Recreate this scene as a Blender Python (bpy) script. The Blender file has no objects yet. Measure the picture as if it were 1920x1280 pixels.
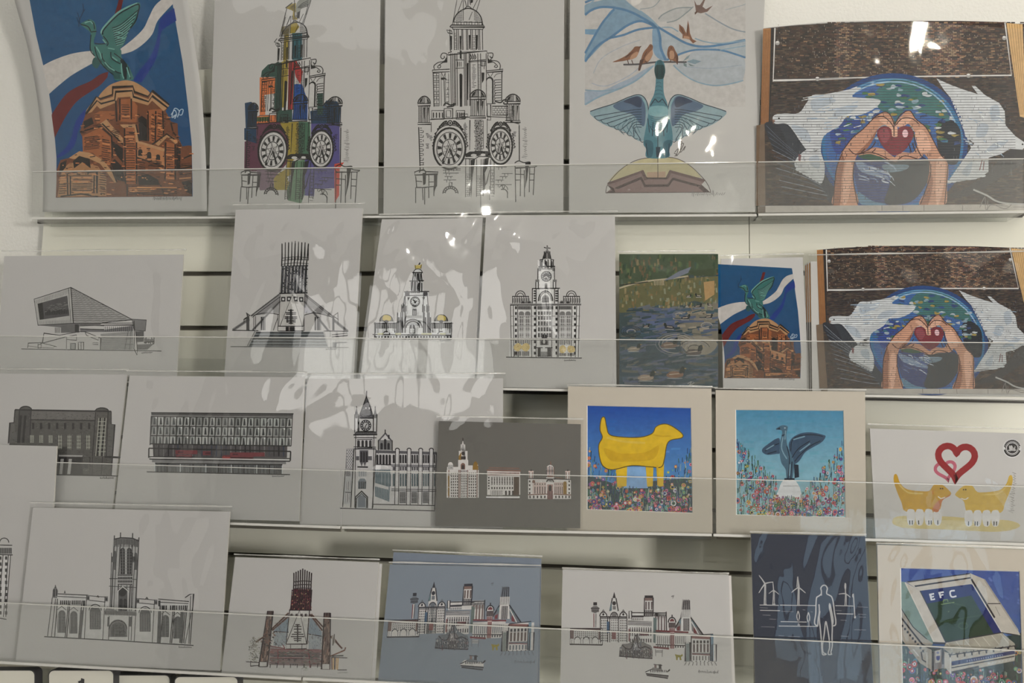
import bpy, bmesh, math, random
import numpy as np
from mathutils import Vector, Matrix, noise
from mathutils.geometry import tessellate_polygon

S = bpy.context.scene
COL = S.collection
PI = math.pi

# ------------------------------------------------------------------ camera
F = 1440.0                                   # focal length in pixels of the 1920 x 1280 frame
LEAN = math.radians(3.0)                     # lean of the prints on their shelves
xc = -Vector(((-13300 - 960) / F, -(520 - 640) / F, -1.0)); xc.normalize()
uc = Vector(((1190 - 960) / F, -(-9200 - 640) / F, -1.0)); uc.normalize()
uc = (uc - xc * uc.dot(xc)).normalized()
nc = xc.cross(uc)
UW = Vector((0, math.sin(LEAN), math.cos(LEAN)))
NW = Vector((0, -math.cos(LEAN), math.sin(LEAN)))
Wm = Matrix(((1, 0, 0), UW, NW)).transposed()
Cm = Matrix((xc, uc, nc)).transposed()
ROT = Wm @ Cm.transposed()                   # camera axes in the room
fwd = ROT @ Vector((0, 0, -1))
CAM = Vector((0, 0, 1.5)) - fwd * (1.44 / abs(fwd.y))
cd = bpy.data.cameras.new('camera'); cam = bpy.data.objects.new('camera', cd); COL.objects.link(cam)
cd.sensor_width = 36.0; cd.lens = F / 1920 * 36.0; cd.clip_start = 0.01
cam.matrix_world = Matrix.Translation(CAM) @ ROT.to_4x4()
S.camera = cam

# ------------------------------------------------------------------ world, lamps, exposure
w = bpy.data.worlds.new('shop_ambience'); S.world = w; w.use_nodes = True
w.node_tree.nodes['Background'].inputs[0].default_value = (0.9, 0.93, 1.0, 1)
w.node_tree.nodes['Background'].inputs[1].default_value = 0.10
S.view_settings.view_transform = 'Standard'; S.view_settings.look = 'None'
S.view_settings.exposure = -0.41; S.view_settings.gamma = 1.0; S.view_settings.use_curve_mapping = False
S.cycles.transparent_max_bounces = 14
S.cycles.max_bounces = 4; S.cycles.diffuse_bounces = 3; S.cycles.glossy_bounces = 2
S.cycles.caustics_reflective = False; S.cycles.caustics_refractive = False
S.cycles.use_adaptive_sampling = True; S.cycles.adaptive_threshold = 0.08; S.cycles.adaptive_min_samples = 12

def area(name, loc, target, sx, sy, power, color):
    l = bpy.data.lights.new(name, 'AREA'); l.shape = 'RECTANGLE'; l.size = sx; l.size_y = sy
    l.energy = power; l.color = color
    o = bpy.data.objects.new(name, l); COL.objects.link(o); o.location = loc
    o.rotation_euler = (Vector(target) - Vector(loc)).to_track_quat('-Z', 'Y').to_euler()
    return o

LIGHTS = [
    ('ceiling_panel_light', (1.0, -0.9, 2.96), (1.0, -0.65, 1.0), 1.5, 0.3, 4.2, (1.0, 0.93, 0.80)),
    ('added_fill_light', (4.1, -3.8, 1.35), (0.1, 0.0, 0.8), 0.6, 0.6, 175, (1.0, 0.945, 0.87)),  # added fill lamp at the right, brightens the prints from the front
    ('ceiling_panel_light', (-1.0, -1.0, 2.96), (-0.8, -0.7, 1.0), 1.2, 0.3, 1.2, (0.98, 0.97, 0.95)),
    ('ceiling_spot_light', (0.62, -2.3, 2.95), (0.5, -0.2, 1.4), 0.035, 0.035, 2.6, (1.0, 0.92, 0.74)),
    ('ceiling_spot_light', (1.5, -1.9, 2.95), (1.0, -0.2, 1.2), 0.035, 0.035, 2.6, (1.0, 0.92, 0.74)),
    ('ceiling_spot_light', (-0.5, -3.2, 2.95), (-0.2, -0.2, 1.4), 0.04, 0.04, 6, (1.0, 0.95, 0.86)),
    ('ceiling_spot_light', (0.9, -3.6, 2.95), (0.7, -0.2, 1.2), 0.04, 0.04, 6, (1.0, 0.95, 0.86)),
]
for a in LIGHTS:
    area(*a)

def spot(name, loc, target, power, cone, color):
    l = bpy.data.lights.new(name, 'SPOT'); l.energy = power; l.spot_size = math.radians(cone); l.spot_blend = 0.9; l.shadow_soft_size = 0.05; l.color = color
    o = bpy.data.objects.new(name, l); COL.objects.link(o); o.location = loc
    o.rotation_euler = (Vector(target) - Vector(loc)).to_track_quat('-Z', 'Y').to_euler()
spot('added_spot_light', (0.42, -1.45, 2.92), (0.36, -0.15, 0.90), 30, 40, (1.0, 0.93, 0.84))  # added spot that lifts the lower middle of the display

# ------------------------------------------------------------------ helpers
def ray(u, v):
    return ROT @ Vector(((u - 960) / F, -(v - 640) / F, -1.0))

def on_wall(u, v, y):
    """room point seen at (u, v) on the upright plane at depth y"""
    d = ray(u, v); return CAM + d * ((y - CAM.y) / d.y)

class Plane:
    def __init__(s, base_v, y, lean=LEAN):
        s.n = Vector((0, -math.cos(lean), math.sin(lean)))
        s.p = on_wall(960, base_v, y); s.y = y
    def at(s, u, v, off=0.0):
        d = ray(u, v); p = s.p + s.n * off
        return CAM + d * ((p - CAM).dot(s.n) / d.dot(s.n))

def lin(c):
    c /= 255.0
    return c / 12.92 if c <= 0.04045 else ((c + 0.055) / 1.055) ** 2.4

WHITE = (172, 168, 160)
def rgb(c, white=WHITE):
    """paint colour of a printed tone, from how it looks next to the white paper"""
    return tuple(min(0.93, max(0.004, 0.56 * lin(a) / lin(b))) for a, b in zip(c, white))

def mat(name, color=(0.8, 0.8, 0.8), rough=0.5, metal=0.0, spec=0.5):
    m = bpy.data.materials.new(name); m.use_nodes = True
    b = m.node_tree.nodes['Principled BSDF']
    b.inputs['Base Color'].default_value = (*color, 1)
    b.inputs['Roughness'].default_value = rough; b.inputs['Metallic'].default_value = metal
    b.inputs['Specular IOR Level'].default_value = spec
    return m

def add_noise(m, c1, c2, scale, detail=4, bump=0.0, bscale=None, stretch=None):
    nt = m.node_tree; b = nt.nodes['Principled BSDF']
    tc = nt.nodes.new('ShaderNodeTexCoord'); mp = nt.nodes.new('ShaderNodeMapping')
    nt.links.new(tc.outputs['Object'], mp.inputs[0])
    if stretch: mp.inputs['Scale'].default_value = stretch
    n = nt.nodes.new('ShaderNodeTexNoise'); n.inputs['Scale'].default_value = scale; n.inputs['Detail'].default_value = detail
    nt.links.new(mp.outputs[0], n.inputs['Vector'])
    r = nt.nodes.new('ShaderNodeMix'); r.data_type = 'RGBA'
    r.inputs[6].default_value = (*c1, 1); r.inputs[7].default_value = (*c2, 1)
    nt.links.new(n.outputs[0], r.inputs[0]); nt.links.new(r.outputs[2], b.inputs['Base Color'])
    if bump:
        n2 = nt.nodes.new('ShaderNodeTexNoise'); n2.inputs['Scale'].default_value = bscale or scale; n2.inputs['Detail'].default_value = 5
        nt.links.new(mp.outputs[0], n2.inputs['Vector'])
        bp = nt.nodes.new('ShaderNodeBump'); bp.inputs['Strength'].default_value = bump; bp.inputs['Distance'].default_value = 0.002
        nt.links.new(n2.outputs[0], bp.inputs['Height']); nt.links.new(bp.outputs[0], b.inputs['Normal'])
    return m

M = {}
M['plaster'] = add_noise(mat('plaster', rough=0.8), (0.82, 0.82, 0.79), (0.86, 0.86, 0.83), 6, bump=0.55, bscale=160)
M['shop_wall'] = add_noise(mat('shop_wall', rough=0.7), (0.22, 0.21, 0.20), (0.30, 0.29, 0.27), 2)
M['slat'] = add_noise(mat('slat_laminate', rough=0.35), (0.78, 0.78, 0.69), (0.83, 0.83, 0.74), 3, stretch=(1, 1, 6))
M['groove'] = mat('groove_shadow_gap', (0.10, 0.092, 0.075), 0.6)
M['under_band'] = mat('dark_groove_band', (0.055, 0.050, 0.042), 0.5)  # imitates the dark groove line below the upper shelves
M['alu'] = mat('aluminium', (0.52, 0.50, 0.45), 0.35, 0.8)
M['floor'] = add_noise(mat('floor', rough=0.4), (0.26, 0.24, 0.21), (0.32, 0.30, 0.27), 5)
M['dark'] = mat('dark_display', (0.06, 0.06, 0.065), 0.5)
M['board'] = add_noise(mat('backing_board', rough=0.7), (0.66, 0.645, 0.60), (0.70, 0.685, 0.64), 40)
M['mountboard'] = add_noise(mat('cream_mountboard', rough=0.75), (0.56, 0.52, 0.455), (0.585, 0.545, 0.48), 60)
M['bevel'] = mat('white_bevel', (0.90, 0.89, 0.86), 0.6)
M['card'] = mat('white_card', (0.78, 0.77, 0.70), 0.4)

def glow(name, color, strength):
    m = mat(name, color, 0.3); b = m.node_tree.nodes['Principled BSDF']
    b.inputs['Emission Color'].default_value = (*color, 1); b.inputs['Emission Strength'].default_value = strength
    return m
M['daylight'] = glow('daylit_pane', (0.50, 0.74, 1.0), 0.9)
M['fill_glow'] = glow('added_fill_pane', (1.0, 0.985, 0.96), 2.9)  # glow of the added fill window

def ink_material():
    m = mat('printed_ink', rough=0.6, spec=0.12); nt = m.node_tree; b = nt.nodes['Principled BSDF']
    a = nt.nodes.new('ShaderNodeVertexColor'); a.layer_name = 'ink'
    tc = nt.nodes.new('ShaderNodeTexCoord'); n = nt.nodes.new('ShaderNodeTexNoise')
    n.inputs['Scale'].default_value = 90; n.inputs['Detail'].default_value = 2; n.inputs['Roughness'].default_value = 0.65
    nt.links.new(tc.outputs['Object'], n.inputs['Vector'])
    mr = nt.nodes.new('ShaderNodeMapRange'); mr.inputs[1].default_value = 0.3; mr.inputs[2].default_value = 0.7
    mr.inputs[3].default_value = 0.91; mr.inputs[4].default_value = 1.08
    nt.links.new(n.outputs[0], mr.inputs[0])
    mx = nt.nodes.new('ShaderNodeVectorMath'); mx.operation = 'SCALE'
    nt.links.new(a.outputs[0], mx.inputs[0]); nt.links.new(mr.outputs[0], mx.inputs['Scale'])
    nt.links.new(mx.outputs[0], b.inputs['Base Color'])
    return m
M['ink'] = ink_material()

def clear_material(name, haze, gloss_rough, ior, boost, tint=(1, 1, 1)):
    """clear film or acrylic: see-through, with a surface gloss and a trace of milky haze"""
    m = bpy.data.materials.new(name); m.use_nodes = True; nt = m.node_tree
    for n in list(nt.nodes): nt.nodes.remove(n)
    out = nt.nodes.new('ShaderNodeOutputMaterial')
    tr = nt.nodes.new('ShaderNodeBsdfTransparent'); tr.inputs[0].default_value = (*tint, 1)
    gl = nt.nodes.new('ShaderNodeBsdfGlossy'); gl.inputs['Roughness'].default_value = gloss_rough
    df = nt.nodes.new('ShaderNodeBsdfDiffuse'); df.inputs[0].default_value = (0.9, 0.9, 0.88, 1)
    m1 = nt.nodes.new('ShaderNodeMixShader'); m1.inputs[0].default_value = haze
    nt.links.new(tr.outputs[0], m1.inputs[1]); nt.links.new(df.outputs[0], m1.inputs[2])
    # Schlick's approximation on the facing angle, the same from both sides of a thin sheet
    fr = nt.nodes.new('ShaderNodeLayerWeight'); f0 = ((ior - 1) / (ior + 1)) ** 2
    pw = nt.nodes.new('ShaderNodeMath'); pw.operation = 'POWER'; pw.inputs[1].default_value = 5.0
    nt.links.new(fr.outputs['Facing'], pw.inputs[0])
    mu = nt.nodes.new('ShaderNodeMath'); mu.operation = 'MULTIPLY_ADD'; mu.use_clamp = True
    mu.inputs[1].default_value = 0.9; mu.inputs[2].default_value = f0 * boost
    nt.links.new(pw.outputs[0], mu.inputs[0])
    m2 = nt.nodes.new('ShaderNodeMixShader'); nt.links.new(mu.outputs[0], m2.inputs[0])
    nt.links.new(m1.outputs[0], m2.inputs[1]); nt.links.new(gl.outputs[0], m2.inputs[2])
    nt.links.new(m2.outputs[0], out.inputs[0])
    return m
M['film'] = clear_material('clear_cellophane', 0.006, 0.035, 1.5, 1.9)
M['film_edge'] = clear_material('folded_cellophane', 0.35, 0.12, 1.5, 3.0)
M['acrylic'] = clear_material('clear_acrylic', 0.024, 0.02, 1.49, 1.0, (0.985, 0.99, 0.985))
M['acrylic_edge'] = clear_material('polished_acrylic_edge', 0.75, 0.10, 1.49, 2.5, (0.9, 0.9, 0.86))

def mesh_obj(name, verts, faces, material, parent=None, origin=Vector((0, 0, 0)), smooth=False):
    me = bpy.data.meshes.new(name)
    me.from_pydata([tuple(Vector(v) - origin) for v in verts], [], faces); me.update()
    if isinstance(material, (list, tuple)):
        for m_ in material: me.materials.append(m_)
    else: me.materials.append(material)
    if smooth:
        for p in me.polygons: p.use_smooth = True
    o = bpy.data.objects.new(name, me); COL.objects.link(o)
    if parent: o.parent = parent
    else: o.location = origin
    return o

def box_geo(x0, x1, y0, y1, z0, z1):
    v = [(x, y, z) for x in (x0, x1) for y in (y0, y1) for z in (z0, z1)]
    f = [(0, 1, 3, 2), (4, 6, 7, 5), (0, 4, 5, 1), (2, 3, 7, 6), (0, 2, 6, 4), (1, 5, 7, 3)]
    return v, f

def box(name, b, material, parent=None, origin=Vector((0, 0, 0)), bevel=0.0):
    v, f = box_geo(*b)
    o = mesh_obj(name, v, f, material, parent, origin)
    if bevel:
        bm = bmesh.new(); bm.from_mesh(o.data)
        bmesh.ops.bevel(bm, geom=bm.edges[:], offset=bevel, segments=2, affect='EDGES', profile=0.5)
        bm.to_mesh(o.data); bm.free()
    return o

def slab(name, front, thick_vec, material, parent=None, origin=Vector((0, 0, 0)), side_material=None):
    """a sheet whose front outline is given in room space, extruded by thick_vec"""
    n = len(front); v = [Vector(p) for p in front] + [Vector(p) + thick_vec for p in front]
    tri = tessellate_polygon([[Vector(p) for p in front]])
    f = [tuple(t) for t in tri]
    nv = Vector((0, 0, 0))
    for i in range(n):
        a, b = Vector(front[i]), Vector(front[(i + 1) % n]); nv += a.cross(b)
    f2 = []
    for t in f:
        a, b, c = (Vector(front[i]) for i in t)
        if (b - a).cross(c - a).dot(thick_vec) > 0: t = (t[0], t[2], t[1])
        f2.append(t)
    faces = f2 + [tuple(n + i for i in reversed(t)) for t in f2]
    flip = nv.dot(thick_vec) > 0
    for i in range(n):
        j = (i + 1) % n
        q = (i, i + n, j + n, j)
        faces.append(tuple(reversed(q)) if flip else q)
    o = mesh_obj(name, v, faces, [material, side_material or material], parent, origin)
    if side_material:
        for p in o.data.polygons[2 * len(f2):]: p.material_index = 1
    return o

def tag(o, label=None, cat=None, group=None, kind=None):
    if label: o['label'] = label
    if cat: o['category'] = cat
    if group: o['group'] = group
    if kind: o['kind'] = kind
    return o

def empty(name, loc):
    o = bpy.data.objects.new(name, None); COL.objects.link(o); o.location = loc; o.empty_display_size = 0.05
    return o

# ------------------------------------------------------------------ flat print drawing, in photo pixels
LAYER = 1.6e-5
INK = 1.36                                   # pen weight
class Art:
    """collects coloured shapes; tf maps drawing units to pixels"""
    def __init__(s, white=WHITE):
        s.polys = []; s.tf = lambda x, y: (x, y); s.white = white; s.L = 1; s.clip = None; s.ws = 1.0
        s.post = lambda x, y: (x, y)
    def zoom(s, x0, y0, k):
        s.tf = lambda x, y: s.post(x0 + x / k, y0 + y / k)
    def c(s, col):
        return rgb(col, s.white) if not isinstance(col, str) else {'k': (0.012, 0.012, 0.013)}[col]
    def poly(s, pts, col, L=None, col2=None):
        """col2: a second tone at the lower end"""
        P = [s.tf(*p) for p in pts]
        if s.clip: P = clip_poly(P, s.clip)
        if len(P) < 3: return
        s.polys.append((P, s.c(col), s.c(col2) if col2 else None, s.L if L is None else L))
    def rect(s, x0, y0, x1, y1, col, L=None, col2=None):
        s.poly([(x0, y0), (x1, y0), (x1, y1), (x0, y1)], col, L, col2)
    def line(s, pts, wd, col='k', L=None, closed=False, w2=None):
        wd *= INK; w2 = w2 * INK if w2 is not None else None
        P = [s.tf(*p) for p in pts]
        if closed: P = P + [P[0]]
        n = len(P)
        if n < 2: return
        col = s.c(col); L = s.L if L is None else L; wd *= s.ws; w2 = w2 * s.ws if w2 is not None else None
        lf, rt = [], []
        for i in range(n):
            a = P[max(0, i - 1)]; b = P[min(n - 1, i + 1)]
            if closed and i in (0, n - 1): a = P[n - 2]; b = P[1]
            dx, dy = b[0] - a[0], b[1] - a[1]; m = math.hypot(dx, dy) or 1
            nx, ny = -dy / m, dx / m
            k = 1.0
            if 0 < i < n - 1:
                ex, ey = P[i][0] - a[0], P[i][1] - a[1]; e = math.hypot(ex, ey) or 1
                cs = abs(nx * (-ey / e) + ny * (ex / e)); k = min(1.8, 1 / max(cs, 0.4))
            t = i / (n - 1)
            h = 0.5 * k * (wd if w2 is None else wd + (w2 - wd) * t)
            lf.append((P[i][0] + nx * h, P[i][1] + ny * h)); rt.append((P[i][0] - nx * h, P[i][1] - ny * h))
        for i in range(n - 1):
            q = [lf[i], lf[i + 1], rt[i + 1], rt[i]]
            if s.clip:
                q = clip_poly(q, s.clip)
                if len(q) < 3: continue
            s.polys.append((q, col, None, L))
    def lines(s, segs, wd, col='k', L=None):
        for g in segs: s.line(g, wd, col, L)
    def seg(s, wd, col='k', *xy):
        for i in range(0, len(xy), 4): s.line([(xy[i], xy[i + 1]), (xy[i + 2], xy[i + 3])], wd, col)
    def ell(s, cx, cy, rx, ry, col, L=None, n=18, rot=0.0, col2=None):
        c_, s_ = math.cos(rot), math.sin(rot)
        s.poly([(cx + rx * math.cos(t) * c_ - ry * math.sin(t) * s_, cy + rx * math.cos(t) * s_ + ry * math.sin(t) * c_)
                for t in (2 * PI * i / n for i in range(n))], col, L, col2)
    def arc(s, cx, cy, rx, ry, a0, a1, wd, col='k', L=None, n=14):
        """angles in degrees, 0 right, 90 up"""
        s.line([(cx + rx * math.cos(math.radians(a0 + (a1 - a0) * i / n)), cy - ry * math.sin(math.radians(a0 + (a1 - a0) * i / n)))
                for i in range(n + 1)], wd, col, L)
    def ring(s, cx, cy, rx, ry, wd, col='k', L=None, n=24):
        s.line([(cx + rx * math.cos(2 * PI * i / n), cy + ry * math.sin(2 * PI * i / n)) for i in range(n)], wd, col, L, closed=True)
    def dome(s, cx, cy, rx, ry, col, L=None, col2=None):
        s.poly([(cx + rx * math.cos(PI * i / 12), cy - ry * math.sin(PI * i / 12)) for i in range(13)], col, L, col2)
    def arch(s, x0, x1, ytop, ybot, col, L=None):
        r = (x1 - x0) / 2; cx = (x0 + x1) / 2; yr = min(r * 1.1, (ybot - ytop) * 0.5)
        s.poly([(x0, ybot)] + [(cx - r * math.cos(PI * i / 8), ytop + yr - yr * math.sin(PI * i / 8)) for i in range(9)] + [(x1, ybot)], col, L)
    def frame(s, x0, y0, x1, y1, wd, col='k', L=None):
        s.line([(x0, y0), (x1, y0), (x1, y1), (x0, y1)], wd, col, L, closed=True)
    def hatch(s, x0, y0, x1, y1, n, wd, col='k', vert=False, L=None, jit=0.0, rnd=random.Random(5)):
        for i in range(n):
            t = (i + 0.5) / n
            if vert:
                x = x0 + (x1 - x0) * t; s.line([(x + rnd.uniform(-jit, jit), y0), (x + rnd.uniform(-jit, jit), y1)], wd, col, L)
            else:
                y = y0 + (y1 - y0) * t; s.line([(x0 + rnd.uniform(0, jit), y), (x1 - rnd.uniform(0, jit), y)], wd, col, L)
    def bricks(s, x0, y0, x1, y1, rows, step, wd, col='k', L=None, keep=1.0, rnd=random.Random(8)):
        h = (y1 - y0) / rows
        for r in range(rows + 1):
            y = y0 + r * h
            if rnd.random() < keep: s.line([(x0, y), (x1, y)], wd, col, L)
            if r == rows: break
            x = x0 + (step * 0.5 if r % 2 else step)
            while x < x1:
                if rnd.random() < keep: s.line([(x, y), (x, y + h)], wd, col, L)
                x += step
    def grid(s, x0, y0, x1, y1, nx, ny, fx, fy, col='k', L=None):
        """nx by ny window openings filling the fractions fx, fy of each bay"""
        dx, dy = (x1 - x0) / nx, (y1 - y0) / ny
        for i in range(nx):
            for j in range(ny):
                a = x0 + dx * (i + 0.5 - fx / 2); b = y0 + dy * (j + 0.5 - fy / 2)
                s.rect(a, b, a + dx * fx, b + dy * fy, col, L)
    def scribble(s, x0, y0, x1, y1, wd, col, seed=1, L=None):
        """a handwritten signature running from (x0, y0) to (x1, y1)"""
        rnd = random.Random(seed); n = 34; ln = math.hypot(x1 - x0, y1 - y0); ux, uy = (x1 - x0) / ln, (y1 - y0) / ln
        vx, vy = -uy, ux; hgt = ln * 0.055; pts = []
        for i in range(n):
            t = i / (n - 1); tall = 2.2 if i in (1, 2, 15, 16) or rnd.random() < 0.12 else 1.0
            k = -1 if i % 2 else 0.55
            w_ = hgt * tall * k * rnd.uniform(0.6, 1.1)
            pts.append((x0 + ux * ln * t + vx * w_ + ux * rnd.uniform(-2, 2) * ln / 200, y0 + uy * ln * t + vy * w_))
        s.line(pts[:14], wd, col, L); s.line(pts[14:], wd, col, L)

def clip_poly(P, b):
    x0, y0, x1, y1 = b
    for ax, val, sg in ((0, x0, 1), (0, x1, -1), (1, y0, 1), (1, y1, -1)):
        out = []
        for i in range(len(P)):
            a, c = P[i - 1], P[i]
            da, dc = sg * (a[ax] - val), sg * (c[ax] - val)
            if (da < 0) != (dc < 0):
                t = da / (da - dc); out.append((a[0] + (c[0] - a[0]) * t, a[1] + (c[1] - a[1]) * t))
            if dc >= 0: out.append(c)
        P = out
        if len(P) < 3: return []
    return P

def smooth(pts, n=6, closed=False):
    """Catmull-Rom through the points"""
    P = list(pts); out = []
    m = len(P)
    rng = range(m) if closed else range(m - 1)
    for i in rng:
        p0 = P[(i - 1) % m] if closed or i > 0 else P[0]
        p1 = P[i]; p2 = P[(i + 1) % m]
        p3 = P[(i + 2) % m] if closed or i + 2 < m else P[-1]
        for k in range(n):
            t = k / n
            out.append(tuple(0.5 * ((2 * b) + (-a + c) * t + (2 * a - 5 * b + 4 * c - d) * t * t + (-a + 3 * b - 3 * c + d) * t ** 3)
                             for a, b, c, d in zip(p0, p1, p2, p3)))
    if not closed: out.append(P[-1])
    return out

def homography(src, dst):
    """plane map taking four points to four points"""
    A = []
    for (x, y), (u, v) in zip(src, dst):
        A.append([x, y, 1, 0, 0, 0, -u * x, -u * y, u]); A.append([0, 0, 0, x, y, 1, -v * x, -v * y, v])
    n = 8
    for i in range(n):
        p = max(range(i, n), key=lambda r: abs(A[r][i])); A[i], A[p] = A[p], A[i]
        for r in range(n):
            if r != i:
                k = A[r][i] / A[i][i]
                if k: A[r] = [a - k * b for a, b in zip(A[r], A[i])]
    h = [A[i][8] / A[i][i] for i in range(n)]
    def f(x, y):
        w_ = h[6] * x + h[7] * y + 1
        return ((h[0] * x + h[1] * y + h[2]) / w_, (h[3] * x + h[4] * y + h[5]) / w_)
    return f

def stack(polys):
    """painter's order: every shape gets its own height above the shapes it covers"""
    order = sorted(range(len(polys)), key=lambda i: polys[i][3])
    xs = [p[0] for P in polys for p in P[0]]; ys = [p[1] for P in polys for p in P[0]]
    x0, y0 = min(xs), min(ys); c = 1.5
    W_, H_ = int((max(xs) - x0) / c) + 2, int((max(ys) - y0) / c) + 2
    lev = np.zeros((H_, W_), np.int32); cid = np.full((H_, W_), -1, np.int32); ids = {}
    out = []; top = 1
    for i in order:
        P, c1, c2, L = polys[i]
        k = ids.setdefault((c1, c2), len(ids)) if c2 is None else len(ids) + 100000 + i
        a, b = int((min(p[0] for p in P) - x0) / c), int((max(p[0] for p in P) - x0) / c) + 1
        d, e = int((min(p[1] for p in P) - y0) / c), int((max(p[1] for p in P) - y0) / c) + 1
        lv = lev[d:e, a:b]; ci = cid[d:e, a:b]
        n = int((lv + (ci != k)).max())
        lv[:] = n; ci[:] = k
        top = max(top, n); out.append((P, c1, c2, n))
    return out, min(LAYER, 1.25e-3 / top)

def art_mesh(art, place, parent, origin, bend=False, name='printed_artwork'):
    """place(u, v, lift) -> room point. One mesh with a colour per corner."""
    bm = bmesh.new(); lay = bm.loops.layers.float_color.new('ink')
    polys, step = stack(art.polys)
    for P, c1, c2, L in polys:
        area2 = sum(P[i - 1][0] * P[i][1] - P[i][0] * P[i - 1][1] for i in range(len(P)))
        if area2 > 0: P = P[::-1]
        ys = [p[1] for p in P]; y0, y1 = min(ys), max(ys)
        vs = [bm.verts.new((p[0], p[1], L)) for p in P]
        if len(P) <= 4: tris = [tuple(range(len(P)))]
        else:
            tris = tessellate_polygon([[Vector((p[0], p[1], 0)) for p in P]])
        for t in tris:
            if len(t) == 3:
                a, b, c = (P[i] for i in t)
                ar = (b[0] - a[0]) * (c[1] - a[1]) - (c[0] - a[0]) * (b[1] - a[1])
                if abs(ar) < 1e-7: continue
                if ar > 0: t = (t[0], t[2], t[1])
            try: f = bm.faces.new([vs[i] for i in t])
            except ValueError: continue
            for l in f.loops:
                if c2:
                    k = (l.vert.co.y - y0) / max(1e-6, y1 - y0)
                    l[lay] = (*(a + (b - a) * k for a, b in zip(c1, c2)), 1)
                else: l[lay] = (*c1, 1)
    if bend:
        ys = [v.co.y for v in bm.verts]
        y = math.floor(min(ys) / 14) * 14
        while y < max(ys):
            bmesh.ops.bisect_plane(bm, geom=bm.verts[:] + bm.edges[:] + bm.faces[:], plane_co=(0, y, 0), plane_no=(0, 1, 0), dist=1e-4)
            y += 14
        xs = [v.co.x for v in bm.verts]
        x = math.floor(min(xs) / 60) * 60
        while x < max(xs):
            bmesh.ops.bisect_plane(bm, geom=bm.verts[:] + bm.edges[:] + bm.faces[:], plane_co=(x, 0, 0), plane_no=(1, 0, 0), dist=1e-4)
            x += 60
    for v in bm.verts:
        v.co = place(v.co.x, v.co.y, v.co.z * step) - origin
    me = bpy.data.meshes.new(name); bm.to_mesh(me); bm.free()
    me.materials.append(M['ink'])
    o = bpy.data.objects.new(name, me); COL.objects.link(o); o.parent = parent
    return o
# ------------------------------------------------------------------ the room
ROW = {1: Plane(404, -0.038), 2: Plane(727, -0.079), 3: Plane(993, -0.116), 4: Plane(1287, -0.153)}

tag(box('wall_back', (-2.6, 4.6, 0.018, 0.06, 0.0, 3.0), M['plaster']), kind='structure')
tag(box('wall_front', (-2.6, 4.6, -4.06, -4.0, 0.0, 3.0), M['shop_wall']), kind='structure')
tag(box('wall_left', (-2.66, -2.6, -4.0, 0.06, 0.0, 3.0), M['plaster']), kind='structure')
tag(box('wall_right', (4.6, 4.66, -4.0, 0.06, 0.0, 3.0), M['plaster']), kind='structure')
tag(box('floor', (-2.66, 4.66, -4.06, 0.06, -0.05, 0.0), M['floor']), kind='structure')
tag(box('ceiling', (-2.66, 4.66, -4.06, 0.06, 3.0, 3.05), M['plaster']), kind='structure')

# wall behind the photographer: a daylight window, and an added glowing one for fill
def window(name, x0, x1, z0, z1, pane):
    y = -4.0
    fr = tag(box(name, (x0 - 0.06, x1 + 0.06, y, y + 0.05, z0 - 0.06, z0), M['dark']), kind='structure')
    box('window_frame', (x0 - 0.06, x1 + 0.06, y, y + 0.05, z1, z1 + 0.06), M['dark'], fr)
    n = 3
    for i in range(n + 1):
        x = x0 + (x1 - x0) * i / n
        box('mullion', (x - 0.03, x + 0.03, y, y + 0.05, z0, z1), M['dark'], fr)
    for i in range(n):
        a, b = x0 + (x1 - x0) * i / n + 0.03, x0 + (x1 - x0) * (i + 1) / n - 0.03
        box('pane', (a, b, y + 0.002, y + 0.01, z0, z1), pane, fr)
window('window_1', 1.45, 2.6, 0.1, 1.15, M['daylight'])
window('added_fill_window', -1.95, -0.55, 1.75, 2.75, M['fill_glow'])  # added glowing panes, fill light for the left side

# slatted display panel on the wall: upright boards with grooves every 0.1 m
z_a = on_wall(388, 513, 0).z; z_b = on_wall(388, 615, 0).z; PITCH = z_a - z_b
z_top = on_wall(388, 130, 0).z
xl = on_wall(80, 440, 0).x; xs = on_wall(1405, 450, 0).x; xr = 1.5
wall = tag(box('wall_slatted', (xl, xr, 0.008, 0.018, 0.55, z_top), M['groove']), kind='structure')
GH = 0.0095
for (x0, x1) in ((xl, xs - 0.0006), (xs + 0.0006, xr)):
    z = z_a + PITCH * 4
    while z > 0.6:
        top = min(z - GH / 2, z_top)
        lo = z - PITCH + GH / 2
        box('slat', (x0, x1, 0.0, 0.009, lo, top), M['slat'], wall, bevel=0.0006)
        if z < z_top:
            box('groove_insert', (x0, x1, 0.0065, 0.009, z - GH / 2, z - GH / 2 + 0.0022), M['alu'], wall)
        z -= PITCH

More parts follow.
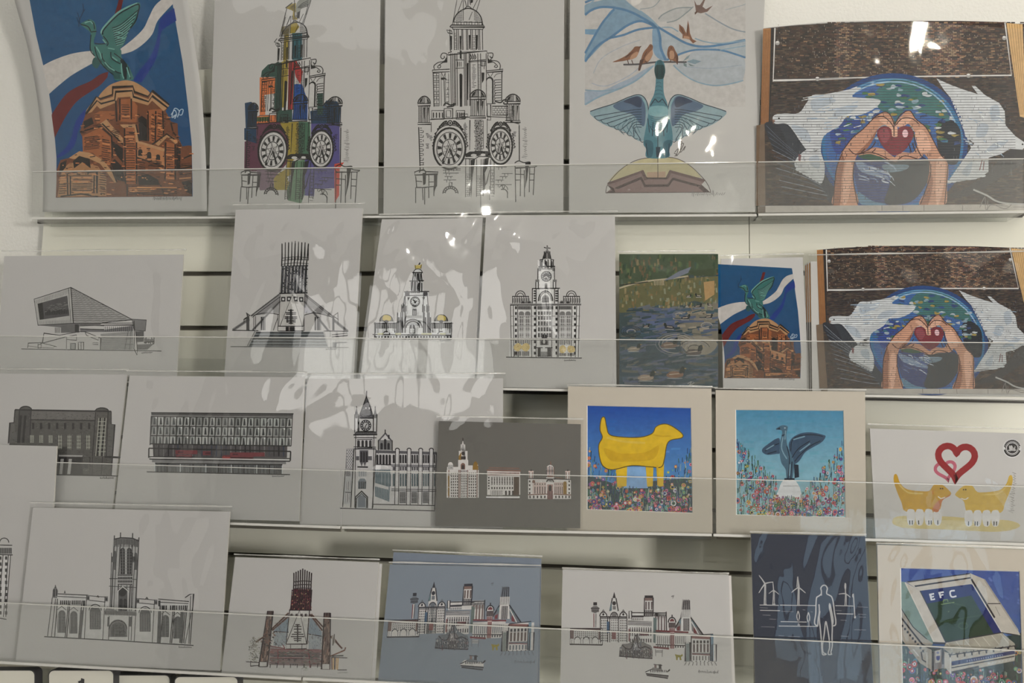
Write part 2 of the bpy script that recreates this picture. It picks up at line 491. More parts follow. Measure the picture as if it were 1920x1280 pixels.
# clear acrylic shelves: hanging back plate, floor and upturned front lip
def shelf(row, u0, u1, lipL, lipR, baseL, baseR, label):
    """u: left and right pixel columns; lip and base pixel heights there"""
    pl = ROW[row]; gap = 0.016; th = 0.003
    tl = pl.at(u0, lipL, gap); tr = pl.at(u1, lipR, gap); bl = pl.at(u0, baseL, gap); br = pl.at(u1, baseR, gap)
    root = empty('acrylic_shelf', (tl.x, bl.y, bl.z)); o = Vector(root.location)
    n = pl.n * th
    lip = slab('front_lip', [tl, tr, br, bl], n, M['acrylic'], root, o)
    up = Vector((0, 0, 0.0014))
    slab('polished_edge', [tl + n * 1.05, tr + n * 1.05, tr - up + n * 1.05, tl - up + n * 1.05], -n * 1.1, M['acrylic_edge'], lip, o)
    # floor of the tray back to the wall, then the plate that hooks into the groove
    zl, zr = bl.z, br.z
    v = [(bl.x, bl.y - 0.003, zl), (br.x, br.y - 0.003, zr), (br.x, -0.001, zr), (bl.x, -0.001, zl)]
    slab('tray_floor', [Vector(p) for p in v], Vector((0, 0, -0.004)), M['acrylic'], root, o)
    e = [Vector((bl.x, bl.y - 0.0035, zl + 0.001)), Vector((br.x, br.y - 0.0035, zr + 0.001)),
         Vector((br.x, br.y - 0.0035, zr - 0.003)), Vector((bl.x, bl.y - 0.0035, zl - 0.003))]
    slab('bottom_bend', e, Vector((0, 0.003, 0)), M['acrylic_edge'], root, o)
    v = [(bl.x, -0.0045, zl + 0.05), (br.x, -0.0045, zr + 0.05), (br.x, -0.0045, zr - 0.004), (bl.x, -0.0045, zl - 0.004)]
    slab('hanging_plate', [Vector(p) for p in v], Vector((0, 0.003, 0)), M['acrylic'], root, o)
    under_band = [on_wall(u0 + 8, baseL + 1.5, -0.0048), on_wall(u1, baseR + 1.5, -0.0048), on_wall(u1, baseR + 9.5, -0.0048), on_wall(u0 + 8, baseL + 9.5, -0.0048)]
    slab('under_shelf_band', under_band, Vector((0, 0.0046, 0)), M['under_band'] if row < 3 else M['alu'], root, o)  # added band; on the upper rows it imitates the dark groove line
    tag(root, label, 'shelf', 'clear acrylic shelves')
shelf(1, 62, 1418, 322, 304, 409, 403, 'long clear acrylic shelf holding the four tall prints of the top row')
shelf(1, 1421, 1918, 304, 298, 402, 397, 'clear acrylic shelf under the large mural print in the top row')
shelf(2, -60, 1148, 629, 636, 709, 732, 'clear acrylic shelf under the line drawings of the second row')
shelf(2, 1151, 2000, 636, 643, 732, 748, 'clear acrylic shelf under the duck pond and flag prints of the second row')
shelf(3, -60, 639, 861, 881, 962, 987, 'clear acrylic shelf under the low modern buildings of the third row')
shelf(3, 642, 1334, 881, 896, 987, 1001, 'clear acrylic shelf under the yellow animal print of the third row')
shelf(3, 1337, 2000, 896, 913, 1001, 1021, 'clear acrylic shelf under the flower meadow bird print of the third row')
shelf(4, -60, 566, 1125, 1155, 1236, 1270, 'clear acrylic shelf under the church drawing of the bottom row')
shelf(4, 569, 2000, 1155, 1222, 1270, 1340, 'clear acrylic shelf under the skyline prints of the bottom row')

# small boxed cards on the ledge below the bottom shelf
def rounded(u0, v0, u1, v1, y, r=9):
    pts = []
    for cx, cy, a0 in ((u1 - r, v0 + r, -90), (u1 - r, v1 - r, 0), (u0 + r, v1 - r, 90), (u0 + r, v0 + r, 180)):
        for k in range(5):
            a = math.radians(a0 + 22.5 * k); pts.append(on_wall(cx + r * math.cos(a), cy + r * math.sin(a), y))
    return pts
for u0, v0, u1, lab, yy in ((-70, 1257, 64, 'white rounded card box at the far left below the bottom shelf', -0.155), (92, 1257, 212, 'white rounded card box with a small dark mark below the church drawing', -0.155),
                        (204, 1266, 318, 'white rounded card box half behind its neighbours below the church drawing', -0.14), (328, 1269, 445, 'white rounded card box under the right end of the church drawing', -0.155)):
    f = rounded(u0, v0, u1, v0 + 90, yy); c = f[10].copy()
    bx_ = empty('card_box', c)
    slab('box_front', f, Vector((0, 0.02, 0)), M['card'], bx_, c)
    slab('box_rim', [p + Vector((0, 0.0005, 0)) + (p - sum(f, Vector()) / len(f)).normalized() * 0.0018 for p in f], Vector((0, 0.018, 0)), M['dark'], bx_, c)
    if u0 == 92:
        g = [on_wall(*p, yy - 0.0006) for p in ((152, 1271), (158, 1273), (157, 1290), (151, 1290))]; slab('dark_mark', g, Vector((0, 0.0004, 0)), M['dark'], bx_, c)
        g = [on_wall(*p, yy - 0.0006) for p in ((146, 1277), (155, 1274), (155, 1278), (148, 1281))]; slab('dark_mark', g, Vector((0, 0.0004, 0)), M['dark'], bx_, c)
    tag(bx_, lab, 'box', 'card boxes below the bottom shelf')
lz = on_wall(300, 1360, -0.155).z
led = box('wall_ledge', (-1.6, 1.5, -0.19, -0.001, lz - 0.02, lz), M['slat'])
tag(led, kind='structure')
# ------------------------------------------------------------------ prints
def make_print(row, quad, off, art, label, group, sheet=WHITE, board=0.0022, sleeve=(5, 9), film=True,
               outline=None, curl=None, mount=None, seed=1, name='art_print', wrinkle=1.0, sheet_mat=None, lean_shift=0.0):
    """quad: TL, TR, BR, BL pixels of the sheet. off: metres in front of the row's plane.
    mount: pixel quad of the window in a mount board. curl(u, v): metres that the sheet bows forward."""
    pl = ROW[row]
    def place(u, v, lift=0.0):
        p = pl.at(u, v, off + lift)
        if curl:
            d = ray(u, v); p = p - d * (curl(u, v) / abs(d.dot(pl.n)))
        return p
    TL, TR, BR, BL = quad
    base = place((BL[0] + BR[0]) / 2, (BL[1] + BR[1]) / 2)
    root = empty(name, base); o = Vector(root.location)
    if sheet_mat is None:
        sheet_mat = mat('sheet', rgb(sheet), 0.6, spec=0.2)
        add_noise(sheet_mat, tuple(c * 0.985 for c in rgb(sheet)), tuple(min(0.95, c * 1.01) for c in rgb(sheet)), 30)
    back = -pl.n * board
    if curl:
        nu, nv = 28, 44; verts = []; faces = []
        for j in range(nv + 1):
            for i in range(nu + 1):
                u, v = outline(i / nu, j / nv); verts.append(place(u, v))
        k = len(verts); verts += [p - pl.n * 0.0006 for p in verts]
        q = lambda i, j: j * (nu + 1) + i
        for j in range(nv):
            for i in range(nu):
                f = (q(i, j), q(i, j + 1), q(i + 1, j + 1), q(i + 1, j)); faces.append(f); faces.append(tuple(k + a for a in reversed(f)))
        ring = [q(i, 0) for i in range(nu)] + [q(nu, j) for j in range(nv)] + [q(i, nv) for i in range(nu, 0, -1)] + [q(0, j) for j in range(nv, 0, -1)]
        for a, b in zip(ring, ring[1:] + ring[:1]): faces.append((a, b, b + k, a + k))
        paper = mesh_obj('paper', verts, faces, sheet_mat, root, o, smooth=True)
    elif mount:
        # cream mount board with a bevelled window over the printed sheet
        outer = [place(*p) for p in quad]; inner = [place(*p) for p in mount]
        d = 0.0014
        cx = sum(p[0] for p in mount) / 4; cy = sum(p[1] for p in mount) / 4
        inner_low = [place(p[0] + (cx - p[0]) * 0.012, p[1] + (cy - p[1]) * 0.012, -d) for p in mount]
        verts = outer + inner + [p + back for p in outer]
        faces = [(i, (i + 1) % 4, 4 + (i + 1) % 4, 4 + i) for i in range(4)]
        faces = [tuple(reversed(f)) for f in faces]
        for i in range(4):
            j = (i + 1) % 4; faces.append((i, j, 8 + j, 8 + i))
        mb = mesh_obj('mount_board', verts, faces, sheet_mat, root, o)
        mesh_obj('window_bevel', inner + inner_low, [((i + 1) % 4, i, 4 + i, 4 + (i + 1) % 4) for i in range(4)], M['bevel'], mb, o)
        low = [place(p[0] + (p[0] - cx) * 0.03, p[1] + (p[1] - cy) * 0.03, -d - 0.0001) for p in mount]
        paper = slab('paper', low, -pl.n * 0.0006, M['board'], root, o)
        slab('backing_board', [p - pl.n * (d + 0.0007) for p in outer], -pl.n * (board - d), M['board'], root, o)
    else:
        paper = slab('paper', [place(*p) for p in quad], -pl.n * 0.0006, sheet_mat, root, o)
        slab('backing_board', [place(*p) - pl.n * 0.0006 for p in quad], back, M['board'], root, o)
    if art:
        dz = -0.0014 if mount else (0.0002 if curl else 0.0)
        art_mesh(art, lambda u, v, l: place(u, v, l + dz), paper, o, bend=bool(curl))
    if film:
        rnd = random.Random(seed * 7 + 3)
        sd, tp = sleeve
        ph = [(rnd.uniform(0, 6.28), rnd.uniform(3, 9), rnd.uniform(-6, 6), rnd.uniform(0.3, 1)) for _ in range(6)]
        q4 = [(TL[0] - sd, TL[1] - tp), (TR[0] + sd, TR[1] - tp), (BR[0] + sd, BR[1] + 1), (BL[0] - sd, BL[1] + 1)]
        H = homography([(0, 0), (1, 0), (1, 1), (0, 1)], q4)
        nu = nv = 84; verts = []; faces = []; shift = Vector((seed * 7.3, seed * 3.1, seed * 1.7))
        for j in range(nv + 1):
            for i in range(nu + 1):
                s_, t_ = i / nu, j / nv
                u, v = outline(s_, t_) if outline else H(s_, t_)
                if outline:
                    u += (s_ - 0.5) * 2 * sd; v -= (1 - t_) * tp
                edge = min(1.0, 6 * min(s_, 1 - s_, t_ * 0.8 + 0.04, 1 - t_))
                hgt = sum(a * math.sin(p + fx * s_ * 2.2 + fy * t_ * 2.2) for p, fx, fy, a in ph) / 3.2
                wv = (0.0005 * hgt + 0.0004 * abs(math.sin(ph[0][0] + ph[1][1] * s_ + ph[2][2] * 1.7 * t_))) * wrinkle
                # the sheet puckers towards its upper corners
                cr = math.exp(-((s_ - 0.02) ** 2 + (t_ - 0.03) ** 2) * 26) + math.exp(-((s_ - 0.98) ** 2 + (t_ - 0.03) ** 2) * 26)
                wv += 0.0006 * wrinkle * cr * math.sin(40 * s_ * 0.8 + 26 * t_ + ph[3][0])
                # fine creases and puckers of the cellophane
                q = place(u, v) - o; q = Vector((q.x * 0.83 - q.z * 0.31, 0, q.x * 0.56 + q.z * 0.45)) + shift * 0.1
                q2 = q * 11; q2 = q2 + Vector((noise.noise(q2 + shift), 0, noise.noise(q2 * 1.1 - shift))) * 0.8
                dv = noise.voronoi(q * 9)[0]
                wv += (0.0014 * noise.noise(q2) + 0.0006 * noise.noise(q2 * 2.3) + 0.0022 * min(0.2, dv[1] - dv[0])) * (0.55 + 0.45 * wrinkle)
                verts.append(place(u, v, 0.0023 + max(-0.0009, wv) * edge))
        for j in range(nv):
            for i in range(nu):
                a = j * (nu + 1) + i; faces.append((a, a + nu + 1, a + nu + 2, a + 1))
        slv = mesh_obj('clear_sleeve', verts, faces, M['film'], root, o, smooth=True)
        # folded top hem of the sleeve
        if tp > 0:
            nn = 26; verts = []; faces = []
            for i in range(nn + 1):
                s_ = i / nn
                u, v = outline(s_, 0) if outline else H(s_, 0)
                if outline: u += (s_ - 0.5) * 2 * sd; v -= tp
                r_ = 0.0011 + 0.0004 * math.sin(ph[1][0] + 11 * s_) + rnd.uniform(-0.0002, 0.0002)
                p = place(u, v, 0.0016)
                for k in range(6):
                    an = PI * (-0.15 + 1.3 * k / 5)
                    verts.append(p + pl.n * (r_ * math.cos(an)) + Vector((0, 0, 1)) * (r_ * 1.5 * math.sin(an)))
            for i in range(nn):
                for k in range(5):
                    a = i * 6 + k; faces.append((a, a + 6, a + 7, a + 1))
            mesh_obj('sleeve_hem', verts, faces, M['film_edge'], slv, o, smooth=True)
    tag(root, label, 'print', group)
    return root
# ------------------------------------------------------------------ artwork: top row
K = 'k'
def flag_bird(A):
    """green bird with a raised wing on a brick dome, ribbons on blue"""
    blue, deep, cream, red, navy = (10, 66, 102), (8, 54, 92), (168, 162, 156), (82, 14, 16), (10, 40, 108)
    A.zoom(0, 0, 2.977); A.L = 1
    A.poly([(150, -80), (165, 0), (200, 190), (240, 360), (275, 530), (290, 630), (305, 760), (315, 880), (315, 1103),
            (1076, 1096), (1070, 800), (1050, 600), (1020, 350), (985, 150), (960, 0), (945, -80)], blue, col2=deep)
    A.L = 2
    A.poly(smooth([(236, 368), (300, 335), (400, 300), (500, 285), (560, 290)]) + smooth([(560, 330), (500, 362), (400, 420), (330, 475), (273, 525)]), cream)
    A.poly(smooth([(680, 303), (740, 285), (800, 245), (850, 190), (875, 125), (910, 80), (965, 22)]) + smooth([(958, -22), (900, 0), (860, 40), (830, 100), (800, 160), (740, 220), (665, 278)]), cream)
    A.poly([(640, 78), (655, 30), (668, -25), (694, -25), (682, 25), (672, 68)], red)
    A.poly(smooth([(605, 400), (560, 415), (500, 455), (430, 485), (370, 525), (320, 590), (288, 640)]) + smooth([(305, 770), (340, 700), (380, 630), (430, 565), (500, 515), (560, 475), (600, 430)]), red)
    A.poly(smooth([(972, 45), (920, 80), (890, 120), (880, 200), (860, 270), (830, 330), (780, 390), (745, 450)]) + smooth([(790, 460), (830, 400), (870, 330), (890, 250), (900, 180), (930, 150), (985, 115)]), navy)
    A.poly(smooth([(475, 610), (440, 650), (415, 700), (400, 760), (370, 820), (318, 870)]) + smooth([(316, 885), (380, 850), (420, 800), (440, 720), (480, 650)]), navy)
    # faint olive sprig and the white initials
    A.line(smooth([(440, 150), (445, 110), (465, 60), (462, 20)]), 1.0, (10, 40, 66)); A.seg(0.8, (10, 40, 66), 445, 110, 432, 70, 455, 85, 475, 50, 440, 130, 428, 95)
    A.L = 3
    A.line(smooth([(955, 640), (975, 615), (985, 640), (960, 655), (975, 605), (1000, 620), (990, 655), (1005, 615), (1022, 612), (1015, 640), (1000, 640)]), 0.9, (150, 165, 175))
    A.line(smooth([(965, 650), (985, 640), (975, 663)]), 0.9, (150, 165, 175))
    A.scribble(855, 1110, 1015, 1108, 0.7, (95, 95, 95), 3)
    # dome and drum
    A.zoom(90, 130, 5.121); A.L = 4
    br, mid, dk, lt, tan = (130, 74, 40), (94, 54, 32), (22, 15, 14), (150, 100, 64), (152, 114, 78)
    A.poly(smooth([(450, 330), (500, 240), (580, 160), (660, 122), (740, 105), (820, 117), (900, 160), (970, 215), (1020, 290)]) + [(700, 330)], tan)
    A.L = 5
    sil = [(360, 430), (370, 390), (465, 260), (510, 280), (620, 240), (620, 172), (815, 160), (830, 215), (960, 260), (1000, 205), (1165, 340), (1130, 400), (1180, 500),
           (1245, 520), (1250, 650), (1290, 740), (1350, 730), (1380, 735), (1383, 1218), (75, 1230), (85, 960), (120, 870), (200, 850), (300, 790), (335, 800), (330, 650), (305, 600), (340, 490)]
    A.poly(sil, mid)
    A.L = 6
    A.poly([(330, 640), (500, 560), (610, 660), (600, 930), (520, 880), (430, 800), (335, 790)], br)
    A.poly([(730, 560), (840, 560), (850, 700), (850, 1100), (740, 1100)], br)
    A.poly([(690, 290), (800, 280), (860, 350), (850, 510), (690, 500), (670, 400)], br)
    A.poly([(850, 690), (1110, 770), (1120, 930), (850, 850)], lt)
    A.poly([(1130, 690), (1220, 720), (1220, 1060), (1120, 1060)], br)
    A.poly([(960, 390), (1100, 380), (1110, 650), (1010, 710), (960, 690)], br)
    A.poly([(440, 430), (500, 400), (640, 400), (640, 470), (470, 520)], br)
    A.poly([(130, 980), (200, 900), (330, 890), (480, 930), (560, 1040), (560, 1215), (90, 1225)], (140, 100, 66))
    A.poly([(1240, 900), (1380, 860), (1383, 1218), (1240, 1218)], mid)
    A.L = 7
    A.poly([(360, 430), (370, 390), (465, 262), (500, 300), (625, 262), (630, 190), (815, 178), (825, 235), (965, 285), (1000, 222), (1165, 350), (1110, 400), (1000, 300), (960, 345), (800, 300), (790, 262), (670, 270), (650, 320), (500, 380), (470, 350), (420, 410)], tan)
    A.poly([(200, 850), (300, 785), (400, 800), (530, 870), (600, 960), (660, 1080), (640, 1090), (560, 980), (500, 905), (380, 850), (240, 860)], tan)
    A.poly([(500, 520), (560, 480), (720, 660), (720, 720), (640, 650)], tan)
    A.poly([(690, 530), (840, 525), (870, 700), (845, 700), (830, 560), (720, 560)], tan)
    A.poly([(845, 680), (1120, 760), (1115, 790), (845, 700)], tan)
    A.poly([(1030, 715), (1140, 612), (1260, 690), (1225, 715), (1145, 650), (1060, 735)], tan)
    A.L = 8
    for p in ([(865, 470), (900, 445), (950, 480), (955, 690), (880, 680)], [(600, 900), (640, 860), (720, 940), (740, 1080), (660, 1060)],
              [(240, 880), (300, 830), (400, 860), (410, 950), (330, 890), (250, 950)], [(870, 1010), (960, 1005), (1060, 1060), (1060, 1100), (880, 1110)],
              [(1230, 760), (1275, 740), (1270, 960), (1230, 960)], [(340, 500), (420, 460), (440, 520), (345, 570)], [(1280, 1080), (1380, 1060), (1383, 1200), (1330, 1180)],
              [(120, 900), (180, 870), (170, 940), (100, 1020)], [(610, 680), (720, 760), (720, 900), (640, 800)], [(865, 1020), (1060, 1080), (1080, 1110), (870, 1110)]):
        A.poly(p, dk)
    for x in (865, 950, 1035): A.arch(x, x + 42, 765 + (x - 865) * 0.3, 830 + (x - 865) * 0.3, dk)
    A.L = 9
    for g in ([(370, 425), (470, 300), (510, 330), (640, 295), (650, 215), (810, 205), (820, 262), (965, 310), (1000, 255), (1150, 370)],
              [(620, 240), (620, 172), (815, 160), (830, 215), (960, 260), (1000, 205), (1165, 340)], [(360, 430), (465, 262), (505, 282), (620, 242)],
              [(305, 602), (500, 545), (610, 640), (620, 850)], [(690, 280), (690, 490)], [(800, 280), (800, 480)], [(845, 530), (880, 690)], [(735, 565), (745, 1100)],
              [(850, 700), (850, 1100)], [(850, 845), (1110, 930)], [(1130, 700), (1125, 1060)], [(1220, 720), (1222, 1060)], [(1035, 400), (1030, 700)], [(1180, 510), (1200, 600), (1250, 660)],
              [(1000, 720), (1140, 620), (1255, 700)], [(520, 520), (720, 720)], [(190, 1215), (185, 1000), (280, 985), (280, 1010)], [(380, 1010), (390, 985), (470, 985), (470, 1190)],
              [(215, 1210), (215, 1020)], [(440, 1180), (445, 1010)], [(120, 1220), (320, 1195), (480, 1222)], [(1100, 400), (1110, 640)], [(960, 400), (965, 690)], [(600, 930), (660, 1080)],
              [(650, 300), (660, 500)], [(1230, 970), (1380, 930)], [(1290, 860), (1380, 820)], [(760, 1100), (760, 1215)], [(1080, 1110), (1120, 1215)]):
        A.line(g, 1.6, dk)
    rnd = random.Random(4)
    for (x0, y0, x1, y1, n, sk) in ((345, 650, 500, 780, 9, -18), (740, 590, 840, 1090, 22, 0), (1130, 740, 1215, 1050, 14, 6), (985, 420, 1030, 690, 12, 10), (1045, 410, 1100, 650, 11, 10),
                                   (700, 330, 790, 480, 7, 2), (510, 660, 600, 880, 11, 14), (620, 560, 690, 650, 5, 20), (230, 1010, 430, 1190, 9, 0), (860, 880, 940, 1000, 6, 10),
                                   (1250, 900, 1375, 1060, 8, -10), (770, 1115, 1000, 1210, 6, 0), (490, 960, 560, 1200, 11, 8), (100, 1010, 180, 1200, 9, -3), (440, 430, 500, 500, 4, 0), (850, 1120, 1250, 1210, 5, 6), (960, 870, 1100, 930, 4, 14)):
        for i in range(n):
            y = y0 + (y1 - y0) * (i + 0.5) / n
            A.line([(x0 + rnd.uniform(0, 14), y), ((x0 + x1) / 2, y + sk * 0.5 + rnd.uniform(-3, 3)), (x1 - rnd.uniform(0, 14), y + sk)], 0.9, rnd.choice([dk, dk, (66, 34, 20), (182, 124, 76)]))
    def inside(x, y):
        c = False
        for i in range(len(sil)):
            (xa, ya), (xb, yb) = sil[i - 1], sil[i]
            if (ya > y) != (yb > y) and x < (xb - xa) * (y - ya) / (yb - ya) + xa: c = not c
        return c
    for _ in range(420):
        x, y = rnd.uniform(90, 1380), rnd.uniform(420, 1210)
        if not inside(x + 12, y) or (860 < x < 960 and 440 < y < 700): continue
        dx = rnd.uniform(10, 46); sl = -0.14 if x < 500 and y < 880 else rnd.uniform(-0.02, 0.14)
        A.line([(x, y), (x + dx, y + dx * sl)], rnd.uniform(0.6, 1.2), rnd.choice([(164, 96, 54), (72, 38, 22), (44, 24, 18), (36, 22, 18), (182, 122, 76), (96, 52, 30)]))
    # the bird
    A.zoom(140, 0, 8.0); A.L = 10
    g1, g2, g3, ln = (44, 92, 86), (28, 66, 64), (92, 138, 128), (8, 26, 30)
    A.poly(smooth([(390, 500), (420, 430), (620, 210), (780, 110), (920, 45), (970, 40), (985, 90), (960, 180), (930, 300), (890, 380), (800, 470), (780, 560), (740, 660), (670, 730), (560, 740), (470, 650), (410, 540)], 4, True), g1)
    A.poly(smooth([(85, 360), (130, 330), (220, 290), (290, 320), (320, 400), (320, 500), (290, 600), (310, 670), (440, 660), (560, 700), (690, 740), (700, 830), (720, 900), (790, 960), (850, 1080), (880, 1160), (860, 1200), (740, 1200), (610, 1200), (560, 1100), (440, 1010), (330, 890), (260, 770), (235, 700), (240, 560), (230, 480), (130, 400)], 4, True), g1)
    A.poly(smooth([(300, 860), (260, 960), (330, 1030), (380, 960), (420, 920)], 4, True), g2)
    A.poly([(680, 900), (720, 880), (790, 970), (780, 1190), (740, 1190), (720, 1040)], ln)
    A.poly([(430, 920), (520, 1000), (680, 1110), (690, 1190), (600, 1180), (560, 1090), (450, 1000)], g2)
    A.L = 11
    A.line(smooth([(400, 500), (430, 420), (620, 215), (780, 115), (940, 50)]), 2.0, g3)
    A.line(smooth([(420, 520), (440, 440), (640, 230), (800, 130), (940, 65), (970, 100), (950, 190), (920, 300), (860, 390), (790, 470)]), 1.5, ln)
    for i in range(9):
        t = i / 8
        A.line(smooth([(560 + 60 * t, 420 + 250 * t), (700 + 20 * t, 360 + 290 * t), (950 - 210 * t, 150 + 520 * t)]), 0.9, ln)
        A.line(smooth([(570 + 60 * t, 440 + 240 * t), (700 + 20 * t, 385 + 270 * t), (930 - 200 * t, 190 + 470 * t)]), 0.8, g3)
    for g in ([(240, 480), (330, 470)], [(300, 650), (380, 660), (480, 650)], [(430, 540), (500, 640), (480, 690)], [(410, 800), (430, 900), (600, 1060), (700, 1100)], [(540, 780), (560, 880), (690, 960)],
              [(90, 365), (200, 400), (240, 470)], [(200, 300), (280, 350), (300, 440)], [(590, 800), (660, 850), (720, 900)], [(300, 700), (340, 850), (440, 1000), (580, 1120)], [(740, 920), (760, 1180)], [(800, 1000), (840, 1180)], [(245, 520), (235, 740), (300, 840)]):
        A.line(smooth(g), 1.2, ln)
    for g in ([(150, 345), (230, 320), (270, 360)], [(420, 590), (470, 650)], [(320, 700), (380, 800), (400, 880)], [(450, 930), (520, 1010), (600, 1060)], [(700, 950), (710, 1100), (740, 1180)], [(620, 480), (720, 500)], [(640, 560), (760, 575)], [(780, 1010), (830, 1160)], [(500, 720), (600, 740)], [(560, 850), (640, 910)]):
        A.line(smooth(g), 1.3, g3)
    A.poly([(90, 350), (60, 345), (130, 380)], ln)

def clock(A, cx, cy, rx, ry, face, L, hand=(-0.5, 0.75), fill=None):
    """round tower clock drawn in perspective: studded rim, numerals as wedges, two hands"""
    A.L = L
    if fill: A.ell(cx, cy, rx, ry, fill, n=28)
    A.ring(cx, cy, rx, ry, 2.6); A.ring(cx, cy, rx * 0.80, ry * 0.80, 1.0); A.ring(cx, cy, rx * 0.46, ry * 0.46, 1.2)
    A.L = L + 1
    for i in range(12):
        a = 2 * PI * (i + 0.12) / 12
        r0, r1, h = 0.50, 0.76, 0.075
        p = lambda r, t: (cx + rx * r * math.cos(t), cy + ry * r * math.sin(t))
        A.poly([p(r0, a - h * 1.6), p(r1, a - h * 1.5), p(r1, a + h * 1.5), p(r0, a + h * 1.6)], K)
    for i in range(36):
        a = 2 * PI * i / 36
        A.ell(cx + rx * 0.89 * math.cos(a), cy + ry * 0.89 * math.sin(a), rx * 0.052, ry * 0.05, face, n=6)
    for i in range(7):
        a = i * 1.1; A.line([(cx + rx * .44 * math.cos(a), cy + ry * .44 * math.sin(a)), (cx + rx * .4 * math.cos(a + 2.4), cy + ry * .4 * math.sin(a + 2.4))], 0.6)
    A.L = L + 2
    A.line([(cx + rx * 0.06, cy - ry * 0.2), (cx + rx * hand[0], cy + ry * hand[1])], 3.0); A.line([(cx - rx * 0.05, cy - ry * 0.12), (cx + rx * 0.25, cy + ry * 0.45)], 2.4)
    A.line([(cx + rx * 0.06, cy - ry * 0.2), (cx + rx * hand[0] * .8, cy + ry * hand[1] * .8)], 1.2, face, L + 3)

def tower_lines(A, face, wash=None):
    """ink drawing of a domed clock tower with corner turrets (drawn in two detail views)"""
    rnd = random.Random(12)
    A.zoom(770, 0, 6.4); A.L = 6
    lw = 1.15
    # lantern dome and stay wires
    A.seg(0.8, K, 555, 0, 500, 300, 620, 0, 565, 150, 632, 0, 630, 250, 800, 0, 745, 110, 832, 0, 790, 130, 740, 140, 700, 240)
    A.line(smooth([(640, 110), (690, 75), (740, 110)]), lw); A.seg(1.0, K, 650, 0, 672, 85, 690, 0, 686, 80, 720, 60, 705, 0)
    A.poly([(715, 0), (750, 0), (745, 30), (720, 40)], K)
    A.line(smooth([(515, 260), (540, 190), (600, 130), (690, 100), (780, 130), (840, 200), (865, 300)]), 1.6)
    for i in range(9): A.line(smooth([(535 + i * 4, 240 - i * 12), (570 + i * 6, 250 - i * 14), (620, 244 - i * 13)]), 0.6); A.line(smooth([(850 - i * 8, 240 - i * 12), (810 - i * 6, 250 - i * 14), (760, 238 - i * 13)]), 0.6)
    A.seg(1.0, K, 510, 265, 860, 270)
    for x in (520, 570, 640, 700, 770, 820): A.frame(x, 262, x + 34, 300, 0.7)
    A.line([(470, 320), (490, 300), (880, 305), (890, 325), (470, 325)], 1.3); A.line([(430, 360), (490, 370), (500, 405), (450, 395)], 1.2, closed=True)
    A.seg(1.0, K, 490, 325, 520, 360, 880, 325, 860, 360, 500, 350, 860, 352)
    # lantern columns
    for x in (470, 520, 550, 570, 612, 625, 668, 682, 720, 738, 780, 810, 828, 860): A.line([(x, 350), (x + 4, 600)], 1.0)
    for x, y in ((485, 430), (595, 430), (705, 420), (793, 420)): A.poly([(x - 10, y), (x + 12, y), (x + 10, y + 160), (x - 4, y + 180)], K)
    A.bricks(522, 400, 552, 590, 9, 30, 0.5); A.bricks(742, 430, 778, 600, 8, 40, 0.5)
    A.line([(470, 600), (490, 620), (450, 635), (450, 660), (910, 610), (920, 640)], 1.0); A.seg(1.0, K, 560, 630, 920, 612)
    # scroll brackets
    A.line(smooth([(445, 660), (420, 640), (380, 640), (360, 680), (380, 705), (405, 690), (400, 670)]), 1.2); A.line(smooth([(430, 690), (400, 735), (330, 750), (280, 790), (285, 830)]), 1.2)
    A.line(smooth([(435, 660), (430, 720), (370, 760), (330, 790), (325, 810), (350, 815), (360, 790), (340, 780)]), 1.1); A.poly([(440, 700), (440, 750), (370, 755)], K)
    A.line(smooth([(920, 640), (950, 635), (985, 640), (985, 680), (960, 690), (950, 670)]), 1.2); A.line(smooth([(985, 690), (960, 720), (1040, 735), (1075, 780), (1070, 830)]), 1.2)
    A.line(smooth([(930, 650), (930, 710), (1000, 750), (1040, 790), (1030, 810), (1005, 800), (1020, 780)]), 1.1); A.poly([(920, 690), (925, 760), (985, 750)], K)
    # shoulders with arched openings
    A.line([(260, 840), (470, 830)], 1.3); A.line([(260, 840), (265, 870), (470, 860)], 1.0); A.line([(910, 850), (1110, 830), (1105, 855), (915, 870)], 1.2)
    A.line([(270, 870), (280, 1280)], 1.3); A.line([(1095, 855), (1092, 1210)], 1.3)
    for x in (310, 340, 365, 415, 455): A.line([(x, 880), (x + 3, 1270)], 0.7)
    A.bricks(275, 880, 345, 1270, 14, 36, 0.7, keep=0.85); A.bricks(425, 960, 462, 1250, 10, 40, 0.7, keep=0.8)
    A.poly([(360, 935), (400, 925), (430, 945), (430, 960), (400, 950), (405, 980), (412, 1230), (404, 1230), (395, 960), (362, 955)], K)
    A.seg(0.8, K, 370, 870, 390, 920, 415, 870, 400, 920, 920, 870, 950, 920, 990, 870, 960, 920)
    A.arch(905, 995, 920, 1240, K); A.arch(912, 976, 940, 1240, face, 7)
    for i in range(9): A.line([(1005, 960 + i * 31), (1085, 955 + i * 31)], 1.0); A.seg(1.0, K, 1005 + (i % 3) * 8, 960 + i * 31, 1005, 985 + i * 31)
    A.line(smooth([(1000, 930), (1030, 890), (1085, 880)]), 0.8)
    # central shaft
    for x in (480, 500, 520, 535, 555, 640, 655, 670, 700, 712, 805, 838, 905): A.line([(x, 640), (x + 8, 1270)], 1.0)
    A.poly([(585, 890), (605, 880), (622, 900), (618, 1280), (590, 1280)], K); A.poly([(850, 870), (885, 870), (880, 960), (855, 1000)], K); A.poly([(675, 760), (695, 750), (690, 1200), (680, 1200)], K)
    A.poly([(590, 600), (612, 610), (612, 715), (590, 700)], K)
    A.line([(535, 720), (640, 720)], 1.0); A.line([(535, 820), (640, 815)], 1.0)
    for x in (560, 580, 600): A.poly([(x, 740), (x + 9, 740), (x + 8, 800), (x, 800)], K)
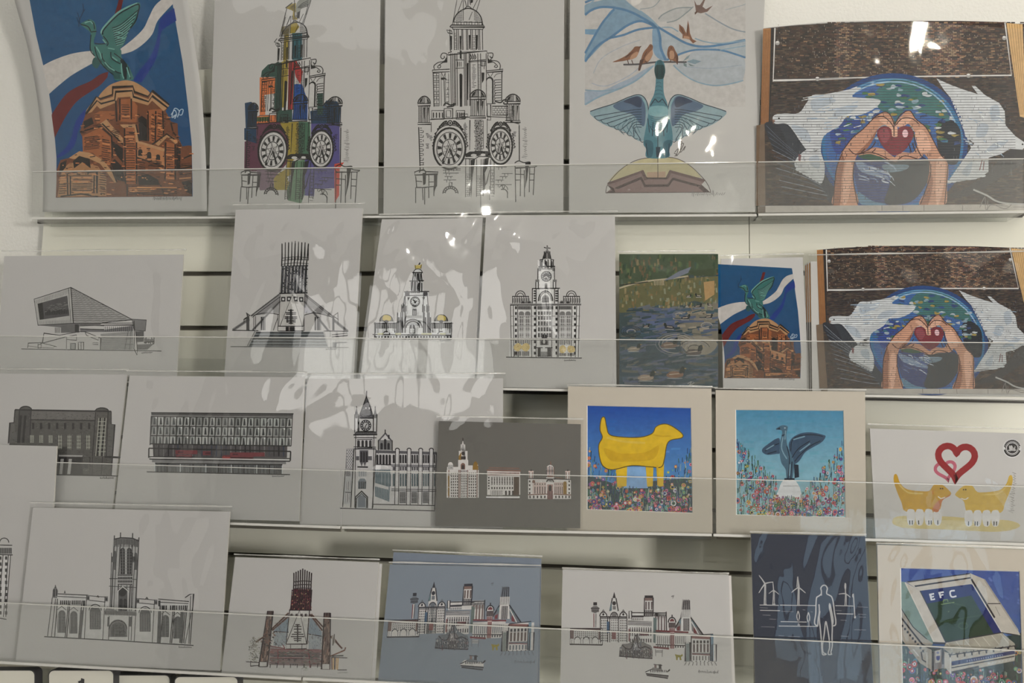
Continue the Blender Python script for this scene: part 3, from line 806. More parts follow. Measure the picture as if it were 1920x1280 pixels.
    A.line([(690, 735), (810, 725), (900, 715)], 1.2); A.line([(700, 745), (905, 735)], 0.9)
    for i in range(16): A.line([(735 + rnd.uniform(0, 10), 775 + i * 18), (760 + rnd.uniform(0, 30), 775 + i * 18)], 0.7); A.seg(0.6, K, 805, 770 + i * 19, 836, 770 + i * 19)
    for x in (715, 740, 765): A.line(smooth([(x, 650), (x + 18, 690), (x, 710)]), 1.2); A.seg(0.7, K, x, 640, x + 4, 720)
    A.frame(845, 730, 895, 790, 0.9); A.poly([(855, 745), (862, 745), (862, 800), (855, 800)], K); A.poly([(878, 745), (885, 745), (885, 830), (878, 830)], K)
    # lower view: turrets, balustrade, clocks, piers
    A.zoom(770, 150, 5.333); A.L = 6
    for cx, y, r in ((135, 235, 62), (670, 170, 78), (1020, 215, 75)):
        A.L = 6
        A.line(smooth([(cx - r, y), (cx - r * .85, y - 35), (cx - r * .3, y - 68), (cx + r * .3, y - 70), (cx + r * .85, y - 38), (cx + r, y)]), 1.6)
        for i in range(7): A.line(smooth([(cx - r * .8 + i * 2, y - 8 - i * 8), (cx - r * .3, y - 6 - i * 9), (cx + r * .2, y - 10 - i * 9)]), 0.7); A.line([(cx + r * .85 - i * 4, y - 5 - i * 9), (cx + r * .4, y - 8 - i * 8)], 0.8)
        A.poly([(cx - r * .85, y - 2), (cx - r * .6, y - 40), (cx - r * .2, y - 60), (cx - r * .4, y - 20)], K); A.poly([(cx + r * .9, y - 2), (cx + r * .7, y - 38), (cx + r * .35, y - 56), (cx + r * .6, y - 14)], K)
        A.line([(cx - r * 1.05, y), (cx + r * 1.05, y), (cx + r * 1.0, y + 22), (cx - r, y + 24)], 1.2, closed=True)
        hb = 190
        for k in (-0.85, -0.62, -0.4, -0.18, 0.1, 0.32, 0.55, 0.82): A.line([(cx + r * k, y + 24), (cx + r * k, y + hb)], 1.0)
        A.poly([(cx - r * .1, y + 40), (cx + r * .2, y + 40), (cx + r * .05, y + hb - 20), (cx - r * .05, y + hb - 60)], K); A.poly([(cx + r * .5, y + 40), (cx + r * .75, y + 40), (cx + r * .6, y + hb - 50)], K)
        A.line([(cx - r, y + hb), (cx + r, y + hb), (cx + r * 1.05, y + hb + 18), (cx - r * 1.05, y + hb + 20)], 1.1, closed=True)
    # balustrades
    for x0, x1 in ((210, 330), (455, 540)):
        A.frame(x0, 305, x1, 390, 1.0)
        for i in range(4): x = x0 + (x1 - x0) * (i + 0.4) / 4; A.poly([(x, 325), (x + 12, 325), (x + 12, 378), (x, 378)], K)
    A.frame(335, 285, 420, 385, 1.2); A.frame(355, 305, 400, 370, 0.8)
    A.line(smooth([(330, 260), (350, 230), (400, 250), (440, 235), (425, 260), (360, 270)]), 2.0)
    A.line([(195, 395), (460, 380), (590, 370)], 1.3); A.frame(500, 340, 570, 370, 1.0); A.frame(510, 365, 550, 385, 0.8)
    A.line([(760, 235), (850, 235)], 1.3); A.frame(765, 245, 800, 360, 0.9); A.frame(815, 260, 970, 350, 1.0); A.bricks(820, 265, 970, 350, 4, 30, 0.6)
    A.line(smooth([(850, 215), (900, 225), (930, 200), (960, 200), (965, 235), (935, 240), (930, 220)]), 1.8); A.line([(760, 365), (1000, 375), (1000, 415), (1090, 440)], 1.1)
    A.frame(770, 370, 800, 400, 0.8); A.frame(990, 300, 1030, 360, 0.8); A.frame(960, 340, 1020, 410, 0.7)
    # walls of the clock stage
    A.line([(80, 470), (95, 900)], 1.5); A.line([(1085, 450), (1087, 810)], 1.4); A.seg(0.9, K, 205, 420, 205, 520, 590, 400, 590, 600)
    for i in range(18):
        y = 480 + i * 23; A.line([(92, y), (92 + rnd.uniform(18, 42), y)], 0.9)
        if i % 2: A.seg(0.9, K, 92 + 34, y, 92 + 34, y + 22)
    for i in range(24):
        y = 400 + i * 13.5; A.line([(632 + rnd.uniform(0, 16), y), (725 - rnd.uniform(0, 20), y)], 0.9)
        for k in range(3):
            x = 640 + rnd.uniform(0, 80); A.seg(0.8, K, x, y, x, y + 13)
    A.seg(0.8, K, 595, 400, 590, 700, 765, 390, 765, 690, 725, 400, 728, 690)
    for x, y in ((165, 535), (165, 640), (540, 430), (545, 540), (1030, 520), (770, 540), (200, 560), (535, 480)):
        for k in range(4): A.line([(x + rnd.uniform(-16, 0), y + k * 13), (x + rnd.uniform(10, 30), y + k * 13)], 0.9)
    # carved crests over the clocks
    for cx, cy, sc in ((395, 430, 1.0), (900, 440, 0.8)):
        A.ring(cx, cy, 22 * sc, 24 * sc, 1.6); A.ell(cx, cy, 10 * sc, 12 * sc, K)
        for sgn in (-1, 1):
            A.line(smooth([(cx + sgn * 30 * sc, cy - 20), (cx + sgn * 60 * sc, cy - 10), (cx + sgn * 95 * sc, cy + 25), (cx + sgn * 125 * sc, cy + 75)]), 2.0)
            A.line(smooth([(cx + sgn * 26 * sc, cy + 10), (cx + sgn * 60 * sc, cy + 14), (cx + sgn * 90 * sc, cy + 45)]), 1.4)
            for k in range(6): A.ring(cx + sgn * (36 + 17 * k) * sc, cy - 4 + k * k * 2.6, 7 * sc, 8 * sc, 1.0, n=8)
            for k in range(5): x, y = cx + sgn * (140 + 6 * k) * sc, cy + 95 + 30 * k; A.line(smooth([(x, y), (x + sgn * 14, y + 12), (x - sgn * 3, y + 26)]), 1.3)
    A.line(smooth([(225, 640), (260, 520), (330, 460), (400, 450), (480, 470), (540, 550)]), 1.2); A.line(smooth([(785, 600), (820, 500), (900, 470), (980, 500), (1015, 600)]), 1.2)
    # shield between the clocks and the piers under it
    A.poly([(545, 740), (590, 715), (770, 710), (800, 745), (790, 770), (730, 750), (650, 765), (550, 770)], K); A.ell(630, 752, 30, 14, face, 7); A.ell(725, 745, 24, 10, face, 7)
    A.line([(540, 785), (640, 790), (680, 765), (780, 765), (835, 795), (830, 740)], 1.4)
    for x in (550, 590, 660, 705, 725, 800, 835): A.line([(x, 790), (x - 2, 1120 + rnd.uniform(0, 60))], 1.0)
    A.poly([(600, 800), (645, 790), (620, 960), (606, 1180), (598, 1100)], K); A.poly([(735, 790), (785, 770), (765, 880), (740, 930), (750, 1040), (728, 1170), (725, 950)], K)
    A.bricks(548, 940, 600, 1160, 12, 44, 0.6); A.bricks(662, 960, 725, 1150, 10, 60, 0.6); A.seg(0.8, K, 700, 1100, 700, 1275, 790, 900, 760, 1040, 780, 940, 750, 1050, 790, 1060, 790, 1200)
    A.bricks(800, 900, 836, 1160, 9, 36, 0.6)
    # broken courses and small arches below the clocks
    for x0, x1, y in ((320, 500, 900), (325, 480, 930), (340, 420, 965), (330, 455, 998), (850, 960, 870), (910, 1020, 935), (890, 970, 965), (845, 930, 1000), (845, 1010, 1045), (400, 500, 885)):
        A.line([(x0, y), (x1, y)], 0.9); A.seg(0.8, K, x0 + 30, y, x0 + 30, y + 26, x0 + 62, y, x0 + 62, y + 20)
    A.arc(398, 1130, 52, 46, 0, 180, 1.4); A.arc(398, 1135, 76, 74, 0, 180, 1.4)
    for i in range(9): a = PI * (i + .5) / 9; A.line([(398 + 54 * math.cos(a), 1130 - 48 * math.sin(a)), (398 + 75 * math.cos(a), 1133 - 73 * math.sin(a))], 1.4)
    A.frame(386, 1025, 412, 1070, 1.0); A.arc(925, 1140, 44, 50, 0, 120, 1.4); A.arc(925, 1100, 46, 50, 0, 150, 1.0); A.seg(1.2, K, 968, 1110, 968, 1180, 915, 1050, 925, 1100, 940, 1060, 925, 1100)
    # corner gate piers
    A.line([(40, 920), (80, 905), (130, 895), (150, 915), (275, 920), (270, 940), (40, 950)], 1.5, closed=True)
    A.line([(50, 960), (60, 1070), (120, 1075), (260, 1060), (262, 945)], 1.4); A.poly([(118, 930), (155, 925), (150, 1040), (125, 1050)], K); A.poly([(232, 945), (262, 945), (258, 1060), (240, 1110), (232, 1160)], K)
    A.seg(1.2, K, 45, 1075, 160, 1075, 50, 1080, 50, 1230, 118, 1080, 124, 1200, 140, 1080, 140, 1245, 180, 1070, 182, 1180, 232, 1060, 232, 1160, 182, 950, 182, 1060, 55, 1010, 115, 1015, 185, 1020, 230, 1018)
    A.line(smooth([(85, 925), (100, 905), (140, 905), (150, 930)]), 1.6)
    A.line(smooth([(1040, 830), (1080, 808), (1130, 825), (1190, 820), (1200, 850), (1265, 855)]), 1.4); A.line([(1035, 850), (1050, 880), (1240, 870), (1265, 858)], 1.1)
    A.poly([(1145, 830), (1200, 820), (1180, 870), (1165, 990), (1140, 1100), (1136, 1165), (1150, 940)], K)
    A.seg(1.2, K, 1045, 870, 1050, 1220, 1100, 870, 1096, 1160, 1136, 900, 1138, 1170, 1190, 870, 1185, 1120, 1240, 870, 1225, 1150, 1045, 940, 1140, 945, 1190, 940, 1235, 940, 1050, 1000, 1096, 998, 1185, 1000, 1230, 1000)
    clock(A, 388, 685, 160, 205, face, 8, (-0.42, 0.75), face); clock(A, 898, 660, 118, 182, face, 8, (-0.15, 0.45), face)
    A.L = 7
    A.scribble(1150, 780, 1150, 470, 0.8, (110, 106, 104), 9)

def tower_ink():
    A = Art((176, 170, 166)); tower_lines(A, (176, 170, 166)); return A

def tower_colour():
    """the same tower over blocks of colour wash"""
    A = Art((176, 172, 168)); A.zoom(380, 0, 2.977)
    gold, teal, green, red, orange, plum, blue, violet, dgreen, navy, rust = (136, 118, 44), (36, 84, 92), (60, 92, 72), (156, 46, 44), (188, 104, 58), (84, 46, 62), (20, 66, 128), (72, 66, 116), (40, 66, 58), (26, 52, 76), (176, 62, 46)
    A.L = 1
    for p, c in (([(490, 130), (520, 118), (540, 150), (510, 190), (485, 185)], gold), ([(455, 195), (482, 190), (478, 330), (450, 345)], gold), ([(500, 185), (555, 182), (555, 330), (500, 335)], teal),
                 ([(365, 360), (450, 345), (440, 620), (400, 615), (405, 430), (325, 430), (330, 395)], dgreen), ([(440, 345), (480, 335), (470, 560), (455, 600), (440, 600)], gold),
                 ([(318, 432), (405, 432), (405, 520), (345, 530), (350, 640), (318, 645)], orange), ([(480, 340), (520, 335), (560, 400), (545, 470), (520, 430), (510, 380), (500, 610), (475, 612)], red),
                 ([(510, 470), (555, 470), (585, 560), (585, 670), (500, 670), (510, 560)], blue), ([(235, 575), (270, 568), (305, 590), (300, 710), (240, 715)], navy), ([(690, 560), (750, 565), (770, 600), (765, 710), (660, 700), (665, 600)], navy),
                 ([(300, 650), (410, 640), (410, 685), (300, 690)], orange), ([(300, 655), (370, 650), (372, 675), (300, 678)], (66, 82, 44)), ([(410, 620), (500, 610), (500, 680), (410, 680)], dgreen),
                 ([(300, 690), (430, 682), (480, 760), (480, 900), (430, 960), (232, 955), (234, 790), (300, 770)], plum), ([(232, 715), (300, 712), (300, 800), (232, 780)], navy), ([(430, 682), (535, 680), (535, 870), (500, 900), (490, 1000), (470, 1060), (400, 1060), (395, 985), (470, 940), (480, 780)], gold),
                 ([(535, 680), (600, 680), (605, 880), (535, 880)], green), ([(605, 690), (765, 690), (765, 920), (735, 1050), (625, 1055), (622, 1095), (565, 1090), (570, 890), (605, 870)], violet), ([(600, 620), (660, 610), (700, 640), (700, 690), (605, 690)], navy),
                 ([(300, 940), (430, 955), (395, 1000), (400, 1060), (318, 1062)], (106, 84, 96)), ([(500, 900), (570, 890), (570, 1080), (550, 1135), (475, 1118), (472, 1050), (495, 1000)], (84, 112, 86)), ([(735, 915), (790, 905), (765, 940), (762, 1090), (737, 1130)], rust),
                 ([(480, 30), (520, 15), (522, 70), (500, 60)], gold), ([(640, 520), (672, 520), (670, 640), (640, 640)], dgreen), ([(440, 150), (490, 140), (480, 190), (440, 195)], (110, 100, 70))):
        A.poly(p, c)
    A.L = 2
    A.poly([(472, 985), (496, 975), (494, 1015), (475, 1010)], (176, 172, 168))
    for g in ([(415, 215), (400, 235), (420, 240)], [(470, 1060), (475, 1115)]): A.line(g, 1.0)
    # bird, stays on the lantern
    A.L = 6
    A.zoom(380, 0, 2.977)
    A.poly([(462, 45), (500, 20), (515, 30), (512, 80), (530, 110), (500, 110), (505, 60)], gold); A.poly(smooth([(520, 40), (540, 0), (600, -10), (590, 30), (550, 50), (540, 90), (525, 100)], 4, True), (120, 120, 112))
    A.poly([(528, 70), (545, 60), (540, 105), (528, 100)], K)
    A.seg(1.0, K, 470, 45, 430, 205, 490, 90, 470, 140, 605, 0, 560, 140, 590, 20, 575, 80, 512, 0, 515, 110)
    for k in range(4): A.line(smooth([(530 + 6 * k, 45), (555, 20 + 8 * k), (590, 4 + 9 * k)]), 0.9)
    A.line([(462, 45), (500, 15)], 1.3)
    # the drawn tower, shifted onto this sheet
    A.post = homography([(842.8, 278.4), (938.4, 273.8), (796.3, 383.5), (877.8, 15.6)], [(510.8, 282.6), (601.9, 279.1), (464.4, 382.2), (553, 42)])
    tower_lines(A, (176, 172, 168))
    A.post = lambda x, y: (x, y)
    return A

def bird_back():
    """green bird seen from behind on a dome, small brown birds above, blue drapery"""
    A = Art((172, 166, 156)); A.zoom(1100, 0, 6.4)
    b1, b2, b3 = (146, 150, 148), (118, 138, 146), (76, 108, 132)
    A.L = 1; A.clip = (1096, -60, 1398, 800)
    A.rect(-20, -300, 1905, 1280, (168, 161, 151)); A.L = 2
    pale = (150, 152, 150)
    A.poly(smooth([(-20, 60), (150, 10), (400, -30), (560, 80), (700, 170), (850, 310), (700, 250), (500, 130), (330, 90), (150, 90), (-20, 170)], 5, True), (116, 134, 142))
    A.poly(smooth([(330, 100), (560, 150), (700, 230), (850, 320), (640, 250), (470, 330), (300, 440), (160, 560), (-20, 740), (0, 600), (110, 420), (200, 260)], 5, True), (108, 130, 142))
    A.poly(smooth([(850, 320), (1000, 420), (1200, 520), (1400, 550), (1620, 520), (1910, 480), (1910, 700), (1700, 640), (1500, 600), (1300, 600), (1140, 660), (960, 720), (860, 700), (790, 600), (800, 400)], 5, True), b1)
    A.poly(smooth([(790, 360), (850, 330), (880, 420), (890, 560), (930, 680), (960, 730), (860, 700), (800, 600)], 5, True), (110, 132, 146))
    A.poly(smooth([(1040, 780), (1140, 880), (1300, 970), (1500, 1020), (1700, 1010), (1870, 960), (1890, 700), (1700, 620), (1400, 600), (1250, 640), (1200, 740)], 5, True), pale)
    A.poly(smooth([(810, 780), (700, 830), (540, 930), (400, 990), (200, 1080), (-20, 1100), (-20, 1260), (150, 1160), (400, 1060), (600, 960), (740, 860)], 5, True), (136, 144, 150))
    A.poly(smooth([(900, 260), (860, 230), (920, 170), (1080, 100), (1260, 90), (1200, 160), (1080, 240)], 5, True), (158, 154, 146))
    A.poly([(-20, 350), (130, 350), (110, 420), (-20, 410)], (104, 132, 148))
    A.L = 3
    for g, wd, c in (([(-20, 180), (60, 120), (180, 85), (350, 95), (520, 140), (680, 220), (850, 320), (1000, 410), (1200, 520), (1400, 560), (1650, 530), (1905, 480)], 3.2, b3),
                     ([(-20, 740), (120, 560), (300, 440), (480, 310), (620, 255), (720, 270), (840, 330)], 3.2, b3), ([(-20, 640), (90, 440), (200, 260), (330, 110)], 3.0, b3), ([(280, 455), (440, 420), (600, 360), (760, 335), (850, 330)], 3.0, b3),
                     ([(850, 330), (880, 450), (890, 580), (950, 720)], 3.6, b3), ([(960, 720), (1140, 640), (1300, 600), (1480, 595), (1650, 610), (1905, 690)], 2.6, b3), ([(640, 130), (760, 220), (860, 320)], 2.2, b2), ([(860, 230), (920, 170), (1080, 100), (1260, 90)], 1.6, (120, 124, 120)),
                     ([(960, 270), (1080, 240), (1200, 150), (1280, 80)], 1.6, (120, 124, 120)), ([(1040, 780), (1160, 890), (1320, 980), (1520, 1025), (1700, 1010), (1880, 965)], 1.8, b2), ([(-20, 1255), (150, 1160), (400, 1060), (600, 960), (800, 790)], 2.4, b2), ([(-20, 1080), (200, 1090), (420, 1060)], 1.6, b2),
                     ([(1420, 160), (1600, 270), (1760, 350), (1905, 385)], 1.8, (122, 128, 130)), ([(900, 330), (1010, 330), (1100, 380)], 1.6, b2), ([(1300, 460), (1420, 500), (1600, 520), (1905, 485)], 1.6, b2), ([(1600, 600), (1780, 570), (1905, 550)], 1.4, b2), ([(640, 110), (800, 80), (900, -30)], 1.2, (130, 134, 132)),
                     ([(-20, 30), (120, -30)], 3, b3), ([(0, 90), (90, 0)], 2, b2), ([(1660, 120), (1880, 60), (1905, 40)], 1, (140, 144, 142)), ([(80, 880), (180, 700), (420, 560), (640, 480)], 1.2, (146, 148, 148)), ([(60, 1000), (240, 1030), (520, 900), (700, 740)], 1.2, (142, 146, 150)), ([(1200, 800), (1500, 820), (1860, 780)], 1.2, (136, 142, 146))):
        A.line(smooth(g), wd, c)
    A.L = 4
    A.line(smooth([(440, 775), (620, 770), (850, 745), (1150, 745), (1200, 745)]), 2.4, (70, 66, 66))
    A.poly([(1150, 740), (1200, 680), (1240, 655), (1220, 700)], (110, 122, 122)); A.poly([(1200, 740), (1280, 710), (1375, 735), (1300, 770)], (110, 126, 130)); A.poly([(1160, 750), (1200, 770), (1200, 805), (1165, 790)], (96, 108, 104)); A.poly([(1220, 760), (1300, 795), (1240, 790)], (96, 108, 104))
    A.L = 5
    bk, bd, bc = (112, 74, 52), (70, 46, 36), (154, 116, 88)
    A.poly(smooth([(640, 565), (580, 560), (545, 600), (480, 660), (400, 705), (310, 745), (420, 735), (520, 715), (590, 690), (620, 640)], 4, True), bk); A.poly(smooth([(600, 620), (620, 640), (590, 690), (520, 715), (540, 660)], 4, True), bc); A.poly([(630, 560), (660, 548), (640, 578)], bd)
    A.poly(smooth([(795, 550), (760, 530), (730, 570), (680, 630), (650, 720), (620, 820), (625, 850), (660, 770), (740, 740), (790, 660), (790, 600)], 4, True), bk); A.poly(smooth([(740, 640), (790, 600), (780, 680), (730, 735), (700, 700)], 4, True), bc); A.poly([(640, 720), (690, 700), (640, 850), (618, 840)], bd)
    A.poly(smooth([(1010, 545), (980, 570), (965, 650), (990, 710), (1040, 730), (1070, 740), (1090, 775), (1098, 680), (1060, 600), (1040, 560)], 4, True), bk); A.ell(1020, 660, 36, 54, bc); A.poly([(1075, 650), (1098, 680), (1092, 778), (1078, 760)], bd)
    A.poly([(1150, 460), (1150, 410), (1110, 370), (1110, 290), (1160, 330), (1195, 400), (1215, 240), (1228, 300), (1240, 400), (1270, 470), (1320, 495), (1275, 520), (1235, 475), (1180, 462)], bk); A.poly([(1170, 430), (1230, 440), (1240, 470), (1160, 462)], bc)
    A.poly([(1300, 175), (1310, 130), (1290, 0), (1320, 60), (1360, 60), (1400, 0), (1425, -10), (1390, 80), (1430, 110), (1515, 65), (1450, 140), (1370, 160), (1330, 150)], (100, 78, 68)); A.poly([(1295, 150), (1330, 130), (1300, 180)], bd)
    A.L = 6
    A.seg(1.2, bd, 490, 720, 505, 770, 540, 720, 555, 765, 700, 735, 730, 755, 1010, 720, 1000, 750); A.ell(625, 572, 6, 6, bd); A.ell(770, 555, 6, 6, bd); A.ell(1015, 575, 7, 7, bd)
    A.seg(0.9, bd, 560, 620, 470, 690, 530, 640, 460, 690, 720, 620, 680, 700, 985, 600, 990, 690, 1055, 620, 1062, 700, 1125, 320, 1170, 410, 1210, 300, 1212, 420)
    A.clip = None
    # the green bird
    A.zoom(1050, 0, 2.977); A.L = 7
    t1, t2, td, tl = (66, 106, 112), (48, 82, 90), (30, 46, 56), (104, 140, 140)
    for sg in (-1, 1):
        X = lambda x: 548 + sg * (x - 548)
        A.poly(smooth([(X(600), 640), (X(605), 590), (X(625), 545), (X(660), 528), (X(720), 545), (X(800), 580), (X(880), 605), (X(928), 625), (X(915), 650), (X(860), 690), (X(800), 715), (X(740), 735), (X(700), 760), (X(660), 785), (X(625), 780), (X(610), 720)], 4, True), (120, 138, 138))
        A.L = 8
        A.poly(smooth([(X(618), 620), (X(630), 560), (X(665), 535), (X(740), 560), (X(800), 590), (X(760), 620), (X(690), 640), (X(650), 690), (X(625), 700)], 4, True), (72, 88, 104))
        A.poly(smooth([(X(640), 560), (X(670), 538), (X(740), 565), (X(700), 580), (X(650), 600)], 4, True), (44, 54, 70))
        A.L = 9
        for i in range(8):
            t = i / 7
            A.line(smooth([(X(640), 610 + 100 * t), (X(700 - 20 * t), 615 + 100 * t), (X(905 - 260 * t), 650 + 130 * t)]), 1.0, td)
            A.line(smooth([(X(905 - 250 * t), 650 + 125 * t), (X(890 - 250 * t), 668 + 125 * t), (X(868 - 240 * t), 672 + 118 * t)]), 0.9, td)
        A.line(smooth([(X(600), 650), (X(605), 590), (X(625), 545), (X(660), 528), (X(720), 545), (X(800), 580), (X(880), 605), (X(928), 622)]), 1.2, td)
        A.line(smooth([(X(612), 640), (X(618), 590), (X(636), 550)]), 1.0, tl)
        for i in range(5): A.line(smooth([(X(650 + i * 18), 640 + i * 6), (X(670 + i * 26), 690 + i * 5), (X(650 + i * 22), 740 + i * 3)]), 0.7, t2)
        A.L = 7
    A.L = 10
    A.poly(smooth([(527, 400), (532, 350), (557, 333), (580, 350), (588, 400), (578, 440), (580, 520), (600, 580), (605, 640), (625, 720), (628, 800), (608, 830), (605, 878), (487, 880), (480, 830), (465, 800), (478, 720), (492, 640), (500, 580), (526, 520), (535, 440)], 4, True), t1)
    A.L = 11
    A.poly(smooth([(527, 395), (535, 365), (557, 352), (580, 365), (586, 400), (578, 436), (557, 442), (537, 436)], 4, True), (22, 52, 52)); A.poly([(540, 345), (557, 333), (574, 345), (572, 362), (542, 362)], (40, 76, 80))
    A.poly(smooth([(500, 600), (550, 590), (598, 600), (600, 640), (550, 655), (498, 640)], 4, True), tl)
    A.poly(smooth([(470, 790), (490, 780), (520, 800), (515, 870), (488, 876), (480, 830)], 4, True), t2); A.poly(smooth([(626, 790), (606, 780), (576, 800), (580, 870), (606, 874), (612, 830)], 4, True), t2)
    A.poly([(535, 820), (560, 820), (556, 878), (538, 878)], td)
    A.L = 12
    for i in range(6): A.arc(550, 470 + i * 22, 14 + i * 4, 12, 20, 160, 0.9, t2)
    for i in range(6): A.arc(550, 640 + i * 12, 46, 14, 200, 340, 0.8, t2)
    A.line(smooth([(505, 590), (530, 555), (550, 570), (572, 555), (596, 590)]), 1.4, td); A.seg(1.1, td, 546, 690, 546, 830, 490, 660, 500, 740, 604, 660, 596, 740, 480, 800, 490, 870, 610, 800, 604, 870, 520, 680, 515, 760, 574, 680, 580, 760)
    A.line(smooth([(500, 700), (520, 730), (546, 720), (575, 730), (598, 700)]), 0.9, td); A.seg(2.0, (16, 40, 42), 545, 365, 541, 430, 568, 365, 572, 430)
    # dome and cornice
    A.L = 5
    cr, b1_, b2_, b3_ = (168, 156, 118), (116, 92, 86), (86, 62, 58), (58, 40, 38)
    A.poly(smooth([(270, 1010), (330, 950), (400, 910), (470, 885), (546, 878), (640, 882), (720, 920), (790, 990)]) + [(700, 1000), (400, 1000)], cr)
    A.L = 6
    A.poly([(262, 1025), (465, 950), (485, 990), (590, 990), (612, 950), (812, 1005), (790, 1030), (838, 1072), (256, 1076), (290, 1050)], b1_)
    A.poly([(485, 962), (590, 956), (588, 992), (486, 994)], (160, 130, 104))
    A.L = 7
    A.poly([(262, 1020), (465, 948), (490, 1000), (470, 1010), (455, 965), (275, 1030)], b2_); A.poly([(612, 948), (812, 1002), (800, 1016), (622, 966), (602, 1000), (590, 990)], b2_)
    A.poly([(305, 1048), (455, 985), (478, 1030), (600, 1028), (628, 990), (790, 1035), (770, 1042), (632, 1006), (606, 1042), (470, 1044), (450, 1002), (320, 1056)], b3_); A.poly([(262, 1030), (300, 1050), (310, 1076), (290, 1062)], b3_)
    A.poly([(480, 990), (600, 990), (598, 1000), (482, 1000)], b3_); A.poly([(256, 1076), (300, 1060), (305, 1076)], b3_); A.poly([(790, 1030), (838, 1074), (800, 1070), (775, 1048)], b3_)
    A.line(smooth([(256, 1076), (262, 1040), (300, 985), (360, 930), (440, 890), (546, 878), (640, 882), (720, 920), (790, 985), (825, 1030), (842, 1072)]), 0.9, b3_); A.line([(546, 878), (546, 990)], 0.9, b3_); A.line([(254, 1076), (842, 1072)], 1.0, b3_)
    A.ell(385, 1058, 8, 5, (150, 128, 120))
    A.line(smooth([(640, 850), (660, 830), (650, 870), (670, 845), (690, 800), (660, 810), (680, 790), (672, 850), (700, 815), (690, 840)]), 0.9, (70, 62, 58)); A.line(smooth([(636, 855), (650, 862), (640, 872)]), 1.0, (70, 62, 58))
    A.scribble(735, 1085, 920, 1083, 0.7, (110, 104, 100), 5)
    return A

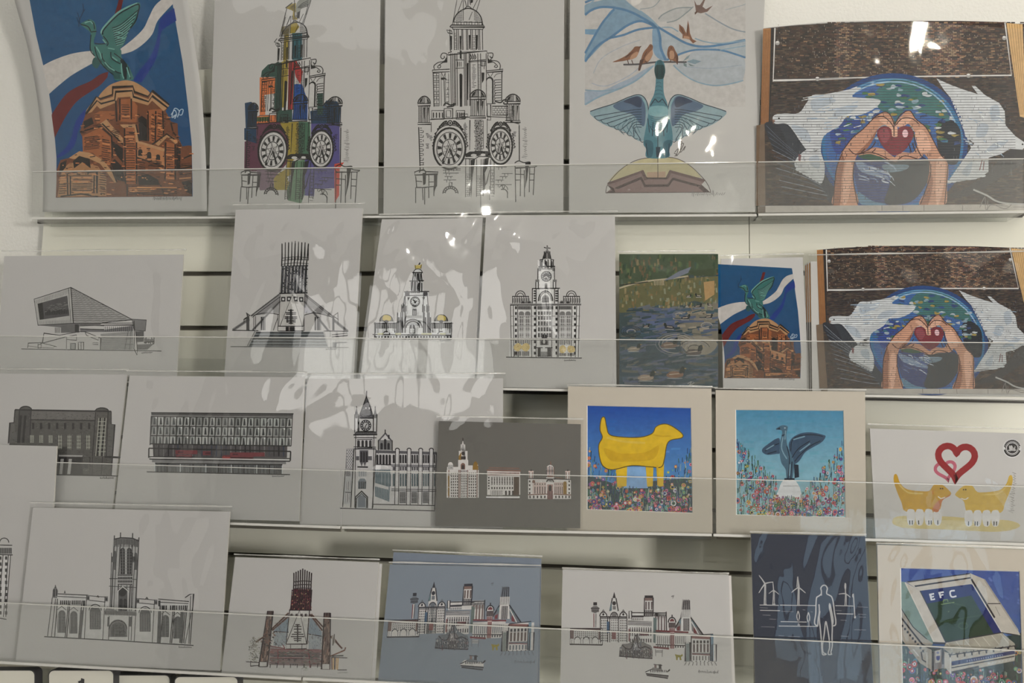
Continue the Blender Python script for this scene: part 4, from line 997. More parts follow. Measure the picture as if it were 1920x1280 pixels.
def mural(A, seed=2):
    """photograph of a painted brick wall: two hands making a heart before the globe, a white dove on each side"""
    rnd = random.Random(seed)
    A.zoom(1400, 0, 2.977)
    out = [(92, 160), (250, 143), (450, 130), (700, 120), (950, 117), (1200, 117), (1400, 122), (1525, 134), (1600, 140), (1610, 1145), (62, 1148), (75, 700)]
    inpoly = lambda x, y: 95 < x < 1560 and y < 1140 and y > 160 - 0.11 * min(x - 92, 400)
    A.L = 1; A.poly(out, (52, 44, 40))
    # single bricks of the bare wall
    A.L = 2
    h = 9.2; y = 122; r = 0
    tones = [(74, 58, 48), (60, 50, 44), (88, 66, 54), (50, 44, 42), (96, 80, 64), (66, 48, 46), (44, 40, 40), (104, 84, 66), (80, 56, 44)]
    while y < 1140:
        x = 100 - (12 if r % 2 else 0)
        while x < 1560:
            if inpoly(x, y):
                t = list(rnd.choice(tones)); k = 0.86
                if y < 430:
                    k = 1.0 if x > 480 else 0.82
                    if 970 < x < 1200: k = 1.4
                    if 480 < x < 560: k = 1.3
                elif x < 480 or x > 1220: k = 0.8 if rnd.random() < .7 else 0.6
                if rnd.random() < 0.93: A.rect(x + 1, y + 0.9, x + 23, y + h - 1.2, tuple(int(min(200, c * k)) for c in t))
            x += 25
        y += h; r += 1
    A.L = 3
    for _ in range(260):
        x, y = rnd.uniform(150, 1440), rnd.uniform(135, 420)
        A.line([(x, y), (x, y + 7)], 0.7, (140, 128, 114))
    for _ in range(110):
        x, y = rnd.uniform(150, 1440), rnd.uniform(150, 420)
        A.rect(x, y, x + 22, y + 7, rnd.choice([(128, 98, 72), (112, 84, 64), (38, 34, 34)]))
    # timber posts and the painted white frame line
    A.L = 4
    wood = (150, 104, 62)
    A.poly([(92, 160), (135, 158), (122, 690), (78, 700)], wood, col2=(130, 86, 50)); A.poly([(1450, 128), (1540, 136), (1560, 660), (1525, 650), (1490, 400)], (184, 148, 100))
    A.poly([(135, 158), (150, 156), (140, 450), (128, 690), (122, 690)], (34, 30, 30)); A.poly([(55, 700), (100, 690), (105, 1145), (50, 1150)], (98, 80, 64))
    A.L = 5
    for i in range(5): A.line([(98 + i * 8, 165), (84 + i * 8, 690)], 0.7, (104, 66, 38)); A.line([(1465 + i * 15, 135), (1528 + i * 7, 640)], 0.7, (140, 104, 64))
    A.line([(158, 156), (148, 450), (820, 428), (1478, 420), (1442, 126)], 1.8, (190, 184, 176))
    for x, y in ((172, 240), (395, 440), (820, 428), (1238, 422), (1438, 212)): A.ell(x, y, 12, 12, (150, 144, 138)); A.ell(x, y - 6, 9, 5, (196, 190, 182))
    # dark painted shadows round the birds
    A.L = 6
    A.poly(smooth([(150, 690), (180, 790), (240, 900), (330, 990), (420, 1060), (480, 1140), (620, 1140), (560, 900), (420, 700), (300, 640)], 5, True), (44, 48, 54))
    A.poly(smooth([(1110, 1100), (1220, 1050), (1330, 980), (1420, 880), (1500, 820), (1560, 850), (1560, 900), (1400, 1000), (1250, 1090)], 5, True), (50, 48, 48))
    A.poly(smooth([(100, 690), (170, 690), (210, 760), (250, 860), (280, 880), (180, 860), (130, 790)], 5, True), (34, 36, 42))
    for i in range(12): A.line(smooth([(110 + i * 8, 700 + i * 34), (190 + i * 20, 780 + i * 30), (330 + i * 12, 900 + i * 19)]), 0.8, rnd.choice([(92, 98, 106), (70, 76, 86), (120, 124, 130)]))
    # the globe
    A.L = 7
    A.ell(815, 800, 420, 392, (28, 58, 104), n=44); A.L = 8; A.ell(815, 800, 396, 366, (44, 100, 138), n=44); A.L = 9; A.ell(812, 805, 375, 352, (52, 88, 138), n=44)
    A.L = 10
    A.poly(smooth([(700, 560), (760, 470), (860, 440), (980, 470), (1080, 560), (1130, 660), (1010, 640), (900, 600), (840, 660), (760, 620)], 5, True), (52, 96, 92))
    A.poly(smooth([(1060, 700), (1120, 660), (1190, 720), (1190, 860), (1160, 920), (1080, 880)], 5, True), (22, 30, 38)); A.poly(smooth([(470, 720), (560, 660), (640, 680), (600, 760), (520, 860), (480, 820)], 5, True), (40, 62, 122))
    A.L = 11
    for _ in range(170):
        a = rnd.uniform(-0.15, PI + 0.15); rr = rnd.uniform(0.2, 0.97)
        x, y = 815 + 370 * rr * math.cos(a), 760 - 310 * rr * math.sin(a)
        A.poly(smooth([(x + rnd.uniform(9, 30) * math.cos(t), y + rnd.uniform(3, 13) * math.sin(t)) for t in (0, 1, 2.1, 3.1, 4.2, 5.3)], 3, True),
               rnd.choice([(46, 86, 62), (60, 98, 66), (172, 174, 172), (150, 160, 164), (52, 96, 112), (40, 60, 100), (142, 124, 66), (120, 142, 150), (44, 72, 112)]), L=11 + rnd.randrange(2))
    A.L = 13
    A.arc(815, 800, 372, 345, 20, 165, 2.0, (132, 160, 176)); A.arc(815, 800, 388, 360, 40, 150, 1.5, (88, 130, 158))
    # doves
    A.L = 14
    wh, sh = (180, 179, 176), (158, 163, 167)
    A.poly(smooth([(145, 660), (160, 640), (210, 632), (290, 630), (330, 580), (370, 530), (440, 525), (570, 500), (640, 490), (590, 540), (740, 555), (720, 600), (640, 640), (560, 650), (520, 700), (430, 760), (405, 850), (350, 850), (300, 790), (260, 730), (220, 690), (160, 690)], 4, True), wh)
    A.poly(smooth([(300, 860), (340, 830), (410, 780), (415, 850), (435, 920), (430, 1000), (400, 1014), (330, 975), (270, 930), (275, 890)], 4, True), wh)
    A.poly([(1060, 438), (1130, 470), (1210, 500), (1290, 525), (1255, 478), (1275, 478), (1330, 530), (1410, 575), (1440, 620), (1446, 700), (1500, 760), (1545, 790), (1560, 810), (1540, 835), (1470, 830), (1420, 860), (1350, 880), (1350, 960), (1280, 1000), (1120, 1020), (1160, 960), (1210, 890), (1270, 800), (1220, 760), (1200, 660), (1170, 600), (1150, 560), (1100, 500)], wh)
    A.poly([(570, 500), (620, 480), (600, 520)], wh)
    A.L = 15
    for p in ([(360, 560), (430, 545), (500, 560), (420, 600), (370, 620)], [(520, 600), (620, 590), (560, 640), (480, 650)], [(250, 700), (330, 720), (360, 790), (300, 770)], [(1360, 600), (1405, 590), (1410, 660), (1370, 680)], [(1300, 690), (1350, 700), (1330, 760), (1280, 760)], [(1380, 800), (1460, 780), (1420, 820), (1330, 850)], [(350, 880), (400, 870), (405, 940), (360, 920)], [(1200, 960), (1260, 900), (1240, 980)]):
        A.poly(smooth(p, 4, True), sh)
    for i in range(16): x = 1120 + i * 9; A.poly([(x - 8, 480 + i * 22), (x + 20, 474 + i * 23), (x - 2, 500 + i * 22)], wh)
    for i in range(22): x, y = rnd.uniform(300, 600), rnd.uniform(540, 720); A.line([(x, y), (x + rnd.uniform(30, 90), y - rnd.uniform(0, 14))], 1.0, rnd.choice([(140, 156, 170), (204, 204, 202)]))
    for i in range(22): x, y = rnd.uniform(1190, 1420), rnd.uniform(560, 860); A.line([(x, y), (x + rnd.uniform(10, 50), y + rnd.uniform(4, 20))], 1.0, rnd.choice([(140, 156, 170), (204, 204, 202)]))
    for i in range(8): A.ell(285 + i * 18, 945 + i * 10, 12, 10, wh); A.ell(1130 + i * 27, 1014 - i * 5, 16, 10, wh)
    A.ell(180, 660, 5, 5, (20, 20, 22)); A.poly([(143, 665), (160, 672), (148, 692)], (120, 90, 76)); A.ell(1540, 805, 5, 5, (20, 20, 22)); A.poly([(290, 860), (305, 865), (300, 900), (288, 895)], (110, 70, 70)); A.seg(1.2, (110, 60, 60), 1300, 950, 1315, 890, 1320, 950, 1325, 900)
    # green shade inside the hands, lower globe
    A.L = 16
    A.poly(smooth([(600, 890), (700, 850), (820, 870), (940, 870), (1020, 900), (1020, 980), (960, 1090), (880, 1140), (740, 1140), (640, 1100), (605, 1000)], 5, True), (52, 62, 100)); A.poly(smooth([(790, 900), (900, 890), (1020, 900), (1020, 990), (950, 1100), (860, 1140), (770, 1130), (800, 1020)], 5, True), (52, 56, 58))
    A.L = 17
    A.poly(smooth([(610, 895), (680, 920), (780, 960), (800, 1000), (700, 980), (630, 950)], 4, True), (116, 130, 150)); A.poly(smooth([(620, 1070), (700, 1120), (780, 1140), (640, 1140)], 4, True), (84, 116, 136)); A.poly(smooth([(760, 920), (900, 920), (880, 950), (790, 960)], 4, True), (104, 120, 128)); A.poly(smooth([(620, 870), (720, 850), (800, 880), (700, 895)], 4, True), (52, 78, 60))
    for _ in range(26):
        x, y = rnd.uniform(620, 800), rnd.uniform(900, 1010)
        A.line(smooth([(x, y), (x + rnd.uniform(10, 30), y + rnd.uniform(2, 14)), (x + rnd.uniform(30, 60), y + rnd.uniform(10, 34))], 3), rnd.uniform(0.8, 2.2), rnd.choice([(140, 150, 164), (96, 112, 140), (70, 84, 124), (168, 172, 178)]))
    # arms and hands
    A.L = 18
    sk, sd, sl = (176, 128, 102), (138, 90, 68), (198, 152, 126)
    A.poly(smooth([(482, 1145), (490, 1060), (505, 940), (530, 850), (590, 770), (650, 720), (720, 650), (770, 625), (800, 635), (826, 690), (818, 760), (790, 700), (740, 710), (700, 780), (660, 840), (620, 860), (600, 920), (595, 1020), (620, 1145)], 4, True), sk)
    A.poly(smooth([(1105, 1145), (1118, 1040), (1125, 920), (1080, 860), (1040, 780), (990, 700), (940, 660), (910, 620), (880, 630), (832, 690), (826, 765), (840, 700), (900, 690), (940, 740), (960, 830), (1010, 880), (1020, 960), (1000, 1060), (965, 1145)], 4, True), sk)
    A.poly(smooth([(620, 865), (700, 825), (760, 830), (800, 860), (830, 885), (810, 905), (760, 880), (690, 860)], 4, True), sk); A.poly(smooth([(820, 890), (860, 850), (930, 850), (960, 800), (990, 850), (960, 885), (880, 890), (830, 905)], 4, True), sk)
    A.L = 19
    A.poly(smooth([(482, 1145), (490, 1060), (505, 940), (530, 860), (545, 900), (530, 1000), (520, 1145)], 4, True), sd); A.poly(smooth([(1020, 960), (1040, 1020), (1010, 1145), (965, 1145), (1000, 1060)], 4, True), sd); A.poly(smooth([(600, 870), (680, 790), (730, 720), (700, 790), (660, 840)], 4, True), sd)
    A.poly(smooth([(940, 740), (990, 730), (1030, 830), (980, 850), (960, 830)], 4, True), sl); A.poly(smooth([(1060, 900), (1110, 890), (1095, 1060), (1060, 1140)], 4, True), sl); A.poly(smooth([(560, 900), (590, 920), (570, 1100), (540, 1140), (540, 1000)], 4, True), sl); A.poly(smooth([(740, 670), (790, 660), (815, 720), (780, 700)], 4, True), sl); A.poly(smooth([(860, 660), (920, 650), (900, 690), (845, 710)], 4, True), sl)
    # red heart
    A.L = 20
    A.poly(smooth([(826, 868), (770, 830), (730, 760), (735, 720), (770, 702), (805, 720), (826, 765), (845, 720), (880, 702), (920, 715), (930, 760), (890, 830)], 4, True), (108, 36, 44)); A.L = 21
    A.poly(smooth([(740, 730), (780, 715), (800, 760), (770, 800), (745, 770)], 4, True), (128, 60, 66)); A.ell(885, 745, 16, 22, (206, 168, 168)); A.poly([(806, 700), (822, 690), (826, 765), (812, 760)], sl); A.poly([(830, 690), (842, 700), (842, 760), (828, 765)], sl)
    A.L = 22
    fl = (54, 26, 22)
    for g in ([(530, 850), (590, 770), (650, 720), (720, 650), (770, 625), (800, 640), (826, 695)], [(826, 695), (860, 640), (910, 618), (945, 665), (1000, 710), (1040, 780), (1085, 865), (1118, 890)], [(822, 690), (822, 760)], [(830, 700), (870, 660), (920, 660), (960, 690)], [(700, 660), (760, 650), (800, 680), (820, 710)], [(620, 862), (690, 850), (760, 872), (815, 905)], [(720, 790), (690, 830), (610, 860), (570, 830)], [(930, 730), (945, 810), (975, 870), (1000, 885)], [(835, 900), (880, 870), (950, 885)], [(905, 800), (920, 850)], [(925, 800), (945, 850)], [(700, 850), (720, 830)], [(640, 850), (660, 830)], [(600, 900), (595, 1000), (620, 1140)], [(1020, 900), (1025, 980), (970, 1140)], [(482, 1145), (500, 950), (535, 850)], [(1105, 1145), (1125, 920)]):
        A.line(smooth(g), 1.3, fl)
    # mortar joints showing through the paint
    A.L = 23
    y = 440
    while y < 1140:
        A.line([(150, y), (1500, y - 6)], 0.55, (52, 50, 54)); y += 15
    for _ in range(190): x, y = rnd.uniform(490, 1110), 440 + 15 * rnd.randrange(13, 46); A.line([(x, y - 3), (x, y + 12)], 0.6, (64, 46, 42))
    for _ in range(120): x, y = rnd.choice([rnd.uniform(250, 500), rnd.uniform(1150, 1480)]), 440 + 15 * rnd.randrange(5, 36); A.line([(x, y - 3), (x, y + 12)], 0.5, (96, 98, 102))
    # white pavement strip, pale line, scribbled tag
    A.L = 24
    A.poly([(105, 1150), (1610, 1138), (1610, 1172), (105, 1186)], (158, 150, 140))
    A.line(smooth([(1265, 1058), (1340, 1090), (1390, 1120), (1450, 1135), (1560, 1140)]), 2.4, (150, 146, 140)); A.L = 25
    for x in (755, 872, 990, 1205): A.line([(x, 1146), (x, 1176)], 0.7, (90, 84, 78))
    A.line(smooth([(1300, 1160), (1330, 1100), (1335, 1170), (1370, 1140), (1440, 1165), (1480, 1140)]), 0.9, (112, 106, 100)); A.seg(0.8, (110, 104, 98), 1310, 1140, 1460, 1150, 1345, 1120, 1345, 1170, 1490, 1155, 1550, 1155)
    A.poly([(105, 1150), (60, 1153), (60, 1190), (105, 1186)], (90, 78, 66))
# ------------------------------------------------------------------ artwork: second row
def museum():
    A = Art((164, 160, 157)); A.zoom(0, 380, 3.764); rnd = random.Random(3)
    A.L = 1
    A.poly([(240, 680), (500, 597), (518, 850), (268, 864)], (150, 147, 144)); A.poly([(500, 597), (930, 822), (720, 850), (518, 850)], (132, 129, 127)); A.poly([(268, 864), (518, 850), (720, 850), (700, 866), (430, 880)], (92, 90, 90))
    A.poly([(930, 820), (1033, 827), (1025, 905), (948, 900)], (102, 100, 100)); A.poly([(430, 866), (560, 858), (560, 915), (430, 918)], (84, 82, 82)); A.poly([(565, 885), (740, 895), (945, 865), (940, 905), (740, 912), (565, 910)], (92, 90, 92))
    A.poly([(710, 925), (940, 905), (940, 1038), (710, 1036)], (128, 126, 124)); A.poly([(958, 905), (1015, 905), (1015, 980), (960, 985)], (104, 102, 102)); A.poly([(965, 1000), (1085, 995), (1040, 1036), (968, 1038)], (88, 86, 86))
    A.L = 2
    A.poly([(265, 712), (475, 655), (490, 797), (280, 826)], (62, 60, 62)); A.poly([(265, 712), (300, 705), (310, 820), (280, 826)], K)
    A.L = 3
    for x in range(320, 480, 12): A.rect(x, 762 - (x - 320) * .06 + rnd.uniform(-8, 4), x + 9, 795 - (x - 320) * .08, (28, 27, 28))
    for _ in range(50): x = rnd.uniform(305, 470); y = rnd.uniform(715, 760) - (x - 300) * .22 + 20; A.line([(x, y), (x + 14, y - 3)], 0.6, (96, 94, 92))
    A.line([(240, 680), (500, 597), (930, 822), (720, 850), (518, 850), (268, 864)], 1.0, closed=True); A.line([(500, 597), (518, 850)], 1.3); A.line([(484, 604), (500, 850)], 0.6)
    for i in range(22): t = i / 21; A.seg(0.5, (90, 88, 88), 246 + 236 * t, 690 - 78 * t, 246 + 236 * t, 715 - 74 * t, 275 + 225 * t, 835 - 8 * t, 275 + 225 * t, 858 - 10 * t)
    for i in range(17):
        t = i / 17; x0 = 503 + 15 * t; y0 = 605 + 240 * t
        x1 = 930 - 0 * t; y1 = 822 + (0 if t < .9 else 6)
        xe = 520 + (930 - 520) * (0.18 + 0.82 * t); ye = 607 + (822 - 607) * (0.18 + 0.82 * t) + 2
        n = 14; pts = [(x0 + (min(xe, 925) - x0) * k / n, y0 + (ye - y0) * (k / n) * 0.35 * (1 - t) + (2.5 if k % 2 else -2.5)) for k in range(n + 1)]
        pts = [p for p in pts if p[1] > 600 + (p[0] - 505) * 0.53]
        if len(pts) > 2: A.line(pts, 0.55, (58, 56, 56))
    A.line([(705, 850), (945, 848), (945, 862), (705, 864)], 0.9, closed=True); A.line([(720, 846), (935, 826)], 0.8); A.line([(565, 862), (735, 868), (735, 895), (565, 890)], 0.8, closed=True)
    A.line([(945, 830), (950, 900), (945, 1030), (968, 1075), (970, 1040), (958, 905)], 1.0); A.line([(930, 820), (1033, 827), (1025, 905), (948, 900)], 0.8, closed=True)
    for i in range(14): x = 745 + i * 14; A.line([(x, 872), (x, 908)], 0.6)
    for i in range(9): A.line([(530 + i * 3, 858), (530 + i * 3, 912)], 0.5); A.line([(965 + i * 6, 908), (965 + i * 6, 980)], 0.6)
    for i in range(5): A.line([(390 + i * 8, 880), (390 + i * 8, 918)], 0.7)
    for i in range(8): A.line([(715, 940 + i * 12), (938, 918 + i * 15)], 0.35, (100, 98, 98))
    A.seg(0.6, (60, 58, 58), 905, 905, 880, 1036, 925, 905, 915, 1036, 880, 1000, 940, 1000, 885, 960, 940, 955)
    A.line([(150, 1031), (700, 1040), (1140, 1046)], 1.0); A.line([(195, 1025), (200, 990), (265, 988), (300, 985), (310, 920), (420, 935), (470, 925), (560, 910), (600, 910), (700, 950), (712, 955), (708, 1036)], 0.9)
    A.line([(265, 1005), (300, 990), (470, 945), (540, 932)], 1.0); A.line([(300, 990), (400, 1015), (380, 1015)], 0.8); A.line([(470, 950), (468, 1030)], 0.7); A.line([(540, 935), (540, 970), (470, 965)], 0.7); A.frame(498, 992, 532, 1034, 0.8); A.frame(553, 984, 590, 1036, 0.9); A.line([(572, 984), (572, 1036)], 0.8)
    A.rect(500, 995, 530, 1033, (128, 126, 124), 2); A.line([(600, 910), (610, 935), (695, 970), (700, 950)], 0.8); A.frame(655, 988, 692, 1000, 0.6); A.line([(200, 1010), (270, 1020), (380, 1025)], 0.6); A.frame(268, 988, 290, 1025, 0.6)
    for i in range(9): A.rect(1020 + i * 8, 950 + rnd.uniform(-6, 20), 1026 + i * 8, 985 + rnd.uniform(0, 15), (40, 39, 40))
    A.line([(1015, 985), (1090, 978), (1085, 998)], 1.2); A.scribble(1000, 1062, 1075, 1056, 0.6, (60, 60, 60), 4)
    return A

def cathedral():
    """round lantern cathedral with spiky crown, raking buttresses and wide steps"""
    A = Art((176, 173, 170)); A.zoom(400, 370, 3.555); rnd = random.Random(3)
    A.L = 1
    A.poly([(455, 455), (632, 450), (625, 640), (438, 642)], (66, 66, 70)); A.poly([(445, 645), (610, 640), (600, 860), (436, 858)], (172, 169, 166))
    A.poly([(440, 648), (445, 700), (350, 780), (270, 785)], (128, 126, 126)); A.poly([(612, 645), (790, 790), (700, 775), (610, 700)], (128, 126, 126)); A.poly([(440, 700), (440, 770), (350, 780)], (150, 148, 148)); A.poly([(606, 700), (690, 772), (606, 770)], (150, 148, 154))
    A.poly([(285, 895), (735, 895), (765, 995), (232, 995)], (120, 124, 126))
    A.L = 2
    for i in range(9): x = 458 + i * 22; A.line([(x, 305 + abs(i - 4) * -2 + (14 if i in (0, 8) else 0)), (x - 4 - (i - 4) * 1.0, 400), (x - 8 - (i - 4) * 1.4, 450), (x - 14 - (i - 4) * 1.4, 640)], 1.7 if i % 2 == 0 else 1.3); A.line([(x, 290 + abs(i - 4) * 4), (x, 420)], 1.0)
    for i in range(9): x = 447 + i * 22; A.line([(x + 6, 460), (x - 3, 635)], 1.0, (186, 184, 182))
    for i in range(130): x, y = rnd.uniform(450, 625), rnd.uniform(460, 635); A.rect(x, y, x + 8, y + 7, rnd.choice([(30, 30, 32), (96, 96, 100), (48, 48, 52)]), 2)
    for y in (400, 415, 440): A.line(smooth([(455, y + 6), (545, y - 4), (635, y + 2)]), 0.8)
    A.line([(440, 640), (628, 636)], 1.6); A.L = 3
    for x, y in ((452, 662), (490, 660), (535, 660), (572, 664)): A.rect(x, y, x + 28, y + 32, (50, 49, 52)); A.ell(x + 14, y + 16, 7, 8, (190, 188, 186), 4)
    A.poly([(528, 645), (592, 855), (445, 855)], (176, 173, 170), 4); A.L = 5; A.line([(445, 855), (528, 645), (592, 855)], 0.7); A.line([(436, 858), (600, 858)], 1.2); A.line([(445, 645), (436, 858)], 0.8); A.line([(610, 640), (602, 858)], 0.8)
    # the carved cross of plates
    for (x, y, w_) in ((517, 752, 40), (517, 768, 70), (517, 778, 66), (517, 796, 84), (517, 806, 84), (517, 818, 60), (517, 828, 60), (517, 838, 30)): A.rect(x - w_ / 2, y - 3.6, x + w_ / 2, y + 3.6, (40, 40, 42))
    A.rect(511, 745, 523, 845, (40, 40, 42)); A.rect(488, 790, 496, 835, (40, 40, 42)); A.rect(540, 790, 548, 835, (40, 40, 42))
    A.rect(482, 862, 542, 888, (34, 34, 36)); A.rect(502, 862, 510, 888, (120, 110, 106)); A.frame(430, 858, 600, 890, 0.9)
    # buttresses
    A.L = 4
    for a, b, w_ in (((440, 645), (250, 790), 2.2), ((446, 690), (262, 885), 3.0), ((240, 810), (130, 884), 4.0), ((612, 645), (800, 795), 2.2), ((606, 690), (768, 890), 3.2), ((800, 815), (895, 892), 4.0), ((448, 660), (258, 800), 1.0), ((612, 655), (790, 800), 1.0)): A.line([a, b], w_, (110, 108, 108)); A.line([a, b], 0.7, K, 5)
    A.line(smooth([(250, 790), (345, 770), (440, 780)]), 1.0); A.line(smooth([(605, 785), (680, 770), (800, 800)]), 1.0); A.seg(0.8, K, 270, 790, 270, 880, 282, 790, 282, 880, 345, 790, 345, 885, 430, 780, 430, 890, 605, 785, 605, 890, 715, 790, 715, 885, 795, 800, 795, 890, 805, 800, 805, 890)
    for x in (225, 235, 322, 335, 680, 695, 705, 800): A.line([(x, 795), (x, 885)], 2.2, (60, 59, 60))
    A.line([(218, 768), (245, 785), (205, 810), (205, 830)], 1.0); A.line([(240, 800), (200, 815)], 1.0); A.line([(830, 768), (800, 790), (835, 815)], 1.0); A.poly([(218, 768), (240, 780), (225, 795)], (60, 60, 60)); A.line([(830, 765), (832, 850)], 0.8); A.line([(400, 885), (430, 800)], 0.8)
    A.line([(125, 885), (300, 888)], 1.2); A.line([(740, 890), (900, 892)], 1.2); A.line([(790, 915), (895, 905), (895, 920), (790, 930)], 1.0); A.poly([(795, 965), (890, 962), (890, 970), (825, 972), (820, 998), (795, 998)], (90, 90, 92))
    for i in range(5): y = 900 + i * 20; A.line([(285 - i * 12, y), (738 + i * 6, y + 2)], 1.7, (46, 48, 50)); A.line([(282 - i * 12, y + 7), (740 + i * 6, y + 9)], 0.9, (84, 88, 90))
    A.line([(285, 888), (232, 990)], 2.0, (150, 148, 146), 5); A.line([(278, 890), (226, 990)], 0.8); A.line([(735, 888), (765, 990)], 2.0, (150, 148, 146), 5)
    A.line([(115, 994), (900, 1000)], 0.9); A.scribble(750, 1012, 825, 1010, 0.6, (90, 90, 90), 6)
    return A

def tower_gold():
    """front of the domed clock tower, small, with gilded bird and domes"""
    A = Art((180, 175, 170)); A.zoom(660, 390, 3.765); rnd = random.Random(6)
    gold = (178, 158, 84); d = (40, 39, 40); wt = (196, 194, 192)
    A.L = 1
    for q in ([(430, 455), (496, 455), (505, 600), (405, 600)], [(365, 595), (540, 590), (532, 760), (360, 760)], [(320, 735), (556, 735), (552, 920), (315, 920)], [(160, 805), (315, 800), (315, 920), (155, 920)], [(552, 800), (700, 800), (700, 920), (552, 920)]): A.poly(q, wt)
    A.L = 2
    A.dome(465, 455, 30, 26, wt); A.arc(465, 455, 30, 26, 0, 180, 1.0); A.poly([(440, 400), (455, 405), (465, 398), (475, 405), (495, 395), (490, 425), (445, 428)], gold); A.line(smooth([(470, 400), (480, 385), (476, 400)]), 1.2); A.seg(0.7, d, 448, 402, 448, 430, 490, 400, 486, 430)
    for x in (435, 448, 460, 472, 488): A.line([(x, 455), (x - (465 - x) * .3, 520)], 1.6); A.line([(x - 8, 515), (x - 12, 600)], 1.6)
    for x, y, w_, h in ((441, 462, 7, 50), (464, 462, 8, 55), (480, 462, 7, 50), (415, 520, 10, 60), (440, 520, 9, 70), (465, 525, 10, 75), (488, 525, 9, 65)): A.rect(x, y, x + w_, y + h, d)
    A.line([(425, 455), (500, 455)], 1.5); A.line([(405, 515), (508, 512)], 1.6); A.line([(368, 592), (545, 588)], 1.4); A.line([(380, 618), (530, 614)], 1.2)
    for cx in (390, 518): A.dome(cx, 605, 16, 22, (80, 78, 78)); A.rect(cx - 16, 600, cx + 16, 622, (70, 68, 70)); A.line([(cx - 14, 622), (cx - 16, 735)], 1.2)
    A.line([(372, 620), (362, 700)], 1.2); A.line([(532, 620), (538, 700)], 1.2); A.poly([(390, 630), (410, 628), (398, 655)], d); A.poly([(495, 628), (515, 628), (505, 652)], d)
    A.L = 3
    A.ell(445, 660, 36, 37, d, n=24); A.ell(445, 660, 27, 28, wt, 4, n=24); A.L = 5
    for i in range(12): a = i * PI / 6; A.seg(1.4, d, 445 + 30 * math.cos(a), 660 + 31 * math.sin(a), 445 + 21 * math.cos(a), 660 + 22 * math.sin(a))
    A.seg(1.6, d, 430, 645, 447, 662, 447, 662, 460, 655); A.ell(445, 665, 7, 7, d)
    A.L = 3
    A.rect(425, 712, 456, 758, d); A.rect(432, 722, 438, 754, (150, 148, 146), 4); A.rect(443, 722, 449, 754, (150, 148, 146), 4); A.rect(378, 760, 495, 776, (52, 50, 50)); A.hatch(380, 762, 494, 775, 16, 0.8, wt, True, 4)
    for x in (350, 368, 498, 528): A.rect(x, 690, x + 18, 730, (80, 78, 78)); A.line([(x, 680), (x, 735)], 1.3); A.rect(x + 2, 730, x + 12, 880, (70, 68, 68))
    for x in (322, 345, 510, 545): A.line([(x, 735), (x - 2, 900)], 1.4); A.rect(x + 4, 770, x + 14, 880, d)
    A.arc(430, 845, 65, 60, 0, 180, 1.4); A.arc(430, 845, 48, 46, 0, 180, 1.6); A.arch(405, 446, 820, 885, d); A.rect(410, 850, 440, 880, wt, 4); A.line([(425, 820), (425, 885)], 1.2, wt, 5)
    A.hatch(370, 790, 490, 830, 5, 0.5, d)
    for cx in (243, 630):
        A.L = 3; A.dome(cx, 800, 46, 48, (96, 92, 84)); A.poly(smooth([(cx - 25, 790), (cx - 20, 758), (cx + 10, 756), (cx + 32, 770), (cx + 24, 795)], 4, True), gold, 4); A.arc(cx, 800, 46, 48, 0, 180, 1.1)
        A.rect(cx - 80, 808, cx + 74, 850, (120, 118, 116)); A.ell(cx, 800, 16, 10, d, 4)
        A.L = 4
        for k in range(11): x = cx - 78 + k * 15; A.rect(x, 812, x + 6, 850 + rnd.uniform(0, 40), d)
        A.rect(cx - 50, 850, cx - 20, 880, wt, 5); A.rect(cx + 10, 848, cx + 45, 880, wt, 5); A.arc(cx, 890, 24, 20, 0, 180, 1.4); A.line([(cx - 82, 805), (cx - 82, 915)], 1.4); A.line([(cx + 72, 805), (cx + 72, 915)], 1.4); A.line([(cx - 90, 815), (cx + 84, 812)], 1.2)
    A.L = 5
    A.line([(145, 892), (705, 898)], 1.4); A.line([(130, 922), (708, 926)], 1.4)
    for i in range(26): x = 165 + i * 21; A.rect(x, 903, x + rnd.uniform(8, 15), 915, d)
    for x in (180, 305, 490, 520, 620): A.rect(x, 882, x + 42, 893, (188, 184, 150))
    A.scribble(620, 938, 695, 935, 0.6, (90, 90, 90), 8)
    return A

